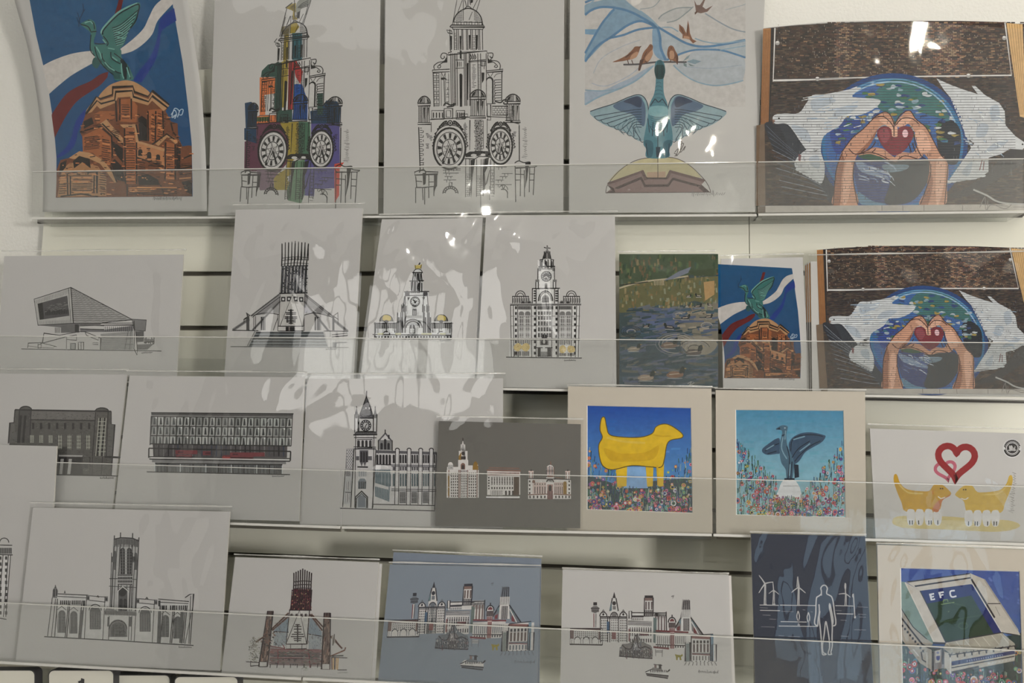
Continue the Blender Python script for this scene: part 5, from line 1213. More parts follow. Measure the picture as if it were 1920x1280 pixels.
def tower_full():
    """whole office palace with central clock tower, gold autumn trees at its foot"""
    A = Art((176, 171, 164)); A.zoom(880, 390, 3.555); rnd = random.Random(2)
    d, wt, gy = (44, 42, 42), (194, 190, 184), (110, 107, 104)
    A.L = 1
    for q in ([(275, 640), (740, 640), (735, 995), (265, 993)], [(420, 535), (602, 535), (600, 640), (418, 640)], [(440, 475), (582, 475), (580, 540), (440, 540)], [(458, 385), (570, 385), (570, 480), (456, 480)], [(470, 345), (565, 340), (568, 390), (460, 390)]): A.poly(q, wt)
    A.L = 2
    A.line([(519, 248), (519, 285)], 1.4); A.line([(497, 262), (541, 268)], 1.4); A.ell(519, 266, 12, 9, gy); A.ell(519, 290, 12, 12, gy)
    for x in (500, 512, 524, 536): A.line([(x, 288), (x, 338)], 1.6)
    A.rect(503, 295, 510, 335, d); A.rect(524, 295, 531, 335, d); A.line([(470, 345), (490, 342), (500, 300)], 1.2); A.line([(536, 300), (545, 342), (565, 345)], 1.2)
    for x in (472, 485, 505, 525, 545, 560): A.line([(x, 342), (x, 400)], 1.5)
    for x in (478, 512, 548): A.arch(x - 7, x + 7, 352, 398, d)
    A.line([(460, 390), (572, 388)], 1.6); A.line([(470, 405), (562, 405)], 1.0); A.rect(460, 392, 478, 420, gy); A.rect(553, 392, 571, 420, gy)
    A.L = 3
    A.ell(513, 455, 36, 36, d, n=22); A.ring(513, 455, 28, 28, 0.7, (140, 138, 134), 4); A.L = 4
    for i in range(12): a = i * PI / 6; A.seg(1.3, (150, 148, 144), 513 + 31 * math.cos(a), 455 + 31 * math.sin(a), 513 + 20 * math.cos(a), 455 + 20 * math.sin(a))
    A.seg(1.4, (180, 176, 170), 513, 455, 498, 466, 513, 455, 526, 470); A.L = 3
    A.line([(458, 400), (456, 480)], 1.1); A.line([(566, 400), (568, 480)], 1.1)
    for x in (440, 556): A.rect(x, 476, x + 26, 492, gy); A.line([(x + 3, 492), (x + 3, 540)], 1.2); A.line([(x + 20, 492), (x + 20, 540)], 1.2)
    A.arch(502, 520, 500, 532, gy); A.line([(418, 536), (604, 534)], 1.4)
    for x in (432, 577): A.grid(x - 6, 545, x + 14, 625, 1, 5, 0.8, 0.6, d)
    for x in (420, 445, 568, 592): A.line([(x, 536), (x, 635)], 1.2)
    A.arc(508, 620, 48, 68, 0, 180, 1.5); A.arc(508, 618, 38, 56, 0, 180, 1.0); A.arch(484, 530, 580, 630, gy); A.grid(485, 595, 530, 628, 4, 2, 0.7, 0.7, d, 4)
    for cx in (340, 680):
        A.arc(cx, 585, 32, 34, 0, 180, 1.1); A.arc(cx, 590, 22, 24, 0, 180, 0.9); A.line([(cx - 55, 588), (cx + 58, 588)], 1.2)
        for k in range(8): A.line([(cx - 52 + k * 15, 585), (cx - 52 + k * 15, 635)], 0.9); A.rect(cx - 50 + k * 15, 600, cx - 44 + k * 15, 630, gy)
    for cx in (358, 398, 617, 658): A.dome(cx, 634, 18, 18, gy); A.dome(cx, 634, 11, 12, d, 4)
    A.line([(272, 642), (745, 640)], 2.0, gy); A.line([(272, 648), (745, 646)], 0.8)
    # facade windows
    for x in (302, 428, 572, 695): A.grid(x, 645, x + 17, 985, 1, 9, 0.75, 0.52, d)
    for x0, x1 in ((326, 410), (600, 680)):
        A.rect(x0, 652, x1, 676, gy); A.hatch(x0, 654, x1, 674, 10, 0.8, d, True)
        for k in range(2):
            c = x0 + (x1 - x0) * (k + .5) / 2
            A.arch(c - 18, c + 18, 688, 715, gy)
            for (ya, yb) in ((720, 782), (790, 822), (830, 862)): A.rect(c - 17, ya, c + 17, yb, (70, 68, 66)); A.hatch(c - 17, ya, c + 17, yb, 3, 0.9, wt, True, 4); A.hatch(c - 17, ya, c + 17, yb, 2, 0.7, wt, False, 4)
        A.rect(x0, 880, x1, 910, (70, 68, 66)); A.hatch(x0, 880, x1, 910, 7, 1.2, wt, True, 4)
    A.rect(452, 652, 560, 676, gy); A.hatch(455, 654, 558, 674, 12, 0.8, d, True)
    for (ya, yb) in ((688, 712), (720, 745), (754, 782), (793, 822), (832, 862)): A.grid(455, ya, 548, yb, 5, 1, 0.68, 0.96, d); A.grid(455, ya, 548, yb, 5, 1, 0.06, 0.96, wt, 4)
    for x in (275, 293, 322, 415, 445, 552, 590, 598, 685, 715, 735): A.line([(x, 650), (x - (508 - x) * -0.03 - 2, 993)], 0.9)
    for y in (720, 785, 868, 880): A.line([(272, y), (738, y)], 0.7, gy)
    A.arch(482, 518, 840, 870, d); A.rect(470, 866, 528, 912, gy); A.L = 4; A.arch(478, 520, 876, 912, d); A.ell(498, 890, 8, 14, (170, 166, 160), 5)
    A.line([(440, 930), (555, 930)], 1.2); A.rect(455, 932, 475, 990, gy); A.rect(520, 932, 545, 990, gy); A.hatch(455, 932, 475, 990, 5, 0.8, d, True); A.hatch(520, 932, 545, 990, 5, 0.8, d, True); A.line([(497, 912), (497, 955)], 3.0, (200, 196, 190)); A.line([(475, 960), (520, 960)], 0.9); A.hatch(472, 965, 522, 992, 5, 0.7, d)
    A.L = 6
    for i, cx in enumerate((322, 376, 622, 678)):
        cy = 928 + (12 if i > 1 else 0)
        A.poly(smooth([(cx + rnd.uniform(22, 30) * math.cos(t), cy + rnd.uniform(22, 30) * math.sin(t)) for t in [k * 0.7 for k in range(9)]], 3, True), (196, 172, 116))
        for k in range(10): x, y = cx + rnd.uniform(-18, 18), cy + rnd.uniform(-18, 18); A.line([(x, y), (x + 5, y + 4)], 0.8, rnd.choice([(170, 140, 80), (214, 192, 140)]), 7)
        for k in range(6): A.line([(cx - 20 + k * 8, cy + 26), (cx - 20 + k * 8, 985)], 1.0, d)
    A.line([(245, 993), (750, 999)], 1.2); A.scribble(632, 1016, 708, 1014, 0.6, (80, 78, 76), 2)
    return A

def ducks():
    """painting of a dark park pond with ducks"""
    A = Art((180, 176, 170)); A.zoom(1140, 390, 3.459); rnd = random.Random(9); A.clip = (1161, 476, 1346.5, 725)
    A.L = 1; A.rect(60, 300, 730, 1170, (57, 69, 69))
    A.L = 2
    A.poly(smooth([(60, 290), (720, 280), (720, 430), (560, 430), (380, 470), (200, 480), (60, 520)], 3, True), (65, 76, 57)); A.poly([(60, 520), (260, 478), (440, 460), (720, 440), (720, 640), (560, 600), (380, 660), (60, 680)], (90, 88, 60)); A.poly([(200, 680), (420, 640), (480, 700), (450, 830), (300, 810), (220, 740)], (79, 88, 114)); A.poly([(440, 660), (720, 600), (720, 900), (460, 870), (430, 760)], (107, 102, 90)); A.poly([(60, 860), (420, 830), (720, 930), (720, 1170), (60, 1170)], (50, 67, 74))
    for _ in range(640):
        y = rnd.uniform(300, 1150); x = rnd.uniform(70, 710)
        if y < 450: c = rnd.choice([(50, 65, 48), (83, 95, 62), (114, 102, 74), (57, 74, 62), (95, 81, 60), (72, 88, 62)]); dx, dy = rnd.uniform(-8, 8), rnd.uniform(14, 42)
        elif y < 640: c = rnd.choice([(105, 98, 65), (69, 81, 55), (128, 114, 81), (79, 90, 74), (112, 93, 62), (119, 121, 98)]); dx, dy = rnd.uniform(-6, 6), rnd.uniform(10, 38)
        else: c = rnd.choice([(55, 72, 76), (74, 83, 102), (46, 60, 65), (90, 93, 98), (62, 79, 93), (81, 83, 76)] + ([(133, 124, 107), (114, 107, 98)] if x > 380 and y < 900 else [])); dx, dy = rnd.uniform(40, 110), rnd.uniform(-22, 8)
        A.line(smooth([(x, y), (x + dx * .5, y + dy * .5 + rnd.uniform(-4, 4)), (x + dx, y + dy)], 3), rnd.uniform(1.2, 4.0), c, 3 + rnd.randrange(4))
    A.L = 8
    A.ell(600, 330, 60, 26, (62, 74, 54)); A.line(smooth([(70, 520), (180, 488), (280, 470), (420, 455), (520, 440)]), 2.0, (161, 149, 124)); A.line([(75, 500), (260, 478)], 1.2, (41, 41, 39)); A.poly([(360, 470), (460, 410), (540, 380), (520, 420), (420, 460)], (105, 109, 119)); A.poly([(520, 410), (690, 390), (690, 440), (560, 440)], (60, 69, 50)); A.poly([(620, 480), (690, 470), (690, 560), (630, 600)], (154, 124, 83))
    for i in range(7): A.line([(300 + i * 10, 468), (302 + i * 10, 500)], 1.0, (150, 140, 116))
    A.poly(smooth([(480, 850), (620, 830), (710, 880), (640, 950), (500, 920)], 4, True), (128, 121, 107))
    A.L = 9
    for cx, cy, rx, n in ((150, 800, 66, 4), (440, 880, 110, 5), (560, 910, 100, 4), (460, 690, 50, 3), (640, 760, 60, 2)):
        for k in range(n): A.arc(cx, cy, rx * (0.4 + 0.2 * k), rx * 0.55 * (0.4 + 0.2 * k), rnd.uniform(-30, 20), rnd.uniform(200, 340), 0.8, rnd.choice([(145, 140, 133), (105, 107, 114), (41, 48, 53)]))
    A.L = 10
    for x, y, s_, f, c in ((170, 910, 1.0, 1, (128, 119, 105)), (400, 885, 1.3, 1, (105, 88, 76)), (560, 930, 1.3, 1, (79, 72, 67)), (250, 1095, 1.3, 1, (138, 121, 105)), (440, 1075, 1.4, 1, (119, 90, 72)), (395, 770, 0.8, -1, (46, 48, 53)), (505, 710, 0.7, 1, (46, 46, 48)), (585, 635, 0.6, 1, (46, 46, 48)), (525, 570, 0.4, 1, (41, 43, 43)), (585, 568, 0.5, -1, (39, 46, 41)), (655, 705, 0.6, 1, (46, 46, 48)), (660, 628, 0.4, -1, (46, 46, 48)), (515, 635, .35, 1, (46, 46, 48)), (250, 765, .5, 1, (41, 41, 48))):
        X = lambda a: x + f * s_ * a
        A.poly(smooth([(X(-44), y + 4 * s_), (X(-20), y - 12 * s_), (X(16), y - 10 * s_), (X(34), y - 4 * s_), (X(30), y + 12 * s_), (X(-10), y + 18 * s_), (X(-36), y + 14 * s_)], 3, True), c)
        A.poly(smooth([(X(16), y - 4 * s_), (X(22), y - 26 * s_), (X(34), y - 34 * s_), (X(42), y - 26 * s_), (X(38), y - 6 * s_)], 3, True), (36, 43, 41), 11); A.poly([(X(40), y - 28 * s_), (X(52), y - 24 * s_), (X(40), y - 22 * s_)], (147, 124, 76), 11); A.line([(X(-30), y + 3 * s_), (X(16), y - 2 * s_)], 0.9, (171, 157, 138), 11)
        A.line([(X(-40), y + 20 * s_), (X(30), y + 20 * s_)], 0.9, (147, 145, 138), 11)
    A.line(smooth([(515, 1140), (540, 1125), (530, 1150), (560, 1130)]), 0.8, (150, 150, 146), 12)
    return A
# ------------------------------------------------------------------ artwork: third row
def dark_hall():
    A = Art((150, 145, 140)); A.zoom(0, 680, 4.267); rnd = random.Random(6)
    b, d, m = (66, 63, 60), (34, 32, 32), (84, 80, 77)
    A.L = 1
    A.poly([(120, 375), (890, 388), (890, 490), (918, 492), (890, 900), (66, 895), (80, 480), (112, 478)], b)
    A.L = 2
    A.poly([(245, 385), (765, 395), (765, 455), (245, 455)], m); A.dome(205, 378, 48, 30, b); A.rect(155, 376, 250, 640, (58, 55, 54)); A.dome(815, 386, 52, 26, b); A.rect(765, 384, 865, 750, (70, 66, 63)); A.poly([(80, 480), (112, 478), (140, 640), (66, 640)], (74, 71, 68)); A.poly([(865, 490), (918, 492), (905, 740), (850, 745)], (72, 69, 66))
    A.L = 3
    for _ in range(700): x, y = rnd.uniform(90, 890), rnd.uniform(400, 890); A.rect(x, y, x + rnd.uniform(5, 14), y + 4, rnd.choice([(46, 44, 43), (88, 84, 80), (58, 55, 53), (40, 38, 38)]))
    A.L = 4
    A.line([(120, 375), (890, 388)], 2.0, d); A.line([(245, 455), (765, 462)], 1.6, d); A.arc(205, 378, 48, 30, 0, 180, 1.6, d); A.arc(815, 386, 52, 26, 0, 180, 1.6, d); A.line([(112, 478), (80, 480), (66, 645)], 1.4, d); A.line([(890, 388), (890, 490), (918, 493), (890, 900)], 1.2, d); A.line([(120, 375), (112, 478)], 1.4, d); A.line([(155, 376), (140, 640)], 1.2, d); A.line([(250, 380), (245, 455), (235, 640)], 1.2, d); A.line([(765, 395), (740, 745)], 1.2, d); A.line([(865, 388), (850, 745)], 1.2, d)
    lt = (140, 138, 126)
    for i in range(8):
        x = 265 + i * 64; A.rect(x - 9, 480, x + 9, 530, d)
    for i in range(7):
        x = 255 + i * 75; y1 = 640 if i < 3 else 690
        A.rect(x - 17, 578, x + 17, y1, d); A.hatch(x - 17, 578, x + 17, y1, 3, 0.8, lt, True, 5); A.hatch(x - 17, 578, x + 17, y1, 4, 0.6, lt, False, 5)
    for x in (150, 185): A.line([(x + 18, 420), (x, 640)], 3.2, d)
    for x in (780, 815): A.poly([(x + 12, 440), (x + 34, 440), (x + 12, 745), (x - 14, 745)], d); A.line([(x + 12, 440), (x - 14, 745)], 0.9, lt, 5); A.line([(x + 34, 440), (x + 12, 745)], 0.9, lt, 5); 
    for i in range(9): A.line([(782, 470 + i * 30), (845, 470 + i * 30)], 0.7, lt, 5)
    A.line([(470, 742), (660, 745)], 2.0, (130, 126, 122)); A.rect(470, 755, 655, 895, d)
    for x in (485, 550): A.poly([(x, 768), (x + 26, 768), (x + 12, 890), (x - 12, 890)], (136, 132, 128), 5)
    A.frame(660, 755, 720, 895, 0.8, d); A.rect(655, 800, 705, 845, (48, 46, 46)); A.line([(740, 750), (735, 895)], 1.0, d); A.line([(820, 750), (810, 895)], 1.0, d); A.line([(835, 752), (968, 757)], 2.6, d); A.line([(440, 895), (945, 905)], 1.6, d); A.scribble(800, 922, 910, 922, 0.7, d, 7)
    return A

def office():
    A = Art((158, 154, 149)); A.zoom(200, 680, 4.0); rnd = random.Random(7)
    d, g = (44, 43, 42), (96, 94, 91)
    A.L = 1
    A.poly([(335, 370), (1398, 378), (1385, 622), (325, 606)], (122, 120, 116)); A.poly([(345, 608), (1355, 622), (1352, 712), (350, 702)], (70, 67, 67)); A.poly([(362, 750), (1318, 762), (1312, 833), (360, 818)], (78, 78, 78))
    A.poly([(320, 702), (1378, 716), (1376, 738), (320, 722)], (128, 126, 123)); A.poly([(340, 724), (1345, 740), (1345, 760), (340, 745)], (108, 106, 104))
    A.L = 2
    A.poly([(335, 370), (1400, 378), (1395, 405), (335, 392)], (74, 72, 71)); A.line([(333, 374), (1402, 382)], 1.4, d)
    for r in range(3):
        for c in range(22):
            x = 334 + c * 48.2 - r * 3; y = 402 + r * 72 + c * 0.55
            A.poly([(x + 3, y + 2), (x + 44, y + 3), (x + 42, y + 64), (x + 1, y + 62)], rnd.choice([(150, 149, 144), (132, 131, 127), (116, 116, 112), (142, 143, 138)]))
            A.poly([(x + 20, y + 8), (x + 29, y + 10), (x + 34, y + 60), (x + 15, y + 60)], rnd.choice([(70, 70, 70), (52, 52, 52)]), 3)
            if rnd.random() < .5: A.poly([(x + 3, y + 2), (x + 14, y + 3), (x + 6, y + 62), (x + 1, y + 62)], (82, 82, 80), 3)
            if rnd.random() < .3: A.poly([(x + 28, y + 3), (x + 44, y + 3), (x + 40, y + 20)], (176, 174, 170), 3)
            A.line([(x, y), (x - 3, y + 70)], 1.3, d, 4)
        A.line([(332 - r * 3, 402 + r * 72), (1394 - r * 3, 414 + r * 72)], 1.2, d, 4)
    A.line([(325, 607), (1384, 623)], 1.4, d, 4); A.line([(1394, 385), (1384, 622)], 1.0, d, 4)
    A.L = 3
    for i in range(28): x = 355 + i * 36; A.line([(x, 612 + i * .4), (x, 700)], rnd.uniform(0.6, 2), rnd.choice([(40, 38, 40), (100, 96, 96), (52, 56, 66)]))
    for x0, x1, y in ((515, 680, 655), (720, 780, 662), (925, 1185, 672), (520, 640, 690), (870, 1100, 692)): A.rect(x0, y, x1, y + 30, (98, 54, 56)); A.rect(x0 + 20, y + 8, x0 + 60, y + 22, (70, 44, 48))
    A.line([(317, 640), (1380, 664)], 1.8, d, 4); A.line([(317, 640), (315, 712)], 1.8, d, 4); A.line([(1380, 664), (1377, 735)], 1.8, d, 4); A.line([(320, 703), (1378, 717)], 1.2, d, 4); A.line([(320, 722), (1376, 739)], 1.4, d, 4); A.poly([(865, 702), (930, 704), (920, 726), (868, 724)], (128, 66, 62), 4)
    A.line([(330, 712), (1370, 727)], 1.0, (180, 176, 172), 4)
    for i in range(11): x = 362 + i * 95.5; A.line([(x, 752 + i), (x - 1, 818 + i * 1.4)], 1.6 if i % 2 else 1.0, (170, 172, 170) if i % 2 == 0 else d, 4)
    for i in range(70): x = 368 + i * 13.5; A.line([(x, 760 + i * .16), (x, 818 + i * .2)], 0.6, rnd.choice([(50, 50, 50), (104, 106, 106)]), 3)
    A.line([(362, 752), (1318, 764)], 1.6, d, 4); A.line([(300, 817), (1375, 838)], 1.4, d, 4); A.scribble(1240, 852, 1330, 850, 0.6, (80, 80, 80), 11)
    return A

def town_hall():
    """gothic brick hall with a steep clock tower"""
    A = Art((164, 160, 153)); A.zoom(550, 690, 4.0); rnd = random.Random(8)
    d, g, m, w_ = (42, 40, 42), (108, 106, 104), (78, 76, 78), (172, 168, 164)
    A.L = 1
    for q, c in (([(465, 370), (622, 370), (595, 1050), (450, 1050)], w_), ([(397, 605), (460, 605), (440, 760), (392, 755)], m), ([(390, 760), (455, 760), (435, 1020), (372, 1018)], (150, 148, 146)), ([(615, 610), (1075, 630), (1060, 1020), (600, 1015)], w_), ([(635, 535), (742, 540), (742, 615), (635, 612)], g)): A.poly(q, c)
    A.L = 2
    A.poly([(548, 212), (605, 372), (490, 372)], m); A.line([(548, 212), (490, 372)], 1.2); A.line([(548, 212), (605, 372)], 1.2); A.line([(550, 170), (548, 215)], 1.6)
    for i in range(9): y = 245 + i * 14; A.line([(548 - (y - 212) * .34, y), (548 + (y - 212) * .34, y)], 0.9, d)
    for i in range(40): y = rnd.uniform(240, 365); x = 548 + rnd.uniform(-.3, .3) * (y - 212); A.rect(x, y, x + 6, y + 7, rnd.choice([d, (60, 58, 62), (110, 108, 108)]))
    for x in (545, 570): A.ell(x, 300, 5, 7, w_, 3)
    A.rect(540, 315, 556, 345, d)
    for x in (474, 614): A.poly([(x, 290), (x + 12, 350), (x - 12, 350)], m); A.rect(x - 14, 345, x + 14, 375, g); A.line([(x - 13, 345), (x - 14, 480)], 1.3); A.line([(x + 13, 345), (x + 10, 480)], 1.3); A.line([(x, 285), (x, 300)], 1.2)
    A.frame(492, 375, 600, 475, 1.4); A.ell(543, 430, 42, 44, d, 3, n=22); A.ell(543, 430, 22, 24, (140, 138, 136), 4, n=16); A.L = 5
    for i in range(12): a = i * PI / 6; A.ell(543 + 32 * math.cos(a), 430 + 33 * math.sin(a), 4.5, 5, (160, 158, 156), n=6)
    A.ell(543, 430, 12, 16, w_); A.seg(1.2, K, 543, 430, 536, 450, 543, 430, 552, 418)
    A.L = 3
    A.rect(458, 478, 628, 500, g); A.line([(450, 500), (630, 498)], 1.8); A.line([(470, 478), (620, 478)], 1.4); A.hatch(462, 480, 626, 498, 18, 1.0, d, True); A.line([(455, 520), (625, 522)], 1.2)
    for x in (490, 520, 548, 577): A.arch(x - 9, x + 9, 540, 590, d)
    A.frame(480, 535, 592, 598, 1.0); A.line([(452, 605), (620, 605)], 2.0, m); A.line([(452, 590), (620, 592)], 1.0)
    for x in (468, 605): A.line([(x, 500), (x - 8, 1045)], 1.0)
    A.rect(497, 615, 562, 705, m)
    for x in (510, 530, 550): A.arch(x - 7, x + 7, 625, 705, d, 4)
    A.rect(470, 660, 494, 690, m); A.rect(560, 660, 590, 690, m); A.poly([(500, 705), (512, 738), (524, 705), (536, 738), (548, 705)], m); A.line([(480, 740), (560, 742)], 2.0, d); A.rect(486, 770, 550, 812, (92, 100, 104)); A.hatch(486, 770, 550, 812, 5, 1.2, w_, True, 4); A.poly([(485, 850), (500, 828), (535, 828), (548, 850), (545, 905), (485, 905)], (100, 106, 110)); A.hatch(488, 850, 545, 905, 4, 1.4, d, True, 4)
    A.poly([(462, 965), (512, 920), (560, 965), (552, 1050), (462, 1050)], (140, 142, 142)); A.line([(462, 970), (512, 922), (560, 970)], 1.6); A.line([(470, 1048), (474, 975), (512, 940), (550, 975), (548, 1048)], 1.0); A.arch(485, 540, 952, 1042, (98, 102, 106)); A.line([(466, 970), (466, 1048)], 1.4); A.line([(556, 970), (556, 1048)], 1.4)
    A.bricks(397, 610, 450, 750, 12, 16, 1.0, w_, 3)
    A.arch(395, 428, 765, 810, g); A.rect(400, 850, 428, 915, g); A.rect(393, 940, 422, 1005, g); A.hatch(400, 850, 428, 915, 2, 1.2, w_, True, 4); A.hatch(393, 940, 422, 1005, 2, 1.2, w_, True, 4); A.line([(390, 760), (370, 1040)], 1.1); A.line([(455, 610), (430, 1045)], 1.3); A.line([(620, 610), (592, 1055)], 1.3); A.line([(388, 930), (432, 932)], 1.0)
    # gable
    A.poly([(690, 485), (725, 540), (655, 538)], w_); A.line([(640, 545), (690, 488), (740, 548)], 2.0, m); A.line([(689, 460), (689, 490)], 1.4); A.rect(710, 500, 722, 530, d)
    for x in (662, 689, 714): A.arch(x - 9, x + 9, 560 if x != 689 else 530, 610, d, 4)
    A.line([(637, 540), (637, 640)], 1.2); A.line([(742, 540), (742, 640)], 1.2)
    # long wing of bays
    A.poly([(620, 615), (1075, 628), (1072, 648), (620, 636)], m); A.L = 4
    for x in (780, 868, 955, 1035): A.poly([(x - 14, 612), (x - 8, 600), (x + 8, 600), (x + 14, 612), (x + 10, 1022), (x - 18, 1020)], w_); A.line([(x - 13, 612), (x - 20, 1022)], 1.0, d, 5); A.line([(x + 14, 612), (x + 8, 1022)], 1.0, d, 5); A.arc(x, 614, 15, 14, 0, 180, 1.4, d, 5)
    A.L = 3
    for (x0, x1, n) in ((618, 735, 5), (742, 765, 1), (795, 852, 3), (884, 938, 3), (970, 1020, 3), (1052, 1066, 1)):
        c = (x1 - x0) / n
        for k in range(n):
            x = x0 + c * (k + .5); A.arch(x - c * .36, x + c * .36, 648, 712 if n < 5 else 722, d); A.arch(x - c * .36, x + c * .36, 790, 885, (70, 82, 86))
            if n <= 3: A.rect(x - c * .36, 740, x + c * .36, 766, m)
        if n > 3:
            for k in range(9): A.line([(x0 + k * 13, 760), (x0 + k * 12, 1000)], 2.0, (90, 102, 106))
        elif n == 3: A.rect(x0, 928, x1 - 8, 1012, (70, 70, 72)); A.hatch(x0, 928, x1 - 8, 1012, 4, 1.0, g, True, 4); A.hatch(x0, 928, x1 - 8, 1012, 3, 0.8, g, False, 4)
    A.poly([(615, 860), (715, 890), (715, 912), (610, 885)], w_, 4); A.poly([(610, 960), (715, 1000), (715, 1022), (605, 1010)], w_, 4)
    for y in (725, 735, 775, 905, 918): A.line([(735, y), (1072, y + 6)], 1.2, m, 4)
    A.line([(620, 722), (735, 725)], 1.4, d, 4); A.line([(595, 1020), (1062, 1030)], 1.2, d, 4); A.line([(1074, 630), (1060, 1065)], 1.2, d, 4); A.line([(350, 1050), (700, 1060), (1062, 1070)], 1.2, d)
    return A

def block_palace(A, x0, y0, x1, y1, rnd, wt, d, rows, cols, L=3):
    A.rect(x0, y0, x1, y1, wt, L); A.grid(x0, y0, x1, y1, cols, rows, 0.5, 0.6, d, L + 1)

def three_buildings():
    A = Art((168, 164, 158)); A.zoom(800, 770, 5.332); rnd = random.Random(2)
    wt, d, br, gd = (188, 182, 176), (58, 52, 50), (112, 86, 76), (124, 96, 50)
    A.L = 2
    A.poly([(362, 290), (385, 400), (340, 400)], wt); A.line([(362, 270), (362, 300)], 1.6, d); A.rect(340, 335, 385, 490, wt); A.ell(364, 362, 13, 15, (150, 146, 142), 3); A.rect(322, 400, 408, 490, wt); A.poly([(320, 455), (345, 410), (350, 490), (320, 490)], gd, 3); A.ell(364, 425, 16, 20, d, 3); A.rect(342, 455, 390, 485, d, 3); A.rect(315, 490, 415, 590, wt); A.arch(340, 385, 520, 585, br, 3); A.arch(350, 375, 540, 585, d, 4)
    A.rect(205, 560, 315, 590, wt); A.dome(238, 545, 26, 34, wt); A.rect(212, 540, 265, 585, (150, 146, 142)); A.poly([(455, 590), (470, 520), (490, 500), (512, 530), (518, 590)], gd); A.rect(415, 545, 460, 590, wt)
    A.rect(200, 590, 520, 868, wt); A.L = 3
    for x in (222, 322, 335, 410, 505): A.line([(x, 590), (x - 2, 868)], 1.3, br)
    A.rect(212, 650, 228, 850, gd)
    A.grid(238, 610, 318, 865, 4, 9, 0.5, 0.62, d); A.grid(340, 590, 405, 865, 4, 11, 0.55, 0.7, (96, 92, 90)); A.grid(415, 610, 500, 865, 4, 9, 0.5, 0.62, d)
    for k in range(60): x, y = rnd.uniform(205, 515), rnd.uniform(540, 865); A.line([(x, y), (x + rnd.uniform(-6, 10), y + rnd.uniform(-3, 8))], 0.7, rnd.choice([d, br, wt]), 5)
    # classical block
    A.L = 2
    A.rect(605, 600, 935, 840, wt); A.line([(620, 568), (925, 575)], 1.6, br); A.line([(600, 592), (942, 600)], 2.4, br); A.rect(608, 615, 930, 645, (150, 128, 120)); A.L = 3
    for k in range(18): A.rect(640 + k * 16, 618, 648 + k * 16, 640, br if k % 3 else d)
    A.grid(640, 655, 870, 745, 9, 1, 0.5, 0.9, (86, 80, 78)); A.grid(640, 655, 870, 745, 9, 3, 0.5, 0.1, wt, 4); A.grid(608, 655, 635, 790, 1, 5, 0.5, 0.6, d); A.grid(640, 758, 870, 785, 9, 1, 0.5, 0.8, d); A.rect(640, 795, 760, 845, (92, 88, 84)); A.hatch(640, 795, 760, 845, 7, 1.4, wt, True, 4); A.grid(775, 795, 880, 845, 3, 1, 0.5, 0.9, d); A.rect(870, 660, 925, 845, (108, 84, 62)); A.hatch(872, 660, 925, 845, 4, 1.2, d, True); A.rect(595, 855, 930, 872, (196, 192, 188)); A.line([(595, 874), (930, 880)], 1.2, d)
    # domed block
    A.L = 2
    A.line([(1240, 505), (1240, 545)], 1.4, br); A.dome(1234, 590, 40, 50, wt); A.rect(1196, 588, 1274, 612, (140, 132, 128)); A.rect(1202, 612, 1268, 660, wt); A.L = 3
    for k in range(6): A.line([(1200 + k * 14, 545 + abs(k - 2.5) * 8), (1200 + k * 14, 660)], 1.0, br if k % 2 else d)
    A.rect(1205, 640, 1265, 662, br); A.rect(1195, 662, 1272, 690, wt, 2); A.dome(1234, 712, 34, 34, wt, 2); A.arc(1234, 712, 34, 30, 0, 180, 1.4, d)
    for x in (1022, 1388): A.rect(x, 605, x + 44, 680, wt, 2); A.line([(x + 8, 610), (x + 8, 680)], 1.2, br); A.line([(x + 34, 610), (x + 34, 680)], 1.2, br); A.rect(x - 4, 600, x + 48, 612, (190, 170, 160)); A.line([(x + 22, 585), (x + 22, 602)], 1.6, d)
    A.rect(1015, 680, 1442, 880, wt, 2); A.rect(1060, 715, 1195, 835, (176, 158, 150)); A.rect(1272, 715, 1370, 835, (176, 158, 150)); A.L = 4; A.arch(1055, 1085, 690, 720, br); A.arch(1365, 1400, 705, 835, gd)
    for x0, x1 in ((1070, 1195), (1275, 1365)): A.grid(x0, 755, x1, 830, 5, 1, 0.4, 0.95, (84, 72, 70)); A.grid(x0, 720, x1, 745, 5, 1, 0.3, 0.7, d)
    for x in (1030, 1425): A.grid(x - 10, 685, x + 10, 840, 1, 4, 0.7, 0.5, d)
    A.line([(1015, 838), (1205, 832)], 1.4, br); A.line([(1270, 832), (1442, 840)], 1.4, br); A.grid(1015, 842, 1200, 878, 5, 1, 0.4, 0.7, d); A.grid(1275, 842, 1442, 878, 5, 1, 0.4, 0.7, d); A.rect(1205, 735, 1262, 885, (150, 120, 112)); A.arch(1218, 1250, 742, 800, d, 5); A.hatch(1205, 800, 1262, 885, 4, 1.4, (86, 60, 60), True, 5); A.line([(1000, 675), (1442, 685)], 1.2, d); A.line([(1285, 665), (1360, 672)], 1.2, br)
    A.scribble(1285, 912, 1430, 905, 0.6, (78, 76, 72), 3)
    return A

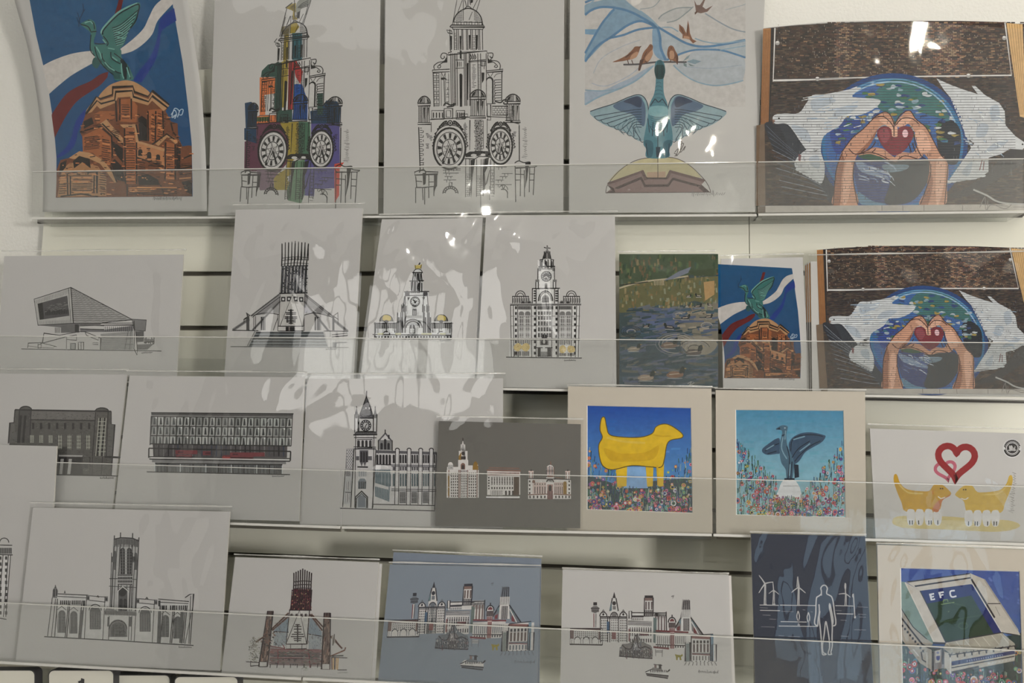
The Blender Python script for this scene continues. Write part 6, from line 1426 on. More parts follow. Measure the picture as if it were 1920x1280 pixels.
FLOWERS = [(170, 70, 78), (182, 92, 84), (150, 52, 92), (180, 110, 60), (66, 92, 140), (50, 66, 116), (70, 108, 72), (104, 150, 120), (190, 160, 70), (120, 74, 130), (160, 60, 56), (196, 188, 184), (74, 130, 150), (206, 124, 140)]
def meadow(A, x0, x1, y0, y1, n, rnd, L0, hfun, dark=(34, 44, 44), size=1.0):
    """flower meadow: stems, leaves and ringed blooms; hfun(x) -> upper limit at x"""
    for i in range(n * 2):
        x = rnd.uniform(x0, x1); y = rnd.uniform(max(y0, hfun(x)), y1)
        A.line([(x, y), (x + rnd.uniform(-5, 5), min(y1, y + rnd.uniform(20, 70)))], rnd.uniform(0.6, 1.2), rnd.choice([dark, (52, 84, 60), (70, 110, 80), (40, 60, 92), (140, 150, 130)]), L0 + rnd.randrange(3))
    for i in range(n):
        x = rnd.uniform(x0 + 4, x1 - 4); top = max(y0, hfun(x)); t = rnd.random() ** 0.7; y = top + (y1 - 8 - top) * t
        r = rnd.uniform(5, 12 + 12 * t) * size; L = L0 + 3 + 3 * rnd.randrange(8)
        c = rnd.choice(FLOWERS); A.ell(x, y, r, r * rnd.uniform(.85, 1.15), c, L, n=9)
        if r > 6: A.ell(x, y, r * .62, r * .6, rnd.choice(FLOWERS + [(30, 40, 60), (40, 60, 44)]), L + 1, n=8); A.ell(x, y, r * .28, r * .28, rnd.choice([(30, 34, 50), (190, 170, 90), (200, 196, 190)]), L + 2, n=6)

def yellow_animal():
    """a plain yellow long-tailed animal standing in a flower meadow"""
    A = Art((178, 170, 158)); A.zoom(1050, 700, 4.0); rnd = random.Random(31); A.clip = (1100.5, 759.5, 1298.5, 962.5)
    A.L = 1; A.poly([(198, 235), (990, 255), (994, 1050), (200, 1020)], (22, 66, 136), col2=(90, 138, 172))
    A.L = 2
    for i in range(60): y = rnd.uniform(245, 620); x = rnd.uniform(205, 850); k = (y - 240) / 400; A.line([(x, y), (x + rnd.uniform(40, 150), y + rnd.uniform(-3, 3))], rnd.uniform(1, 4), (int(20 + 66 * k + rnd.uniform(-8, 8)), int(64 + 64 * k), int(134 + 36 * k)))
    A.poly([(204, 760), (420, 830), (990, 780), (990, 1045), (204, 1020)], (48, 62, 66)); A.poly([(480, 700), (640, 700), (660, 860), (480, 860)], (120, 152, 182))
    hf = lambda x: 520 + 0.85 * (x - 205) if x < 480 else (840 if x < 700 else 840 - 1.1 * (x - 700))
    meadow(A, 205, 988, 500, 1036, 170, rnd, 3, lambda x: max(520, hf(x)), size=1.0)
    yl, sh, ou = (200, 160, 32), (188, 146, 26), (92, 74, 26)
    A.L = 32
    body = smooth([(300, 640), (290, 540), (318, 478), (300, 420), (310, 340), (335, 330), (350, 400), (372, 458), (460, 476), (600, 478), (690, 450), (720, 400), (780, 378), (840, 395), (915, 450), (912, 482), (830, 500), (800, 540), (785, 630), (760, 700), (680, 700), (540, 690), (400, 720), (330, 700)], 5, True)
    A.poly(body, yl); A.L = 33
    for x, w_ in ((415, 90), (640, 62), (725, 56)): A.poly([(x, 660), (x + w_, 660), (x + w_ - 6, 845), (x + 14, 848)], yl)
    A.L = 34; A.line(body, 1.3, ou, closed=True); A.poly(smooth([(330, 560), (460, 600), (640, 590), (740, 540), (700, 640), (520, 660), (380, 650)], 5, True), sh); A.poly([(722, 690), (736, 690), (742, 840), (730, 840)], sh)
    A.line(smooth([(700, 460), (760, 470), (830, 470)]), 2.0, sh); A.line(smooth([(350, 480), (480, 510), (640, 520)]), 3.0, (200, 164, 60))
    A.L = 35; meadow(A, 205, 988, 845, 1036, 110, rnd, 36, lambda x: 845)
    return A

def bird_meadow():
    A = Art((184, 178, 168)); A.zoom(1330, 710, 4.128); rnd = random.Random(77); A.clip = (1379.5, 768, 1584.5, 969)
    A.L = 1; A.poly([(200, 236), (1045, 245), (1060, 1080), (205, 1060)], (66, 124, 152), col2=(140, 176, 178))
    A.L = 2
    for i in range(70): y = rnd.uniform(245, 760); x = rnd.uniform(205, 900); k = (y - 240) / 520; A.line([(x, y), (x + rnd.uniform(40, 160), y + rnd.uniform(-3, 3))], rnd.uniform(1, 4), (int(66 + 54 * k + rnd.uniform(-8, 8)), int(124 + 38 * k), int(150 + 20 * k)))
    A.L = 3; A.poly(smooth([(520, 900), (560, 800), (600, 782), (660, 785), (700, 840), (720, 900), (800, 960), (640, 1000), (480, 980)], 4, True), (208, 206, 202)); A.line([(570, 830), (690, 828)], 1.0, (160, 160, 158), 4)
    hf = lambda x: 450 + 0.95 * (x - 205) if x < 520 else (900 if x < 700 else 900 - 1.3 * (x - 700))
    meadow(A, 206, 1052, 440, 1070, 360, rnd, 4, lambda x: max(450, hf(x)), dark=(30, 44, 48))
    A.L = 33
    b, m, d, l = (52, 72, 90), (66, 92, 106), (28, 38, 50), (110, 140, 150)
    A.poly(smooth([(620, 560), (615, 500), (650, 450), (720, 418), (800, 415), (870, 430), (900, 445), (870, 490), (800, 530), (740, 570), (700, 630), (660, 660), (630, 640)], 4, True), b); A.poly(smooth([(545, 470), (520, 462), (460, 500), (412, 540), (412, 568), (450, 588), (520, 580), (545, 570)], 4, True), b)
    A.L = 34; A.poly(smooth([(515, 390), (535, 372), (570, 358), (605, 368), (605, 390), (595, 440), (605, 520), (635, 580), (655, 640), (655, 700), (640, 775), (600, 775), (590, 700), (560, 655), (545, 590), (545, 500), (560, 440), (560, 400)], 4, True), m); A.poly([(655, 660), (690, 665), (695, 760), (660, 768)], d)
    A.L = 35
    for g in ([(630, 560), (640, 480), (700, 440), (800, 432), (880, 445)], [(660, 640), (700, 590), (780, 520), (860, 480)], [(640, 610), (690, 540), (780, 480)], [(430, 560), (490, 520), (540, 500)], [(450, 580), (520, 560)], [(600, 520), (620, 620), (610, 770)], [(640, 640), (630, 775)], [(560, 440), (590, 430)]): A.line(smooth(g), 1.3, d)
    for g in ([(570, 450), (560, 540), (600, 620)], [(590, 400), (585, 470)], [(650, 470), (740, 445)], [(625, 660), (620, 750)], [(440, 548), (500, 512)], [(700, 560), (780, 500)]): A.line(smooth(g), 1.5, l)
    A.ell(585, 380, 6, 5, (150, 160, 160)); A.poly([(515, 392), (545, 375), (550, 392)], d); A.rect(580, 768, 660, 782, d)
    A.L = 36; meadow(A, 430, 880, 930, 1065, 70, rnd, 37, lambda x: 930, dark=(150, 160, 150))
    return A

def animal_pair():
    """two plain yellow animals nose to nose under two outlined hearts, round black stamp"""
    A = Art((190, 187, 180)); A.zoom(1600, 750, 4.128); A.L = 1
    A.poly(smooth([(300, 940), (340, 900), (500, 895), (740, 900), (950, 918), (1200, 930), (1290, 965), (1240, 1000), (1100, 1018), (900, 1010), (700, 1000), (420, 990), (330, 970)], 5, True), (196, 180, 124))
    y1, y2 = (188, 146, 40), (196, 162, 62)
    for sg, x0, c in ((1, 0, y1), (-1, 1545, y2)):
        X = lambda x: x0 + sg * x if sg < 0 else x
        dy = 0 if sg > 0 else 8
        A.L = 2
        A.poly(smooth([(X(402), 860 + dy), (X(372), 790 + dy), (X(335), 700 + dy), (X(312), 620 + dy), (X(318), 575 + dy), (X(340), 580 + dy), (X(362), 640 + dy), (X(420), 690 + dy), (X(560), 705 + dy), (X(598), 690 + dy), (X(625), 655 + dy), (X(690), 655 + dy), (X(755), 715 + dy), (X(740), 740 + dy), (X(690), 775 + dy), (X(660), 860 + dy), (X(530), 866 + dy)], 4, True), c)
        A.L = 3
        for x in (412, 480, 550, 618): A.poly(smooth([(X(x), 900 + dy), (X(x + 8), 850 + dy), (X(x + 34), 842 + dy), (X(x + 62), 856 + dy), (X(x + 66), 920 + dy), (X(x + 50), 965 + dy), (X(x + 14), 962 + dy)], 4, True), (206, 204, 200), 3)
        A.L = 4
        for x in (436, 456, 505, 584, 602, 653): A.line([(X(x), 930 + dy), (X(x + 1), 962 + dy)], 1.4, (30, 28, 26))
        for x in (675, 692): A.ell(X(x), 684 + dy, 6, 6, (36, 28, 24), n=8)
        A.line(smooth([(X(655), 745 + dy), (X(680), 760 + dy), (X(712), 750 + dy)]), 1.4, (216, 206, 190))
        if sg > 0: A.poly(smooth([(750, 728), (700, 760), (655, 780), (612, 840), (622, 860), (660, 860), (690, 776), (745, 742)], 4, True), (182, 110, 66)); A.line(smooth([(625, 695), (610, 712), (625, 728)]), 1.6, (190, 120, 40))
        A.line(smooth([(X(345), 640 + dy), (X(420), 712 + dy), (X(540), 722 + dy)]), 2.0, (208, 178, 90))
    # hearts
    A.L = 5
    def heart(cx, cy, w_, h, wd, c, rot, L):
        pts = []
        for i in range(41):
            t = 2 * PI * i / 40; x = 16 * math.sin(t) ** 3 / 16 * w_; y = -(13 * math.cos(t) - 5 * math.cos(2 * t) - 2 * math.cos(3 * t) - math.cos(4 * t)) / 15 * h
            pts.append((cx + x * math.cos(rot) - y * math.sin(rot), cy + x * math.sin(rot) + y * math.cos(rot)))
        A.line(pts[:-1], wd, c, L, closed=True)
    heart(715, 540, 78, 70, 4.5, (178, 92, 108), -0.22, 5); heart(797, 462, 142, 132, 9.0, (140, 34, 38), 0.05, 6)
    # stamp
    A.L = 5; A.ell(1228, 372, 72, 74, (208, 206, 202), n=24); A.L = 6; A.ell(1230, 372, 42, 40, (40, 38, 38), n=20); A.ring(1230, 372, 50, 48, 0.8, (40, 38, 38))
    A.L = 7; A.ell(1222, 368, 13, 20, (190, 188, 184), n=8); A.ell(1240, 378, 12, 12, (160, 158, 154), n=7); A.line([(1196, 388), (1262, 386)], 1.4, (190, 188, 184)); A.seg(1.0, (190, 188, 184), 1206, 350, 1212, 396, 1252, 356, 1246, 394)
    for a in list(range(20, 165, 12)) + list(range(195, 345, 9)):
        t = math.radians(a); A.line([(1230 + 54 * math.cos(t), 372 - 54 * math.sin(t)), (1230 + 66 * math.cos(t), 372 - 66 * math.sin(t))], 1.9, (30, 28, 28))
        A.line([(1230 + 54 * math.cos(t + .09), 372 - 54 * math.sin(t + .09)), (1230 + 60 * math.cos(t + .02), 372 - 60 * math.sin(t + .02))], 1.2, (30, 28, 28))
    for x in (1176, 1286): A.ell(x, 366, 4, 4, (30, 28, 28), n=6)
    A.L = 5; A.scribble(1228, 870, 1252, 560, 0.9, (150, 146, 140), 12)
    return A
# ------------------------------------------------------------------ artwork: bottom row
def side_palace():
    A = Art((150, 146, 141)); A.zoom(0, 820, 2.782); A.L = 1
    d = (44, 43, 43); A.poly([(-60, 600), (62, 600), (30, 935), (-60, 930)], (166, 162, 158))
    A.L = 2; A.arc(22, 548, 24, 24, 0, 180, 1.3, d); A.line([(-20, 560), (64, 562)], 1.4, d); A.rect(-20, 575, 62, 606, (100, 98, 96)); A.hatch(-20, 575, 62, 606, 9, 1.2, d, True); A.line([(-20, 610), (66, 612)], 1.6, d)
    for x in (2, 32): A.grid(x - 8, 612, x + 8, 930, 1, 10, 0.75, 0.55, d)
    for x in (16, 44, 56): A.line([(x, 612), (x - 26, 935)], 1.2, d)
    A.line([(-60, 932), (34, 948)], 1.3, d)
    return A

def church():
    """long gothic cathedral with a tall central tower"""
    A = Art((158, 152, 147)); A.zoom(0, 820, 2.782); rnd = random.Random(4); A.L = 1
    d, g, m, w_ = (40, 39, 40), (94, 91, 90), (70, 68, 68), (164, 159, 155)
    A.poly([(590, 530), (726, 535), (712, 915), (570, 905)], (140, 136, 133)); A.L = 2
    for x, y in ((597, 510), (629, 495), (692, 498), (725, 520)): A.line([(x, y), (x - 2, 560), (x - 18 - (660 - x) * -.02, 905)], 1.5, d)
    for x in (612, 645, 675, 708): A.line([(x, 540), (x - 20, 900)], 0.9, d)
    A.poly([(594, 530), (632, 522), (692, 525), (726, 540), (722, 575), (692, 560), (630, 555), (592, 568)], g); A.hatch(596, 530, 722, 570, 15, 0.9, d, True); A.line([(594, 530), (632, 522), (692, 525), (726, 540)], 1.6, d)
    A.L = 3
    A.arch(628, 652, 575, 712, d); A.arch(662, 686, 575, 712, d); A.arch(594, 606, 590, 690, m); A.arch(700, 716, 600, 690, m); A.line([(640, 580), (640, 710)], 0.9, g, 4); A.line([(674, 580), (674, 710)], 0.9, g, 4)
    A.hatch(626, 585, 688, 705, 8, 0.5, g, False, 4); A.rect(614, 712, 690, 768, g); A.hatch(614, 715, 690, 768, 9, 1.1, d, True, 4); A.hatch(614, 715, 690, 768, 3, 1.0, w_, False, 4)
    for x in (590, 700): A.rect(x - 8, 620, x + 6, 650, m); A.line([(x - 8, 600), (x - 16, 905)], 1.0, d)
    A.hatch(572, 730, 612, 740, 1, 0.9, d); A.line([(570, 735), (715, 740)], 0.9, d); A.line([(568, 775), (715, 782)], 0.9, d)
    A.arch(616, 672, 778, 905, m); A.ell(638, 805, 22, 24, d, 4, n=14); A.arch(622, 640, 840, 905, d, 4); A.arch(644, 662, 840, 905, d, 4); A.line([(612, 905), (616, 800), (640, 778), (668, 800), (668, 905)], 1.2, w_, 5)
    A.poly([(540, 915), (560, 880), (600, 900), (712, 912), (712, 930), (545, 922)], g); A.hatch(545, 905, 712, 928, 20, 0.7, d, True)
    # centre porch
    A.L = 2; A.poly([(565, 925), (690, 930), (685, 1060), (560, 1052)], w_); A.arch(568, 664, 948, 1040, g, 3); A.arch(578, 656, 962, 1038, m, 4); A.arc(616, 1000, 46, 46, 0, 180, 1.4, d, 5); A.hatch(582, 975, 652, 1036, 4, 1.0, d, True, 5); A.hatch(582, 985, 652, 1036, 3, 0.8, d, False, 5)
    for x in (562, 680): A.rect(x - 6, 935, x + 6, 985, m); A.line([(x - 6, 930), (x - 10, 1058)], 1.0, d); A.line([(x + 8, 930), (x + 4, 1058)], 1.0, d)
    # wings
    A.L = 2
    A.poly([(295, 815), (455, 822), (440, 1050), (285, 1040)], w_); A.poly([(455, 855), (565, 860), (555, 1055), (440, 1050)], w_); A.poly([(715, 865), (812, 870), (800, 1068), (690, 1062)], w_); A.poly([(825, 858), (985, 862), (975, 1078), (805, 1070)], w_)
    A.line([(300, 815), (460, 822)], 1.3, d); A.line([(300, 828), (450, 836)], 1.0, d); A.line([(465, 825), (555, 832)], 1.0, d); A.line([(465, 848), (550, 858)], 1.0, d); A.line([(725, 840), (812, 848)], 1.0, d); A.line([(720, 862), (808, 870)], 1.0, d); A.line([(825, 842), (985, 855)], 1.2, d); A.line([(825, 858), (982, 866)], 1.0, d)
    for x, y0 in ((460, 822), (556, 828), (720, 838), (814, 845)): A.rect(x - 7, y0, x + 7, y0 + 26, g); A.rect(x - 4, y0 + 8, x + 4, y0 + 22, d, 3); A.line([(x - 8, y0), (x - 20, y0 + 225)], 1.0, d)
    A.poly([(290, 770), (303, 800), (298, 838), (272, 835), (275, 795)], g); A.rect(278, 790, 286, 830, d, 3); A.rect(292, 790, 298, 825, d, 3); A.line([(289, 768), (289, 785)], 1.0, d); A.line([(273, 835), (248, 1035)], 1.1, d); A.line([(290, 840), (268, 1038)], 1.0, d); A.line([(300, 840), (285, 1040)], 1.3, d)
    A.line([(965, 835), (990, 818), (1010, 815), (1005, 890), (992, 1078)], 1.3, d); A.line([(995, 825), (985, 1075)], 1.0, d); A.line([(1008, 870), (965, 1075)], 0.9, d)
    for x0 in (312, 372): A.grid(x0, 848, x0 + 50, 872, 5, 1, .65, .9, d, 3)
    for x0 in (830, 885, 930): A.grid(x0, 874, x0 + 42, 900, 4, 1, .65, .9, d, 3)
    for x in (437, 830): A.rect(x - 5, 850, x + 7, 880, d, 3)
    A.L = 3
    for x, yt, yb in ((322, 900, 1018), (384, 905, 1022), (862, 925, 1040), (926, 932, 1048)): A.arch(x - 18, x + 20, yt, yb, m); A.line([(x + 1, yt + 8), (x, yb)], 1.0, g, 4); A.hatch(x - 16, yt + 20, x + 18, yb, 6, .5, g, False, 4); A.line([(x - 20, yb), (x - 26, yt), (x, yt - 20), (x + 24, yt)], 0.9, d)
    for x, yt in ((496, 878), (756, 890)): A.arch(x - 28, x + 30, yt, yt + 122, m); A.arc(x + 1, yt + 24, 32, 32, 0, 180, 1.2, d); A.hatch(x - 24, yt + 30, x + 26, yt + 118, 4, 1.0, g, True, 4); A.hatch(x - 24, yt + 30, x + 26, yt + 118, 7, 0.6, g, False, 4)
    for x in (350, 358, 420, 432, 905, 897, 845, 960, 968): A.line([(x + 8, 850 if x < 600 else 875), (x - 10, 1042 if x < 600 else 1072)], 1.4, d)
    A.poly([(418, 900), (432, 900), (425, 1045), (408, 1045)], m); A.poly([(825, 905), (842, 905), (836, 1070), (818, 1070)], m); A.poly([(942, 900), (960, 905), (950, 1074), (935, 1070)], m)
    A.line([(230, 1038), (600, 1058), (1010, 1084)], 1.5, d, 4); A.scribble(932, 1094, 1000, 1094, 0.7, (80, 78, 76), 13); A.line([(505, 832), (510, 826), (516, 834)], 1.4, d); A.line([(760, 842), (766, 834), (772, 842)], 1.4, d); A.line([(335, 812), (338, 800), (341, 812)], 1.2, d)
    return A

def cathedral_colour():
    """the spiky round cathedral sketched in coloured ink, brick piers and steps"""
    A = Art((182, 174, 168)); A.zoom(390, 1000, 4.571); rnd = random.Random(14)
    d, red, br, gy, bl = (52, 42, 44), (116, 62, 66), (120, 86, 74), (134, 128, 126), (130, 138, 146)
    A.L = 1
    A.poly([(730, 475), (885, 475), (885, 655), (700, 655)], red); A.poly([(700, 655), (870, 655), (845, 945), (668, 945)], (190, 182, 176)); A.poly([(690, 690), (690, 850), (570, 840), (560, 820)], bl); A.poly([(875, 700), (975, 840), (975, 880), (860, 860)], bl); A.poly([(570, 850), (675, 850), (665, 960), (560, 960)], (148, 150, 152)); A.poly([(862, 870), (975, 880), (970, 990), (862, 990)], (150, 150, 152))
    A.poly([(520, 960), (660, 990), (860, 990), (985, 990), (975, 1140), (520, 1125)], (142, 128, 124))
    A.L = 2
    for i in range(9): x = 738 + i * 18.5; A.line([(x + (i - 4) * .5, 300 + abs(i - 4) * 9), (x - 2, 410), (x - 4, 470), (x - 12 - (8 - i) * 1.5, 655)], 1.8, d)
    for y in (410, 440, 470): A.line(smooth([(730, y + 5), (810, y - 4), (888, y)]), 1.2, d)
    for _ in range(170): x, y = rnd.uniform(712, 882), rnd.uniform(478, 650); A.rect(x, y, x + 8, y + 8, rnd.choice([(70, 36, 44), (150, 96, 90), (92, 44, 60), (52, 34, 38), (180, 150, 110), (128, 40, 60)]), 2 + rnd.randrange(2))
    for i in range(10): x = 712 + i * 19; A.line([(x + 8, 480), (x - 4, 652)], 1.0, d, 4)
    A.line([(695, 655), (888, 656)], 1.6, d)
    A.L = 3; A.line([(668, 945), (785, 655), (845, 945)], 1.0, d); A.line([(700, 655), (668, 945), (848, 945), (870, 655)], 1.2, d); A.frame(670, 948, 845, 988, 1.0, d); A.line([(708, 948), (708, 988)], .8, d); A.line([(805, 948), (805, 988)], .8, d)
    for x in (718, 762, 805, 840): A.ell(x, 700, 13, 16, (110, 100, 98), n=8); A.rect(x - 12, 688, x - 2, 712, d)
    for (y, w_) in ((780, 40), (795, 64), (818, 68), (845, 60), (862, 100), (882, 116), (898, 70), (915, 60)): A.rect(768 - w_ / 2, y - 4, 768 + w_ / 2, y + 5, (62, 54, 54), 4)
    A.rect(762, 775, 774, 930, (62, 54, 54), 4)
    for a, b in (((690, 680), (545, 820)), ((700, 700), (550, 830)), ((872, 690), (980, 830)), ((885, 690), (985, 800)), ((470, 890), (410, 930)), ((1050, 880), (1150, 985)), ((1060, 875), (1130, 965))): A.line([a, b], 2.4, br); A.line([a, b], 0.9, d, 4)
    A.line([(560, 840), (690, 845)], 1.2, d); A.line([(860, 860), (975, 880)], 1.2, d)
    for _ in range(60): x, y = rnd.uniform(560, 680), rnd.uniform(750, 960); A.line([(x, y), (x + rnd.uniform(-4, 12), y + rnd.uniform(6, 24))], .6, rnd.choice([(112, 118, 126), (160, 160, 162), (90, 80, 80)])); x += 300; A.line([(x, y + 20), (x + rnd.uniform(-4, 10), y + rnd.uniform(26, 44))], .6, rnd.choice([(112, 118, 126), (160, 160, 162), (90, 80, 80)]))
    # steps
    for i in range(13): y = 990 + i * 10.5; A.line([(525 + rnd.uniform(0, 20), y), (700, y + rnd.uniform(-3, 3)), (975 - rnd.uniform(0, 20), y + 4)], 1.1, rnd.choice([(86, 70, 70), (110, 88, 86), (70, 62, 64), (120, 78, 78)]))
    for _ in range(90): x, y = rnd.uniform(525, 970), rnd.uniform(990, 1125); A.line([(x, y), (x + rnd.uniform(8, 30), y)], 1.4, rnd.choice([(96, 92, 84), (130, 90, 88), (76, 72, 74), (124, 120, 112)]), 4)
    A.seg(1.2, red, 600, 990, 600, 1120, 860, 990, 875, 1150, 520, 960, 660, 985, 640, 950, 660, 985)
    # piers
    for q in ([(510, 665), (557, 665), (510, 1140), (435, 1140)], [(995, 680), (1048, 680), (1045, 1165), (972, 1162)]):
        A.poly(q, (104, 86, 80), 5)
        for k in range(46):
            t = rnd.random(); s_ = rnd.random(); x = q[0][0] + (q[3][0] - q[0][0]) * t + (q[1][0] - q[0][0] + ((q[2][0] - q[3][0]) - (q[1][0] - q[0][0])) * t) * s_; y = q[0][1] + (q[3][1] - q[0][1]) * t
            A.line([(x, y), (x - 5, min(y + rnd.uniform(15, 60), q[2][1]))], rnd.uniform(.8, 1.6), rnd.choice([(60, 48, 46), (150, 124, 112), (80, 60, 56), (130, 96, 84)]), 6)
        A.line(q, 1.2, d, 7, closed=True)
        for k in range(4): x = q[0][0] + k * 14; A.rect(x, q[0][1] - 4, x + 8, q[0][1] + 24, d, 7)
    A.rect(442, 1098, 505, 1140, (186, 178, 172), 7); A.frame(442, 1098, 505, 1140, .9, d, 8); A.rect(980, 1118, 1040, 1160, (186, 178, 172), 7)
    # trees, bushes, railings
    A.L = 8
    for _ in range(120): x, y = rnd.gauss(390, 26), rnd.uniform(890, 1100); A.line(smooth([(x, y), (x + 6, y - 5), (x + 10, y + 3)], 2), .6, rnd.choice([(120, 112, 100), (90, 84, 76), (146, 138, 124)]))
    for _ in range(40): x, y = rnd.uniform(450, 580), rnd.uniform(840, 960); A.line(smooth([(x, y), (x + 8, y - 6), (x + 12, y + 5)], 2), .9, rnd.choice([d, br, (90, 84, 76)]))
    for _ in range(40): a = rnd.uniform(0, 6.3); r = rnd.uniform(4, 32); A.line([(830 + r * math.cos(a), 1140 + r * 1.2 * math.sin(a)), (836 + r * math.cos(a), 1144 + r * 1.2 * math.sin(a))], .6, (120, 122, 108))
    A.line([(325, 1098), (440, 1105)], 1.0, d); A.line([(365, 1090), (365, 1135), (430, 1130)], .9, d)
    for i in range(5): A.line([(1060 + i * 14, 1060), (1062 + i * 12, 1165)], 1.4, rnd.choice([d, br, (190, 150, 100)]))
    A.line([(1050, 1050), (1170, 1000), (1180, 975)], 1.8, br); A.line([(1055, 1060), (1195, 1065)], 1.0, d); A.line([(1110, 1168), (1190, 1168)], 1.0, d); A.poly([(1060, 880), (1085, 860), (1090, 930), (1065, 960)], (150, 140, 132)); A.line([(1070, 960), (1085, 860)], 1.0, d); A.line([(1060, 1050), (1160, 1045)], 1.6, (80, 78, 74))
    for i in range(8): x = 535 + i * 58; A.line([(x, 1115), (x - 3, 1150)], 1.0, d)
    A.scribble(1110, 1195, 1195, 1190, .6, (150, 144, 138), 15)
    return A

def skyline(A, wt, d, red, gy):
    """row of city landmarks above a small ferry, drawn in the white print's detail view"""
    rnd = random.Random(21); A.zoom(1030, 1030, 5.119); teal, gd = (96, 112, 116), (134, 124, 60)
    A.L = 2
    # slim round tower
    A.rect(422, 505, 458, 535, d); A.poly([(398, 560), (425, 540), (455, 540), (482, 562), (470, 595), (440, 612), (410, 598)], gy); A.poly([(425, 610), (450, 610), (446, 745), (428, 745)], wt); A.line([(428, 612), (428, 745)], 1.2, red); A.line([(448, 612), (446, 745)], .9, d); A.line([(398, 562), (482, 562)], 1.2, d); A.hatch(402, 575, 478, 600, 6, 1.0, d, True)
    # waterside warehouse with arches
    A.rect(200, 758, 510, 915, wt); A.poly([(198, 752), (510, 758), (508, 780), (198, 775)], (98, 80, 78)); A.rect(198, 770, 235, 855, (110, 92, 88)); A.rect(470, 770, 508, 865, (110, 92, 88)); A.grid(240, 780, 468, 855, 12, 4, .5, .55, d, 3)
    for cx in (270, 355, 440): A.arch(cx - 26, cx + 26, 840, 900, wt, 4); A.arc(cx, 862, 27, 24, 0, 180, 1.2, d, 5)
    A.grid(205, 860, 505, 905, 14, 1, .3, .9, gy, 3); A.line([(195, 908), (508, 915)], 1.8, d, 5); A.frame(200, 755, 510, 912, 1.0, d, 5)
    # clock palace
    A.L = 2
    A.rect(488, 640, 745, 890, wt); A.rect(580, 590, 665, 890, wt); A.poly([(622, 405), (640, 470), (605, 470)], d); A.poly([(605, 465), (640, 465), (660, 590), (580, 590)], wt); A.ell(622, 515, 18, 20, d, 3); A.rect(608, 540, 638, 575, gy, 3); A.line([(605, 465), (580, 590)], 1.6, d, 3); A.line([(640, 465), (662, 590)], 1.6, d, 3); A.poly([(580, 560), (600, 500), (600, 585), (580, 590)], teal, 3)
    for cx in (518, 710): A.poly([(cx, 570), (cx + 36, 625), (cx - 36, 625)], gy, 3); A.dome(cx, 640, 34, 40, wt, 3); A.arc(cx, 640, 34, 40, 0, 180, 1.4, d, 4); A.ell(cx, 622, 10, 12, d, 4)
    A.ell(622, 625, 26, 24, gy, 3); A.arc(622, 640, 34, 40, 0, 180, 1.2, d, 4); A.line([(485, 645), (748, 648)], 2.0, d, 4); A.line([(485, 660), (748, 662)], 1.0, d, 4)
    A.grid(495, 670, 560, 885, 4, 9, .45, .6, d, 3); A.grid(590, 665, 660, 885, 4, 9, .5, .65, gy, 3); A.grid(675, 670, 742, 885, 4, 9, .45, .6, d, 3)
    for x in (490, 560, 580, 665, 745): A.line([(x, 650), (x, 890)], 1.2, d, 4)
    A.rect(552, 690, 575, 800, (74, 92, 112), 4); A.rect(600, 790, 640, 860, (120, 82, 80), 4)
    # square tower of the long cathedral and its wings
    A.L = 2
    A.rect(775, 600, 1120, 680, wt); A.rect(910, 460, 998, 640, wt); A.line([(770, 605), (1125, 608)], 1.4, d, 3); A.hatch(915, 440, 996, 470, 9, 1.4, d, True, 3); A.rect(912, 462, 996, 490, (118, 96, 90), 3); A.grid(915, 500, 996, 575, 3, 1, .5, 1, (96, 82, 80), 3); A.hatch(912, 580, 996, 640, 7, 1.2, d, True, 3); A.rect(790, 632, 905, 650, d, 3); A.grid(785, 655, 905, 680, 7, 1, .6, .8, gy, 3); A.rect(765, 590, 790, 660, wt, 3); A.frame(765, 590, 790, 660, 1.0, d, 4); A.frame(912, 462, 996, 640, 1.2, d, 4)
    A.rect(1000, 612, 1125, 800, wt, 2); A.grid(1005, 640, 1120, 780, 4, 1, .5, 1, (110, 96, 94), 3); A.line([(1122, 595), (1125, 790)], 1.4, d, 4); A.hatch(1005, 620, 1120, 640, 8, 1.0, d, True, 3); A.poly([(998, 650), (1030, 660), (1030, 900), (998, 890)], (100, 110, 106), 4)
    # classical block
    A.L = 5
    A.rect(755, 690, 985, 905, wt); A.poly([(755, 680), (985, 690), (985, 735), (755, 725)], gy); A.hatch(758, 690, 985, 730, 20, 1.0, d, True, 6); A.hatch(758, 690, 985, 730, 3, .8, wt, False, 6); A.grid(765, 745, 985, 830, 10, 1, .5, .95, d, 6); A.grid(765, 745, 985, 830, 10, 3, .6, .1, wt, 7); A.grid(765, 850, 985, 895, 10, 1, .45, .8, d, 6); A.rect(760, 760, 775, 880, (124, 92, 90), 6); A.rect(870, 790, 950, 825, (100, 72, 74), 7)
    # domed port building
    A.rect(1020, 790, 1330, 950, wt); A.line([(1020, 778), (1335, 795)], 2.2, red, 6); A.rect(1020, 785, 1335, 800, gy); A.grid(1030, 830, 1320, 905, 15, 1, .45, 1, gy, 6); A.grid(1030, 918, 1320, 945, 12, 1, .45, .8, d, 6); A.line([(998, 935), (1150, 950)], 2.6, red, 7); A.line([(1020, 912), (1325, 922)], 1.4, d, 7); A.rect(1160, 790, 1200, 950, (182, 160, 152), 6); A.hatch(1160, 800, 1200, 950, 4, 1.0, red, True, 7)
    A.dome(1178, 700, 36, 50, wt); A.line([(1178, 625), (1178, 660)], 1.6, d, 6); A.arc(1178, 700, 36, 50, 0, 180, 1.6, d, 6); A.rect(1145, 700, 1212, 750, (150, 130, 124)); A.hatch(1145, 700, 1212, 750, 6, 1.2, d, True, 6); A.rect(1150, 750, 1206, 790, wt); A.hatch(1150, 752, 1206, 790, 5, 1.2, red, True, 6); A.dome(1178, 690, 22, 26, red, 6)
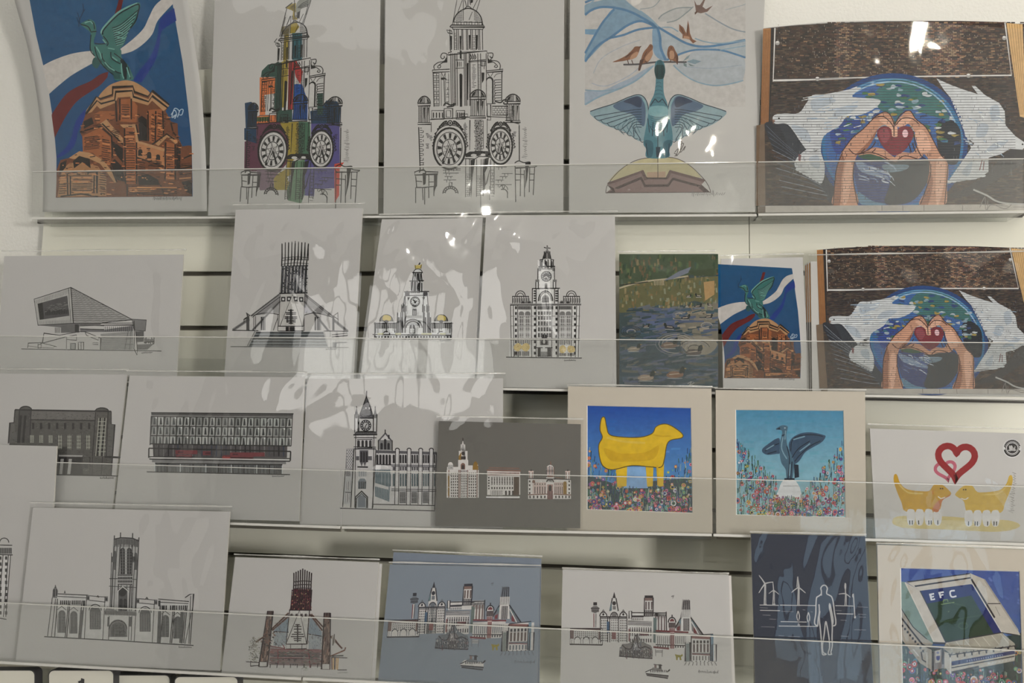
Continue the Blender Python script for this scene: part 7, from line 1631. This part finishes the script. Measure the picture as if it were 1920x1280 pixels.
    # round spiky cathedral
    A.L = 4
    for i in range(8): x = 1285 + i * 8.6; A.line([(x, 478 + (i % 2) * 8), (x - 4 + (i - 3.5) * 1.5, 560), (x - 6 + (i - 3.5) * 5, 650)], 1.3, d if i % 2 else gy)
    A.poly([(1278, 570), (1350, 570), (1362, 650), (1262, 650)], gy, 3); A.hatch(1266, 575, 1360, 650, 9, 1.0, wt, True, 4); A.poly([(1268, 650), (1358, 650), (1370, 780), (1255, 780)], wt, 3); A.poly([(1265, 652), (1212, 745), (1225, 780), (1262, 780)], gy, 3); A.poly([(1358, 652), (1480, 820), (1440, 825), (1368, 780)], gy, 3); A.hatch(1285, 660, 1345, 780, 5, 1.2, d, True, 4); A.line([(1265, 652), (1205, 755)], 1.8, d, 4); A.line([(1358, 652), (1480, 822)], 1.8, d, 4); A.poly([(1385, 750), (1412, 760), (1415, 810), (1385, 800)], red, 4); A.poly([(1225, 745), (1255, 730), (1250, 775), (1225, 775)], red, 4); A.line([(1365, 690), (1435, 815)], 1.4, wt, 5); A.poly([(1240, 690), (1265, 660), (1262, 720)], teal, 4); A.poly([(1365, 670), (1420, 745), (1370, 730)], teal, 4)
    # columned hall at right
    A.L = 8
    A.rect(1310, 820, 1600, 1072, wt); A.poly([(1365, 825), (1560, 835), (1560, 862), (1365, 852)], (128, 92, 88)); A.rect(1370, 862, 1540, 985, wt); A.grid(1372, 870, 1538, 900, 5, 1, .6, .9, d, 9); A.grid(1372, 905, 1538, 985, 5, 1, .55, 1, (92, 80, 78), 9); A.rect(1370, 990, 1545, 1010, gy); A.line([(1370, 1000), (1545, 1012)], 1.2, red, 9); A.grid(1370, 1018, 1545, 1065, 6, 1, .5, .9, gy, 9)
    A.rect(1548, 815, 1575, 1070, (112, 132, 144)); A.rect(1312, 900, 1345, 1070, (120, 126, 122)); A.frame(1305, 890, 1350, 1072, 1.2, d, 9); A.frame(1562, 910, 1602, 1072, 1.2, d, 9); A.line([(1362, 828), (1360, 1070)], 1.4, d, 9); A.line([(1545, 840), (1545, 1070)], 1.4, d, 9); A.line([(1365, 825), (1572, 810)], 1.2, d, 9)
    for k in range(9): x = 1315 + k * 34; A.line([(x, 1078), (x - 18 + k * 4.5, 1112)], 1.1, gy, 9)
    for k in range(5): A.ell(1370 + k * 40, 1072, 6, 6, d, 10, n=6)
    # round domed pavilion in front
    A.L = 10
    A.poly([(668, 1020), (675, 950), (700, 905), (760, 900), (800, 880), (850, 820), (890, 880), (930, 900), (975, 920), (992, 970), (990, 1045), (870, 1035)], gy); A.arch(790, 890, 890, 1030, (96, 92, 94), 11); A.ell(840, 930, 30, 34, (130, 126, 126), 12)
    for _ in range(130): x = rnd.uniform(675, 985); y = rnd.uniform(930, 1035) if abs(x - 845) > 60 else rnd.uniform(850, 1035); A.line([(x, y), (x + rnd.uniform(-6, 10), y + rnd.uniform(4, 18))], .8, rnd.choice([d, wt, (120, 90, 92), (86, 92, 104), (70, 68, 72)]), 12)
    for k in range(18): A.line([(680 + k * 17, 965), (680 + k * 17, 1028)], 1.0, d, 12)
    A.line([(668, 1022), (868, 1038), (990, 1045)], 1.6, d, 12); A.line(smooth([(700, 915), (740, 950), (790, 940), (830, 820), (860, 940), (920, 930), (980, 960)]), 1.4, d, 12); A.line([(845, 790), (845, 830)], 1.6, d, 12)
    # bench, ferry
    A.L = 3
    A.rect(1022, 962, 1082, 992, wt); A.line([(1018, 955), (1022, 1022)], 1.0, gy); A.line([(1086, 960), (1082, 1028)], 1.0, gy); A.hatch(1022, 965, 1082, 990, 3, .8, gy)
    A.poly([(920, 1175), (960, 1140), (1120, 1165), (1145, 1170), (1140, 1232), (930, 1205)], wt); A.poly([(925, 1190), (1145, 1212), (1138, 1235), (935, 1206)], gy, 4); A.line([(925, 1190), (1145, 1212)], 1.8, d, 5); A.line([(935, 1206), (1138, 1235)], 1.6, d, 5); A.poly([(990, 1130), (1080, 1140), (1085, 1168), (985, 1158)], gy, 4); A.rect(1050, 1100, 1075, 1142, d, 5); A.rect(1008, 1105, 1030, 1135, (120, 100, 98), 5); A.grid(965, 1152, 1130, 1182, 10, 1, .5, .7, d, 5); A.line([(1130, 1175), (1158, 1150), (1150, 1165)], 1.8, d, 5); A.line([(920, 1175), (990, 1145)], 1.3, d, 5); A.line([(1000, 1100), (1085, 1112)], 1.0, d, 5)
    # little yellow animal and a gull
    A.poly(smooth([(1205, 1005), (1225, 1008), (1262, 1012), (1275, 1000), (1280, 1020), (1265, 1030), (1268, 1058), (1252, 1058), (1248, 1036), (1234, 1036), (1230, 1060), (1218, 1058), (1215, 1030)], 3, True), gd)
    A.line(smooth([(1172, 452), (1182, 444), (1188, 452), (1196, 438)]), 1.2, gy); A.line([(1180, 465), (1192, 462)], .9, gy); A.scribble(1428, 1172, 1620, 1182, .9, gy, 17)

def white_skyline():
    A = Art((188, 181, 172)); skyline(A, (194, 188, 180), (60, 54, 54), (108, 62, 62), (118, 112, 108)); return A

def blue_skyline():
    A = Art((178, 175, 170))
    z = lambda x, y, a: (a[0] + x / a[2], a[1] + y / a[2])
    p, q = (1030, 1030, 5.119), (690, 1000, 4.571)
    A.post = homography([z(200, 755, p), z(1600, 1072, p), z(622, 405, p), z(928, 1205, p)], [z(175, 745, q), z(1415, 1000, q), z(567, 410, q), z(795, 1145, q)])
    skyline(A, (188, 184, 180), (58, 58, 64), (112, 66, 70), (104, 108, 114)); return A

def navy_shore():
    """chalk line figure on a dark shore with wind turbines"""
    A = Art((184, 180, 172)); A.zoom(1380, 960, 4.0); c, f = (176, 174, 170), (118, 118, 120); A.L = 2
    A.line(smooth([(640, 625), (640, 590), (636, 570), (648, 552), (660, 547), (675, 552), (685, 572), (680, 595), (682, 612), (700, 622), (718, 636), (730, 680), (738, 750), (748, 810), (745, 845), (725, 852)]), 1.7, c)
    A.line(smooth([(640, 612), (622, 628), (605, 640), (600, 690), (598, 760), (590, 810), (592, 838), (612, 848), (616, 800), (625, 740), (622, 690)]), 1.7, c)
    A.line(smooth([(722, 850), (728, 810), (716, 740), (704, 688), (700, 710), (712, 770), (722, 850), (720, 940), (722, 1000), (712, 1050), (716, 1064), (694, 1066), (692, 1050), (702, 1010), (696, 930), (682, 850), (674, 820), (668, 850), (662, 910), (654, 965), (648, 1010), (655, 1050), (676, 1064), (652, 1068), (645, 1040), (640, 960), (632, 870), (624, 790), (630, 740)]), 1.7, c)
    def turbine(x, y, h, b, s_=1.0, w_=1.5):
        A.line([(x, y), (x - 5, y + h)], w_, c); A.line([(x + 6, y + 6), (x + 6, y + h)], w_ * .7, c); A.line([(x - 10, y + h), (x + 14, y + h)], w_, c)
        for dx, dy in b: A.line(smooth([(x, y), (x + dx * .5 * s_, y + dy * .5 * s_ - 2), (x + dx * s_, y + dy * s_)]), w_ * 1.3, c, None, False, w_ * .6)
    turbine(217, 535, 156, ((-44, -62), (62, -12), (-46, 70))); turbine(282, 585, 105, ((-6, -68), (44, 34), (-40, 28)), .9, 1.2); turbine(468, 562, 136, ((-4, -80), (54, 44), (-52, 40))); A.line([(462, 482), (456, 560)], 1.0, c); A.line([(462, 482), (476, 560)], 1.0, c); turbine(822, 610, 90, ((-4, -80), (36, 28), (-52, 4)), 1.0, 1.2)
    A.line([(880, 610), (892, 788)], 1.4, c); A.ell(878, 625, 7, 14, c); A.ell(892, 786, 8, 10, c); A.ring(820, 555, 5, 22, .9, c)
    for x0, y0, x1 in ((178, 695, 320), (330, 696, 470), (480, 697, 600), (180, 735, 330), (340, 742, 432), (755, 760, 880), (915, 764, 975), (745, 700, 880), (915, 710, 990), (335, 820, 530), (320, 853, 615), (560, 745, 575), (190, 858, 290), (785, 808, 830), (885, 880, 975), (785, 928, 845), (390, 930, 480), (250, 800, 300), (200, 770, 260), (320, 925, 360), (180, 715, 240), (920, 784, 975), (500, 730, 520), (740, 735, 790)):
        A.line([(x0, y0), (x1, y0 + 3)], 1.1 if x1 - x0 > 100 else .8, c if x1 - x0 > 100 else f)
    for x, y in ((466, 740), (543, 750)): A.line(smooth([(x, y), (x - 10, y + 40), (x + 2, y + 76), (x + 10, y + 40), (x, y)]), 1.3, c); A.line([(x + 4, y + 60), (x + 4, y + 104)], 2.0, f); A.line([(x - 4, y + 105), (x + 14, y + 105)], 1.0, c)
    return A

def stadium():
    A = Art((180, 173, 162)); A.zoom(1620, 1000, 4.57); rnd = random.Random(5); A.clip = (1688.5, 1064, 1930, 1400)
    st, s2, dk, nv, gr = (172, 162, 146), (144, 136, 122), (50, 44, 44), (32, 38, 84), (36, 52, 34)
    A.L = 1; A.poly([(310, 285), (1400, 315), (1400, 1330), (325, 1330)], (58, 74, 128), col2=(72, 92, 120)); A.L = 2
    for _ in range(30): x, y = rnd.uniform(900, 1340), rnd.uniform(340, 700); A.line([(x, y), (x + rnd.uniform(20, 60), y + rnd.uniform(10, 40))], 3, rnd.choice([(70, 86, 136), (84, 100, 148), (62, 78, 130)]))
    A.poly([(310, 900), (700, 1000), (1345, 850), (1345, 1330), (310, 1330)], (40, 52, 48))
    A.L = 3
    meadow(A, 320, 1345, 940, 1320, 100, rnd, 3, lambda x: 960 if x < 520 else (1150 if x < 1240 else 780), dark=(30, 44, 38), size=1.5)
    A.L = 32
    # left roof, pale green glass side
    A.poly([(312, 410), (352, 415), (600, 930), (580, 965), (530, 960), (316, 640)], (108, 124, 112)); A.poly([(318, 640), (420, 800), (540, 905), (590, 940), (570, 975), (500, 950), (318, 720)], s2); A.poly([(318, 720), (500, 950), (580, 990), (580, 1170), (480, 1110), (318, 900)], (150, 140, 124))
    A.poly([(352, 415), (480, 490), (700, 940), (600, 935)], st); A.poly([(360, 412), (910, 340), (915, 380), (930, 435), (480, 490), (400, 440)], st); A.poly([(910, 340), (1030, 390), (1320, 830), (1340, 870), (1180, 850), (1130, 780), (930, 430)], st)
    A.poly([(480, 490), (920, 432), (1180, 845), (700, 925)], nv); A.poly([(540, 600), (920, 530), (1110, 855), (700, 925)], gr)
    A.poly([(700, 935), (1180, 848), (1290, 940), (1300, 975), (740, 1030), (680, 985)], (150, 142, 124)); A.poly([(690, 1010), (740, 1030), (1300, 975), (1290, 1090), (740, 1200), (690, 1140)], st); A.poly([(750, 1095), (1290, 1000), (1295, 1030), (750, 1132)], nv); A.poly([(590, 1010), (690, 980), (690, 1150), (590, 1170)], (120, 112, 108))
    A.L = 33
    A.poly([(430, 445), (915, 372), (918, 384), (440, 458)], dk); A.poly([(365, 410), (905, 338), (905, 348), (375, 420)], dk); A.line([(910, 340), (915, 380)], 1.2, s2)
    A.line([(920, 390), (1060, 620), (1120, 720)], 2.4, dk); A.line([(930, 432), (1180, 845)], 1.2, (190, 184, 172)); A.line([(1030, 392), (1320, 830)], 2.0, s2); A.line([(1060, 600), (1170, 600)], 1.2, dk); A.line([(1125, 625), (1165, 705)], 1.2, s2); A.line([(480, 490), (700, 925)], 1.4, dk); A.line([(352, 418), (600, 930)], 1.6, (184, 176, 160)); A.line([(590, 935), (700, 940)], 2.4, dk)
    A.line([(318, 640), (420, 800), (540, 905)], 1.0, dk); A.line([(318, 720), (500, 950), (580, 990), (680, 985)], 2.2, dk); A.line([(700, 930), (1180, 848), (1320, 870)], 1.4, dk)
    for i in range(9): A.line([(330 + i * 22, 780 + i * 27), (330 + i * 22, 800 + i * 27)], 2.6, dk); 
    for i in range(7): A.line([(712 + i * 76, 935 - i * 13), (760 + i * 80, 1000 - i * 10)], 1.0, (176, 168, 150))
    for i in range(10): x = 735 + i * 62; A.line([(x, 1030 - i * 8), (x + 5, 1070 - i * 9)], 2.0, dk); A.line([(x - 12, 1030 - i * 8), (x + 4, 1050 - i * 8), (x + 22, 1020 - i * 8)], 1.0, dk)
    A.line([(740, 1040), (1300, 960)], 1.4, dk); A.line([(750, 1150), (1290, 1050)], 1.6, dk); A.line([(750, 1190), (985, 1140)], 3.0, dk); A.line([(740, 1060), (740, 1200)], 1.6, (190, 184, 172))
    for i in range(8): A.poly([(1060 + i * 30, 1110 - i * 6), (1080 + i * 30, 1104 - i * 6), (1080 + i * 30, 1118 - i * 6), (1060 + i * 30, 1124 - i * 6)], (186, 180, 168))
    for i in range(16): x = 880 + i * 20; A.line([(x, 1092 - i * 3.4), (x + 10, 1090 - i * 3.4)], 2.0, (120, 124, 150))
    A.rect(580, 1010, 600, 1170, dk); A.rect(665, 990, 685, 1120, dk); A.poly([(610, 1005), (655, 995), (655, 1100), (612, 1110)], (176, 170, 160)); A.poly([(618, 1050), (652, 1045), (650, 1075), (635, 1090), (620, 1078)], (60, 66, 120)); A.ell(632, 1020, 12, 10, (120, 120, 150))
    A.line([(420, 990), (470, 1050)], 1.4, (190, 184, 172)); A.line([(490, 1010), (500, 1080), (530, 1100)], 1.8, dk); A.line([(540, 1020), (540, 1150)], 1.2, (184, 176, 160))
    # lettering on the far stand and pitch markings
    A.L = 34; wt = (196, 194, 190)
    A.line([(600, 515), (568, 521), (578, 568), (608, 560)], 2.2, wt); A.line([(573, 545), (600, 538)], 2.0, wt); A.line([(683, 500), (646, 507), (658, 552)], 2.2, wt); A.line([(651, 530), (680, 522)], 2.0, wt); A.line(smooth([(778, 488), (745, 492), (738, 510), (745, 535), (762, 543), (792, 535)]), 2.2, wt)
    A.line([(660, 606), (775, 588)], 1.2, (104, 122, 74)); A.line([(680, 590), (680, 570), (715, 564), (720, 585)], 1.0, (104, 122, 74)); A.ring(850, 790, 40, 26, .7, (66, 88, 56)); A.line([(735, 590), (870, 620)], .6, (60, 80, 50)); A.ell(725, 668, 5, 4, (110, 124, 90)); A.line([(640, 760), (1000, 700)], .7, (56, 76, 48))
    return A
# ------------------------------------------------------------------ placing: top row
G1 = 'sleeved prints on the top shelf'
A = Art((160, 157, 153)); A.ws = 1.25; flag_bird(A)
eL = smooth([(14, -60), (27, 0), (52, 90), (69, 180), (78, 260), (81, 330), (80, 397)], 10)
eR = smooth([(340, -60), (352, 0), (366, 90), (377, 170), (384, 260), (387, 330), (388, 396)], 10)
def edge_outline(s, t):
    i = t * (len(eL) - 1); k = min(len(eL) - 2, int(i)); f = i - k
    a = [eL[k][j] + (eL[k + 1][j] - eL[k][j]) * f for j in (0, 1)]; b = [eR[k][j] + (eR[k + 1][j] - eR[k][j]) * f for j in (0, 1)]
    return (a[0] + (b[0] - a[0]) * s, a[1] + (b[1] - a[1]) * s)
make_print(1, [(14, -60), (340, -60), (388, 396), (80, 397)], 0.002, A, 'large print of a green bird on a brick dome, bowing off the top shelf', G1,
           outline=edge_outline, curl=lambda u, v: 0.05 * max(0, (397 - v) / 457) ** 2, seed=1, sleeve=(4, 8), wrinkle=0.6)
make_print(1, [(404, -48), (713, -48), (708, 401), (390, 404)], 0.002, tower_colour(), 'tall print of a clock tower washed in blocks of bright colour', G1, seed=2, sleeve=(2, 9))
make_print(1, [(723, -50), (1058, -50), (1056, 398), (719, 402)], 0.002, tower_ink(), 'tall black ink print of a domed clock tower with two clock faces', G1, seed=3, wrinkle=1.3, sleeve=(2, 9))
make_print(1, [(1069, -48), (1436, -48), (1416, 397), (1067, 399)], 0.002, bird_back(), 'tall print of a green bird seen from behind under blue drapery and small brown birds', G1, seed=4, sleeve=(2, 9))
A = Art((168, 163, 156)); mural(A)
def mural_outline(s, t):
    tx = 1432 + (1940 - 1432) * s
    top = 53 - 14 * math.sin(PI * min(1, s * 1.12) ** 0.9)
    return (tx + (1424 - 1432) * t * (1 - s), top + ((398 - 5 * s) - top) * t)
make_print(1, [(1432, 53), (1940, 52), (1940, 393), (1424, 398)], 0.003, A, 'large mural photograph of hands forming a heart before the globe, on the top shelf', G1,
           outline=mural_outline, curl=lambda u, v: 0.012 * max(0, (398 - v) / 350) ** 2, seed=5, sleeve=(3, 0), wrinkle=0.8)
PAPER = (174, 170, 163)
# ------------------------------------------------------------------ placing: second row
G2 = 'sleeved prints on the second shelf'
make_print(2, [(8, 480), (344, 477), (331, 708), (-8, 704)], 0.003, museum(), 'line drawing of a low angular waterfront museum with one big window', G2, sheet=PAPER, seed=11, wrinkle=0.8)
make_print(2, [(442, 393), (680, 390), (662, 716), (420, 712)], 0.006, cathedral(), 'line drawing of a round cathedral with spiky crown and blue-tinted steps', G2, sheet=PAPER, seed=12, wrinkle=1.3)
make_print(2, [(716, 411), (905, 408), (889, 722), (674, 719)], 0.002, tower_gold(), 'small ink clock tower drawing with gilded domes and gold bird', G2, sheet=PAPER, seed=13, wrinkle=1.5)
make_print(2, [(911, 406), (1153, 405), (1156, 730), (893, 725)], 0.006, tower_full(), 'ink drawing of a whole office palace with clock tower and golden trees', G2, sheet=PAPER, seed=14, wrinkle=1.4)
make_print(2, [(1161, 477), (1340, 475), (1346, 727), (1162, 725)], 0.003, ducks(), 'dark painted print of ducks on a park pond', G2, seed=15, sleeve=(2, 5), wrinkle=0.4)
A = Art((178, 174, 168)); A.ws = 0.8
A.post = homography([(151, 44), (262, 7.5), (105, 371), (360, 368)], [(1386, 537), (1452, 520), (1358, 709), (1500, 709)])
flag_bird(A); A.post = lambda x, y: (x, y)
make_print(2, [(1352, 485), (1505, 482), (1518, 731), (1356, 728)], 0.003, A, 'small print of the green bird on a brick dome with ribbons on blue', G2, sheet=PAPER, seed=16, sleeve=(2, 6), wrinkle=0.5)
A = Art((172, 166, 158)); A.ws = 0.85
A.post = homography([(1449.7, 151), (1896.5, 141), (1562, 384.6), (1771, 384.6)], [(1551.5, 543.8), (1909.7, 540.6), (1655, 728), (1824.8, 729.6)])
mural(A, 5); A.post = lambda x, y: (x, y)
make_print(2, [(1520, 490), (1945, 483), (1955, 745), (1523, 737)], 0.010, A, 'smaller mural photograph of hands forming a heart, front of its stack on the second shelf', G2, seed=17, sleeve=(3, 12), wrinkle=0.8)
for i in range(3):
    A = Art((172, 166, 158)); A.L = 1
    x = 1519 - 3.4 * (i + 1)
    A.poly([(x + 1, 493 + 2 * i), (x + 18, 493 + 2 * i), (x + 18, 600), (x + 3, 604)], (150, 106, 64)); A.poly([(x + 3, 604), (x + 18, 600), (x + 18, 737), (x + 5, 737)], (58, 50, 46)); A.L = 2
    for k in range(7): A.line([(x + 4 + k * .6, 497 + k * 15), (x + 6 + k, 512 + k * 15)], 0.7, (104, 66, 38))
    make_print(2, [(x, 491 + 2 * i), (x + 330, 489 + 2 * i), (x + 340, 737), (x + 4, 737)], 0.0072 - 0.003 * i, A,
               ['brown-edged mural copy directly behind the smaller mural photograph', 'brown-edged mural copy, middle of those behind the smaller mural photograph', 'brown-edged mural copy rearmost in the stack behind the smaller mural photograph'][i], 'mural copies stacked on the second shelf', seed=40 + i, sleeve=(1, 2), film=False, board=0.0012)

# ------------------------------------------------------------------ placing: third row
G3 = 'sleeved prints on the third shelf'
make_print(3, [(-14, 700), (238, 702), (210, 958), (-40, 955)], 0.002, dark_hall(), 'dark ink drawing of a brick hall with rounded corner towers', G3, sheet=PAPER, seed=21, wrinkle=0.5)
make_print(3, [(243, 704), (571, 707), (561, 977), (213, 968)], 0.005, office(), 'drawing of a wide modern office block faced with rows of panels', G3, sheet=PAPER, seed=22)
make_print(3, [(576, 710), (943, 709), (943, 992), (562, 982)], -0.001, town_hall(), 'drawing of a gothic hall with a steep clock tower, partly covered', G3, sheet=PAPER, seed=23)
make_print(3, [(823, 789), (1089, 795), (1088, 990), (816, 986)], 0.008, three_buildings(), 'dark grey print of three pale waterfront buildings in a row', G3, sheet=(94, 91, 84), seed=24, wrinkle=0.6)
make_print(3, [(1065, 724), (1334, 728), (1336, 1000), (1063, 994)], 0.003, yellow_animal(), 'cream-mounted print of a yellow animal standing among bright flowers', G3, seed=25, name='mounted_art_print',
           mount=[(1100.5, 759.5), (1296, 764), (1299, 962), (1100.5, 955)], sheet_mat=M['mountboard'], board=0.004, sleeve=(2, 3), wrinkle=0.7)
make_print(3, [(1342, 731), (1622, 734), (1624, 1006), (1343, 1002)], 0.003, bird_meadow(), 'cream-mounted print of a blue-grey bird statue above a flower meadow', G3, seed=26, name='mounted_art_print',
           mount=[(1379, 767.5), (1582, 769), (1586, 970), (1380, 965)], sheet_mat=M['mountboard'], board=0.004, sleeve=(2, 3), wrinkle=0.7)
make_print(3, [(1631, 803), (1945, 813), (1945, 1026), (1642, 1012)], 0.004, animal_pair(), 'white print of two yellow animals nose to nose under red hearts', G3, sheet=PAPER, seed=27, sleeve=(4, 8))

# ------------------------------------------------------------------ placing: bottom row
G4 = 'sleeved prints on the bottom shelf'
make_print(4, [(-80, 832), (106, 836), (84, 1243), (-120, 1233)], -0.003, side_palace(), 'tall pale print at the far left showing only the corner of a palace', G4, sheet=PAPER, seed=31, sleeve=(2, 0), wrinkle=0.4, film=True, board=0.003)
make_print(4, [(62, 951), (431, 959), (412, 1257), (29, 1241)], 0.006, church(), 'line drawing of a long gothic cathedral with a tall square tower', G4, sheet=PAPER, seed=32)
make_print(4, [(441, 1044), (710, 1054), (695, 1275), (415, 1262)], 0.006, cathedral_colour(), 'coloured ink sketch of the round spiky cathedral between brick piers', G4, sheet=PAPER, seed=33, wrinkle=0.5, sleeve=(2, 5))
make_print(4, [(447, 1047), (716, 1057), (703, 1276), (425, 1263)], 0.002, None, 'plain-backed white print tucked behind the coloured cathedral sketch', G4, sheet=PAPER, seed=34, film=False)
make_print(4, [(738, 1035), (1015, 1047), (1011, 1300), (716, 1284)], -0.003, None, 'blue-grey sheet standing taller behind the blue skyline print', G4, sheet=(112, 119, 128), seed=35, wrinkle=0.5, sleeve=(2, 4))
make_print(4, [(731, 1058), (1012, 1064), (1007, 1302), (708, 1285)], 0.006, blue_skyline(), 'blue-grey print of a city skyline of landmarks above a ferry', G4, sheet=(118, 125, 131), seed=36, wrinkle=0.6, sleeve=(2, 4))
make_print(4, [(1055, 1067), (1366, 1077), (1374, 1322), (1050, 1300)], 0.006, white_skyline(), 'white print of a city skyline of landmarks above a ferry', G4, sheet=PAPER, seed=37, wrinkle=0.7, sleeve=(1, 2), board=0.004)
make_print(4, [(1062, 1069), (1371, 1079), (1380, 1322), (1056, 1300)], 0.0015, None, 'plain white board behind the white skyline print', G4, sheet=(182, 176, 168), seed=38, film=False)
make_print(4, [(1408, 1000), (1622, 1005), (1640, 1330), (1417, 1318)], 0.006, navy_shore(), 'dark navy print of a chalk-outlined standing figure and wind turbines', G4, sheet=(46, 50, 60), seed=39, wrinkle=1.3, sleeve=(2, 3), board=0.003)
make_print(4, [(1645, 1021), (1950, 1031), (1960, 1340), (1651, 1325)], 0.006, stadium(), 'cream-mounted painting of a football stadium lettered EFC with flowers below', G4, seed=40, name='mounted_art_print',
           mount=[(1688, 1063.5), (1912, 1070), (1920, 1330), (1692, 1322)], sheet_mat=M['mountboard'], board=0.004, sleeve=(2, 3), wrinkle=0.6)
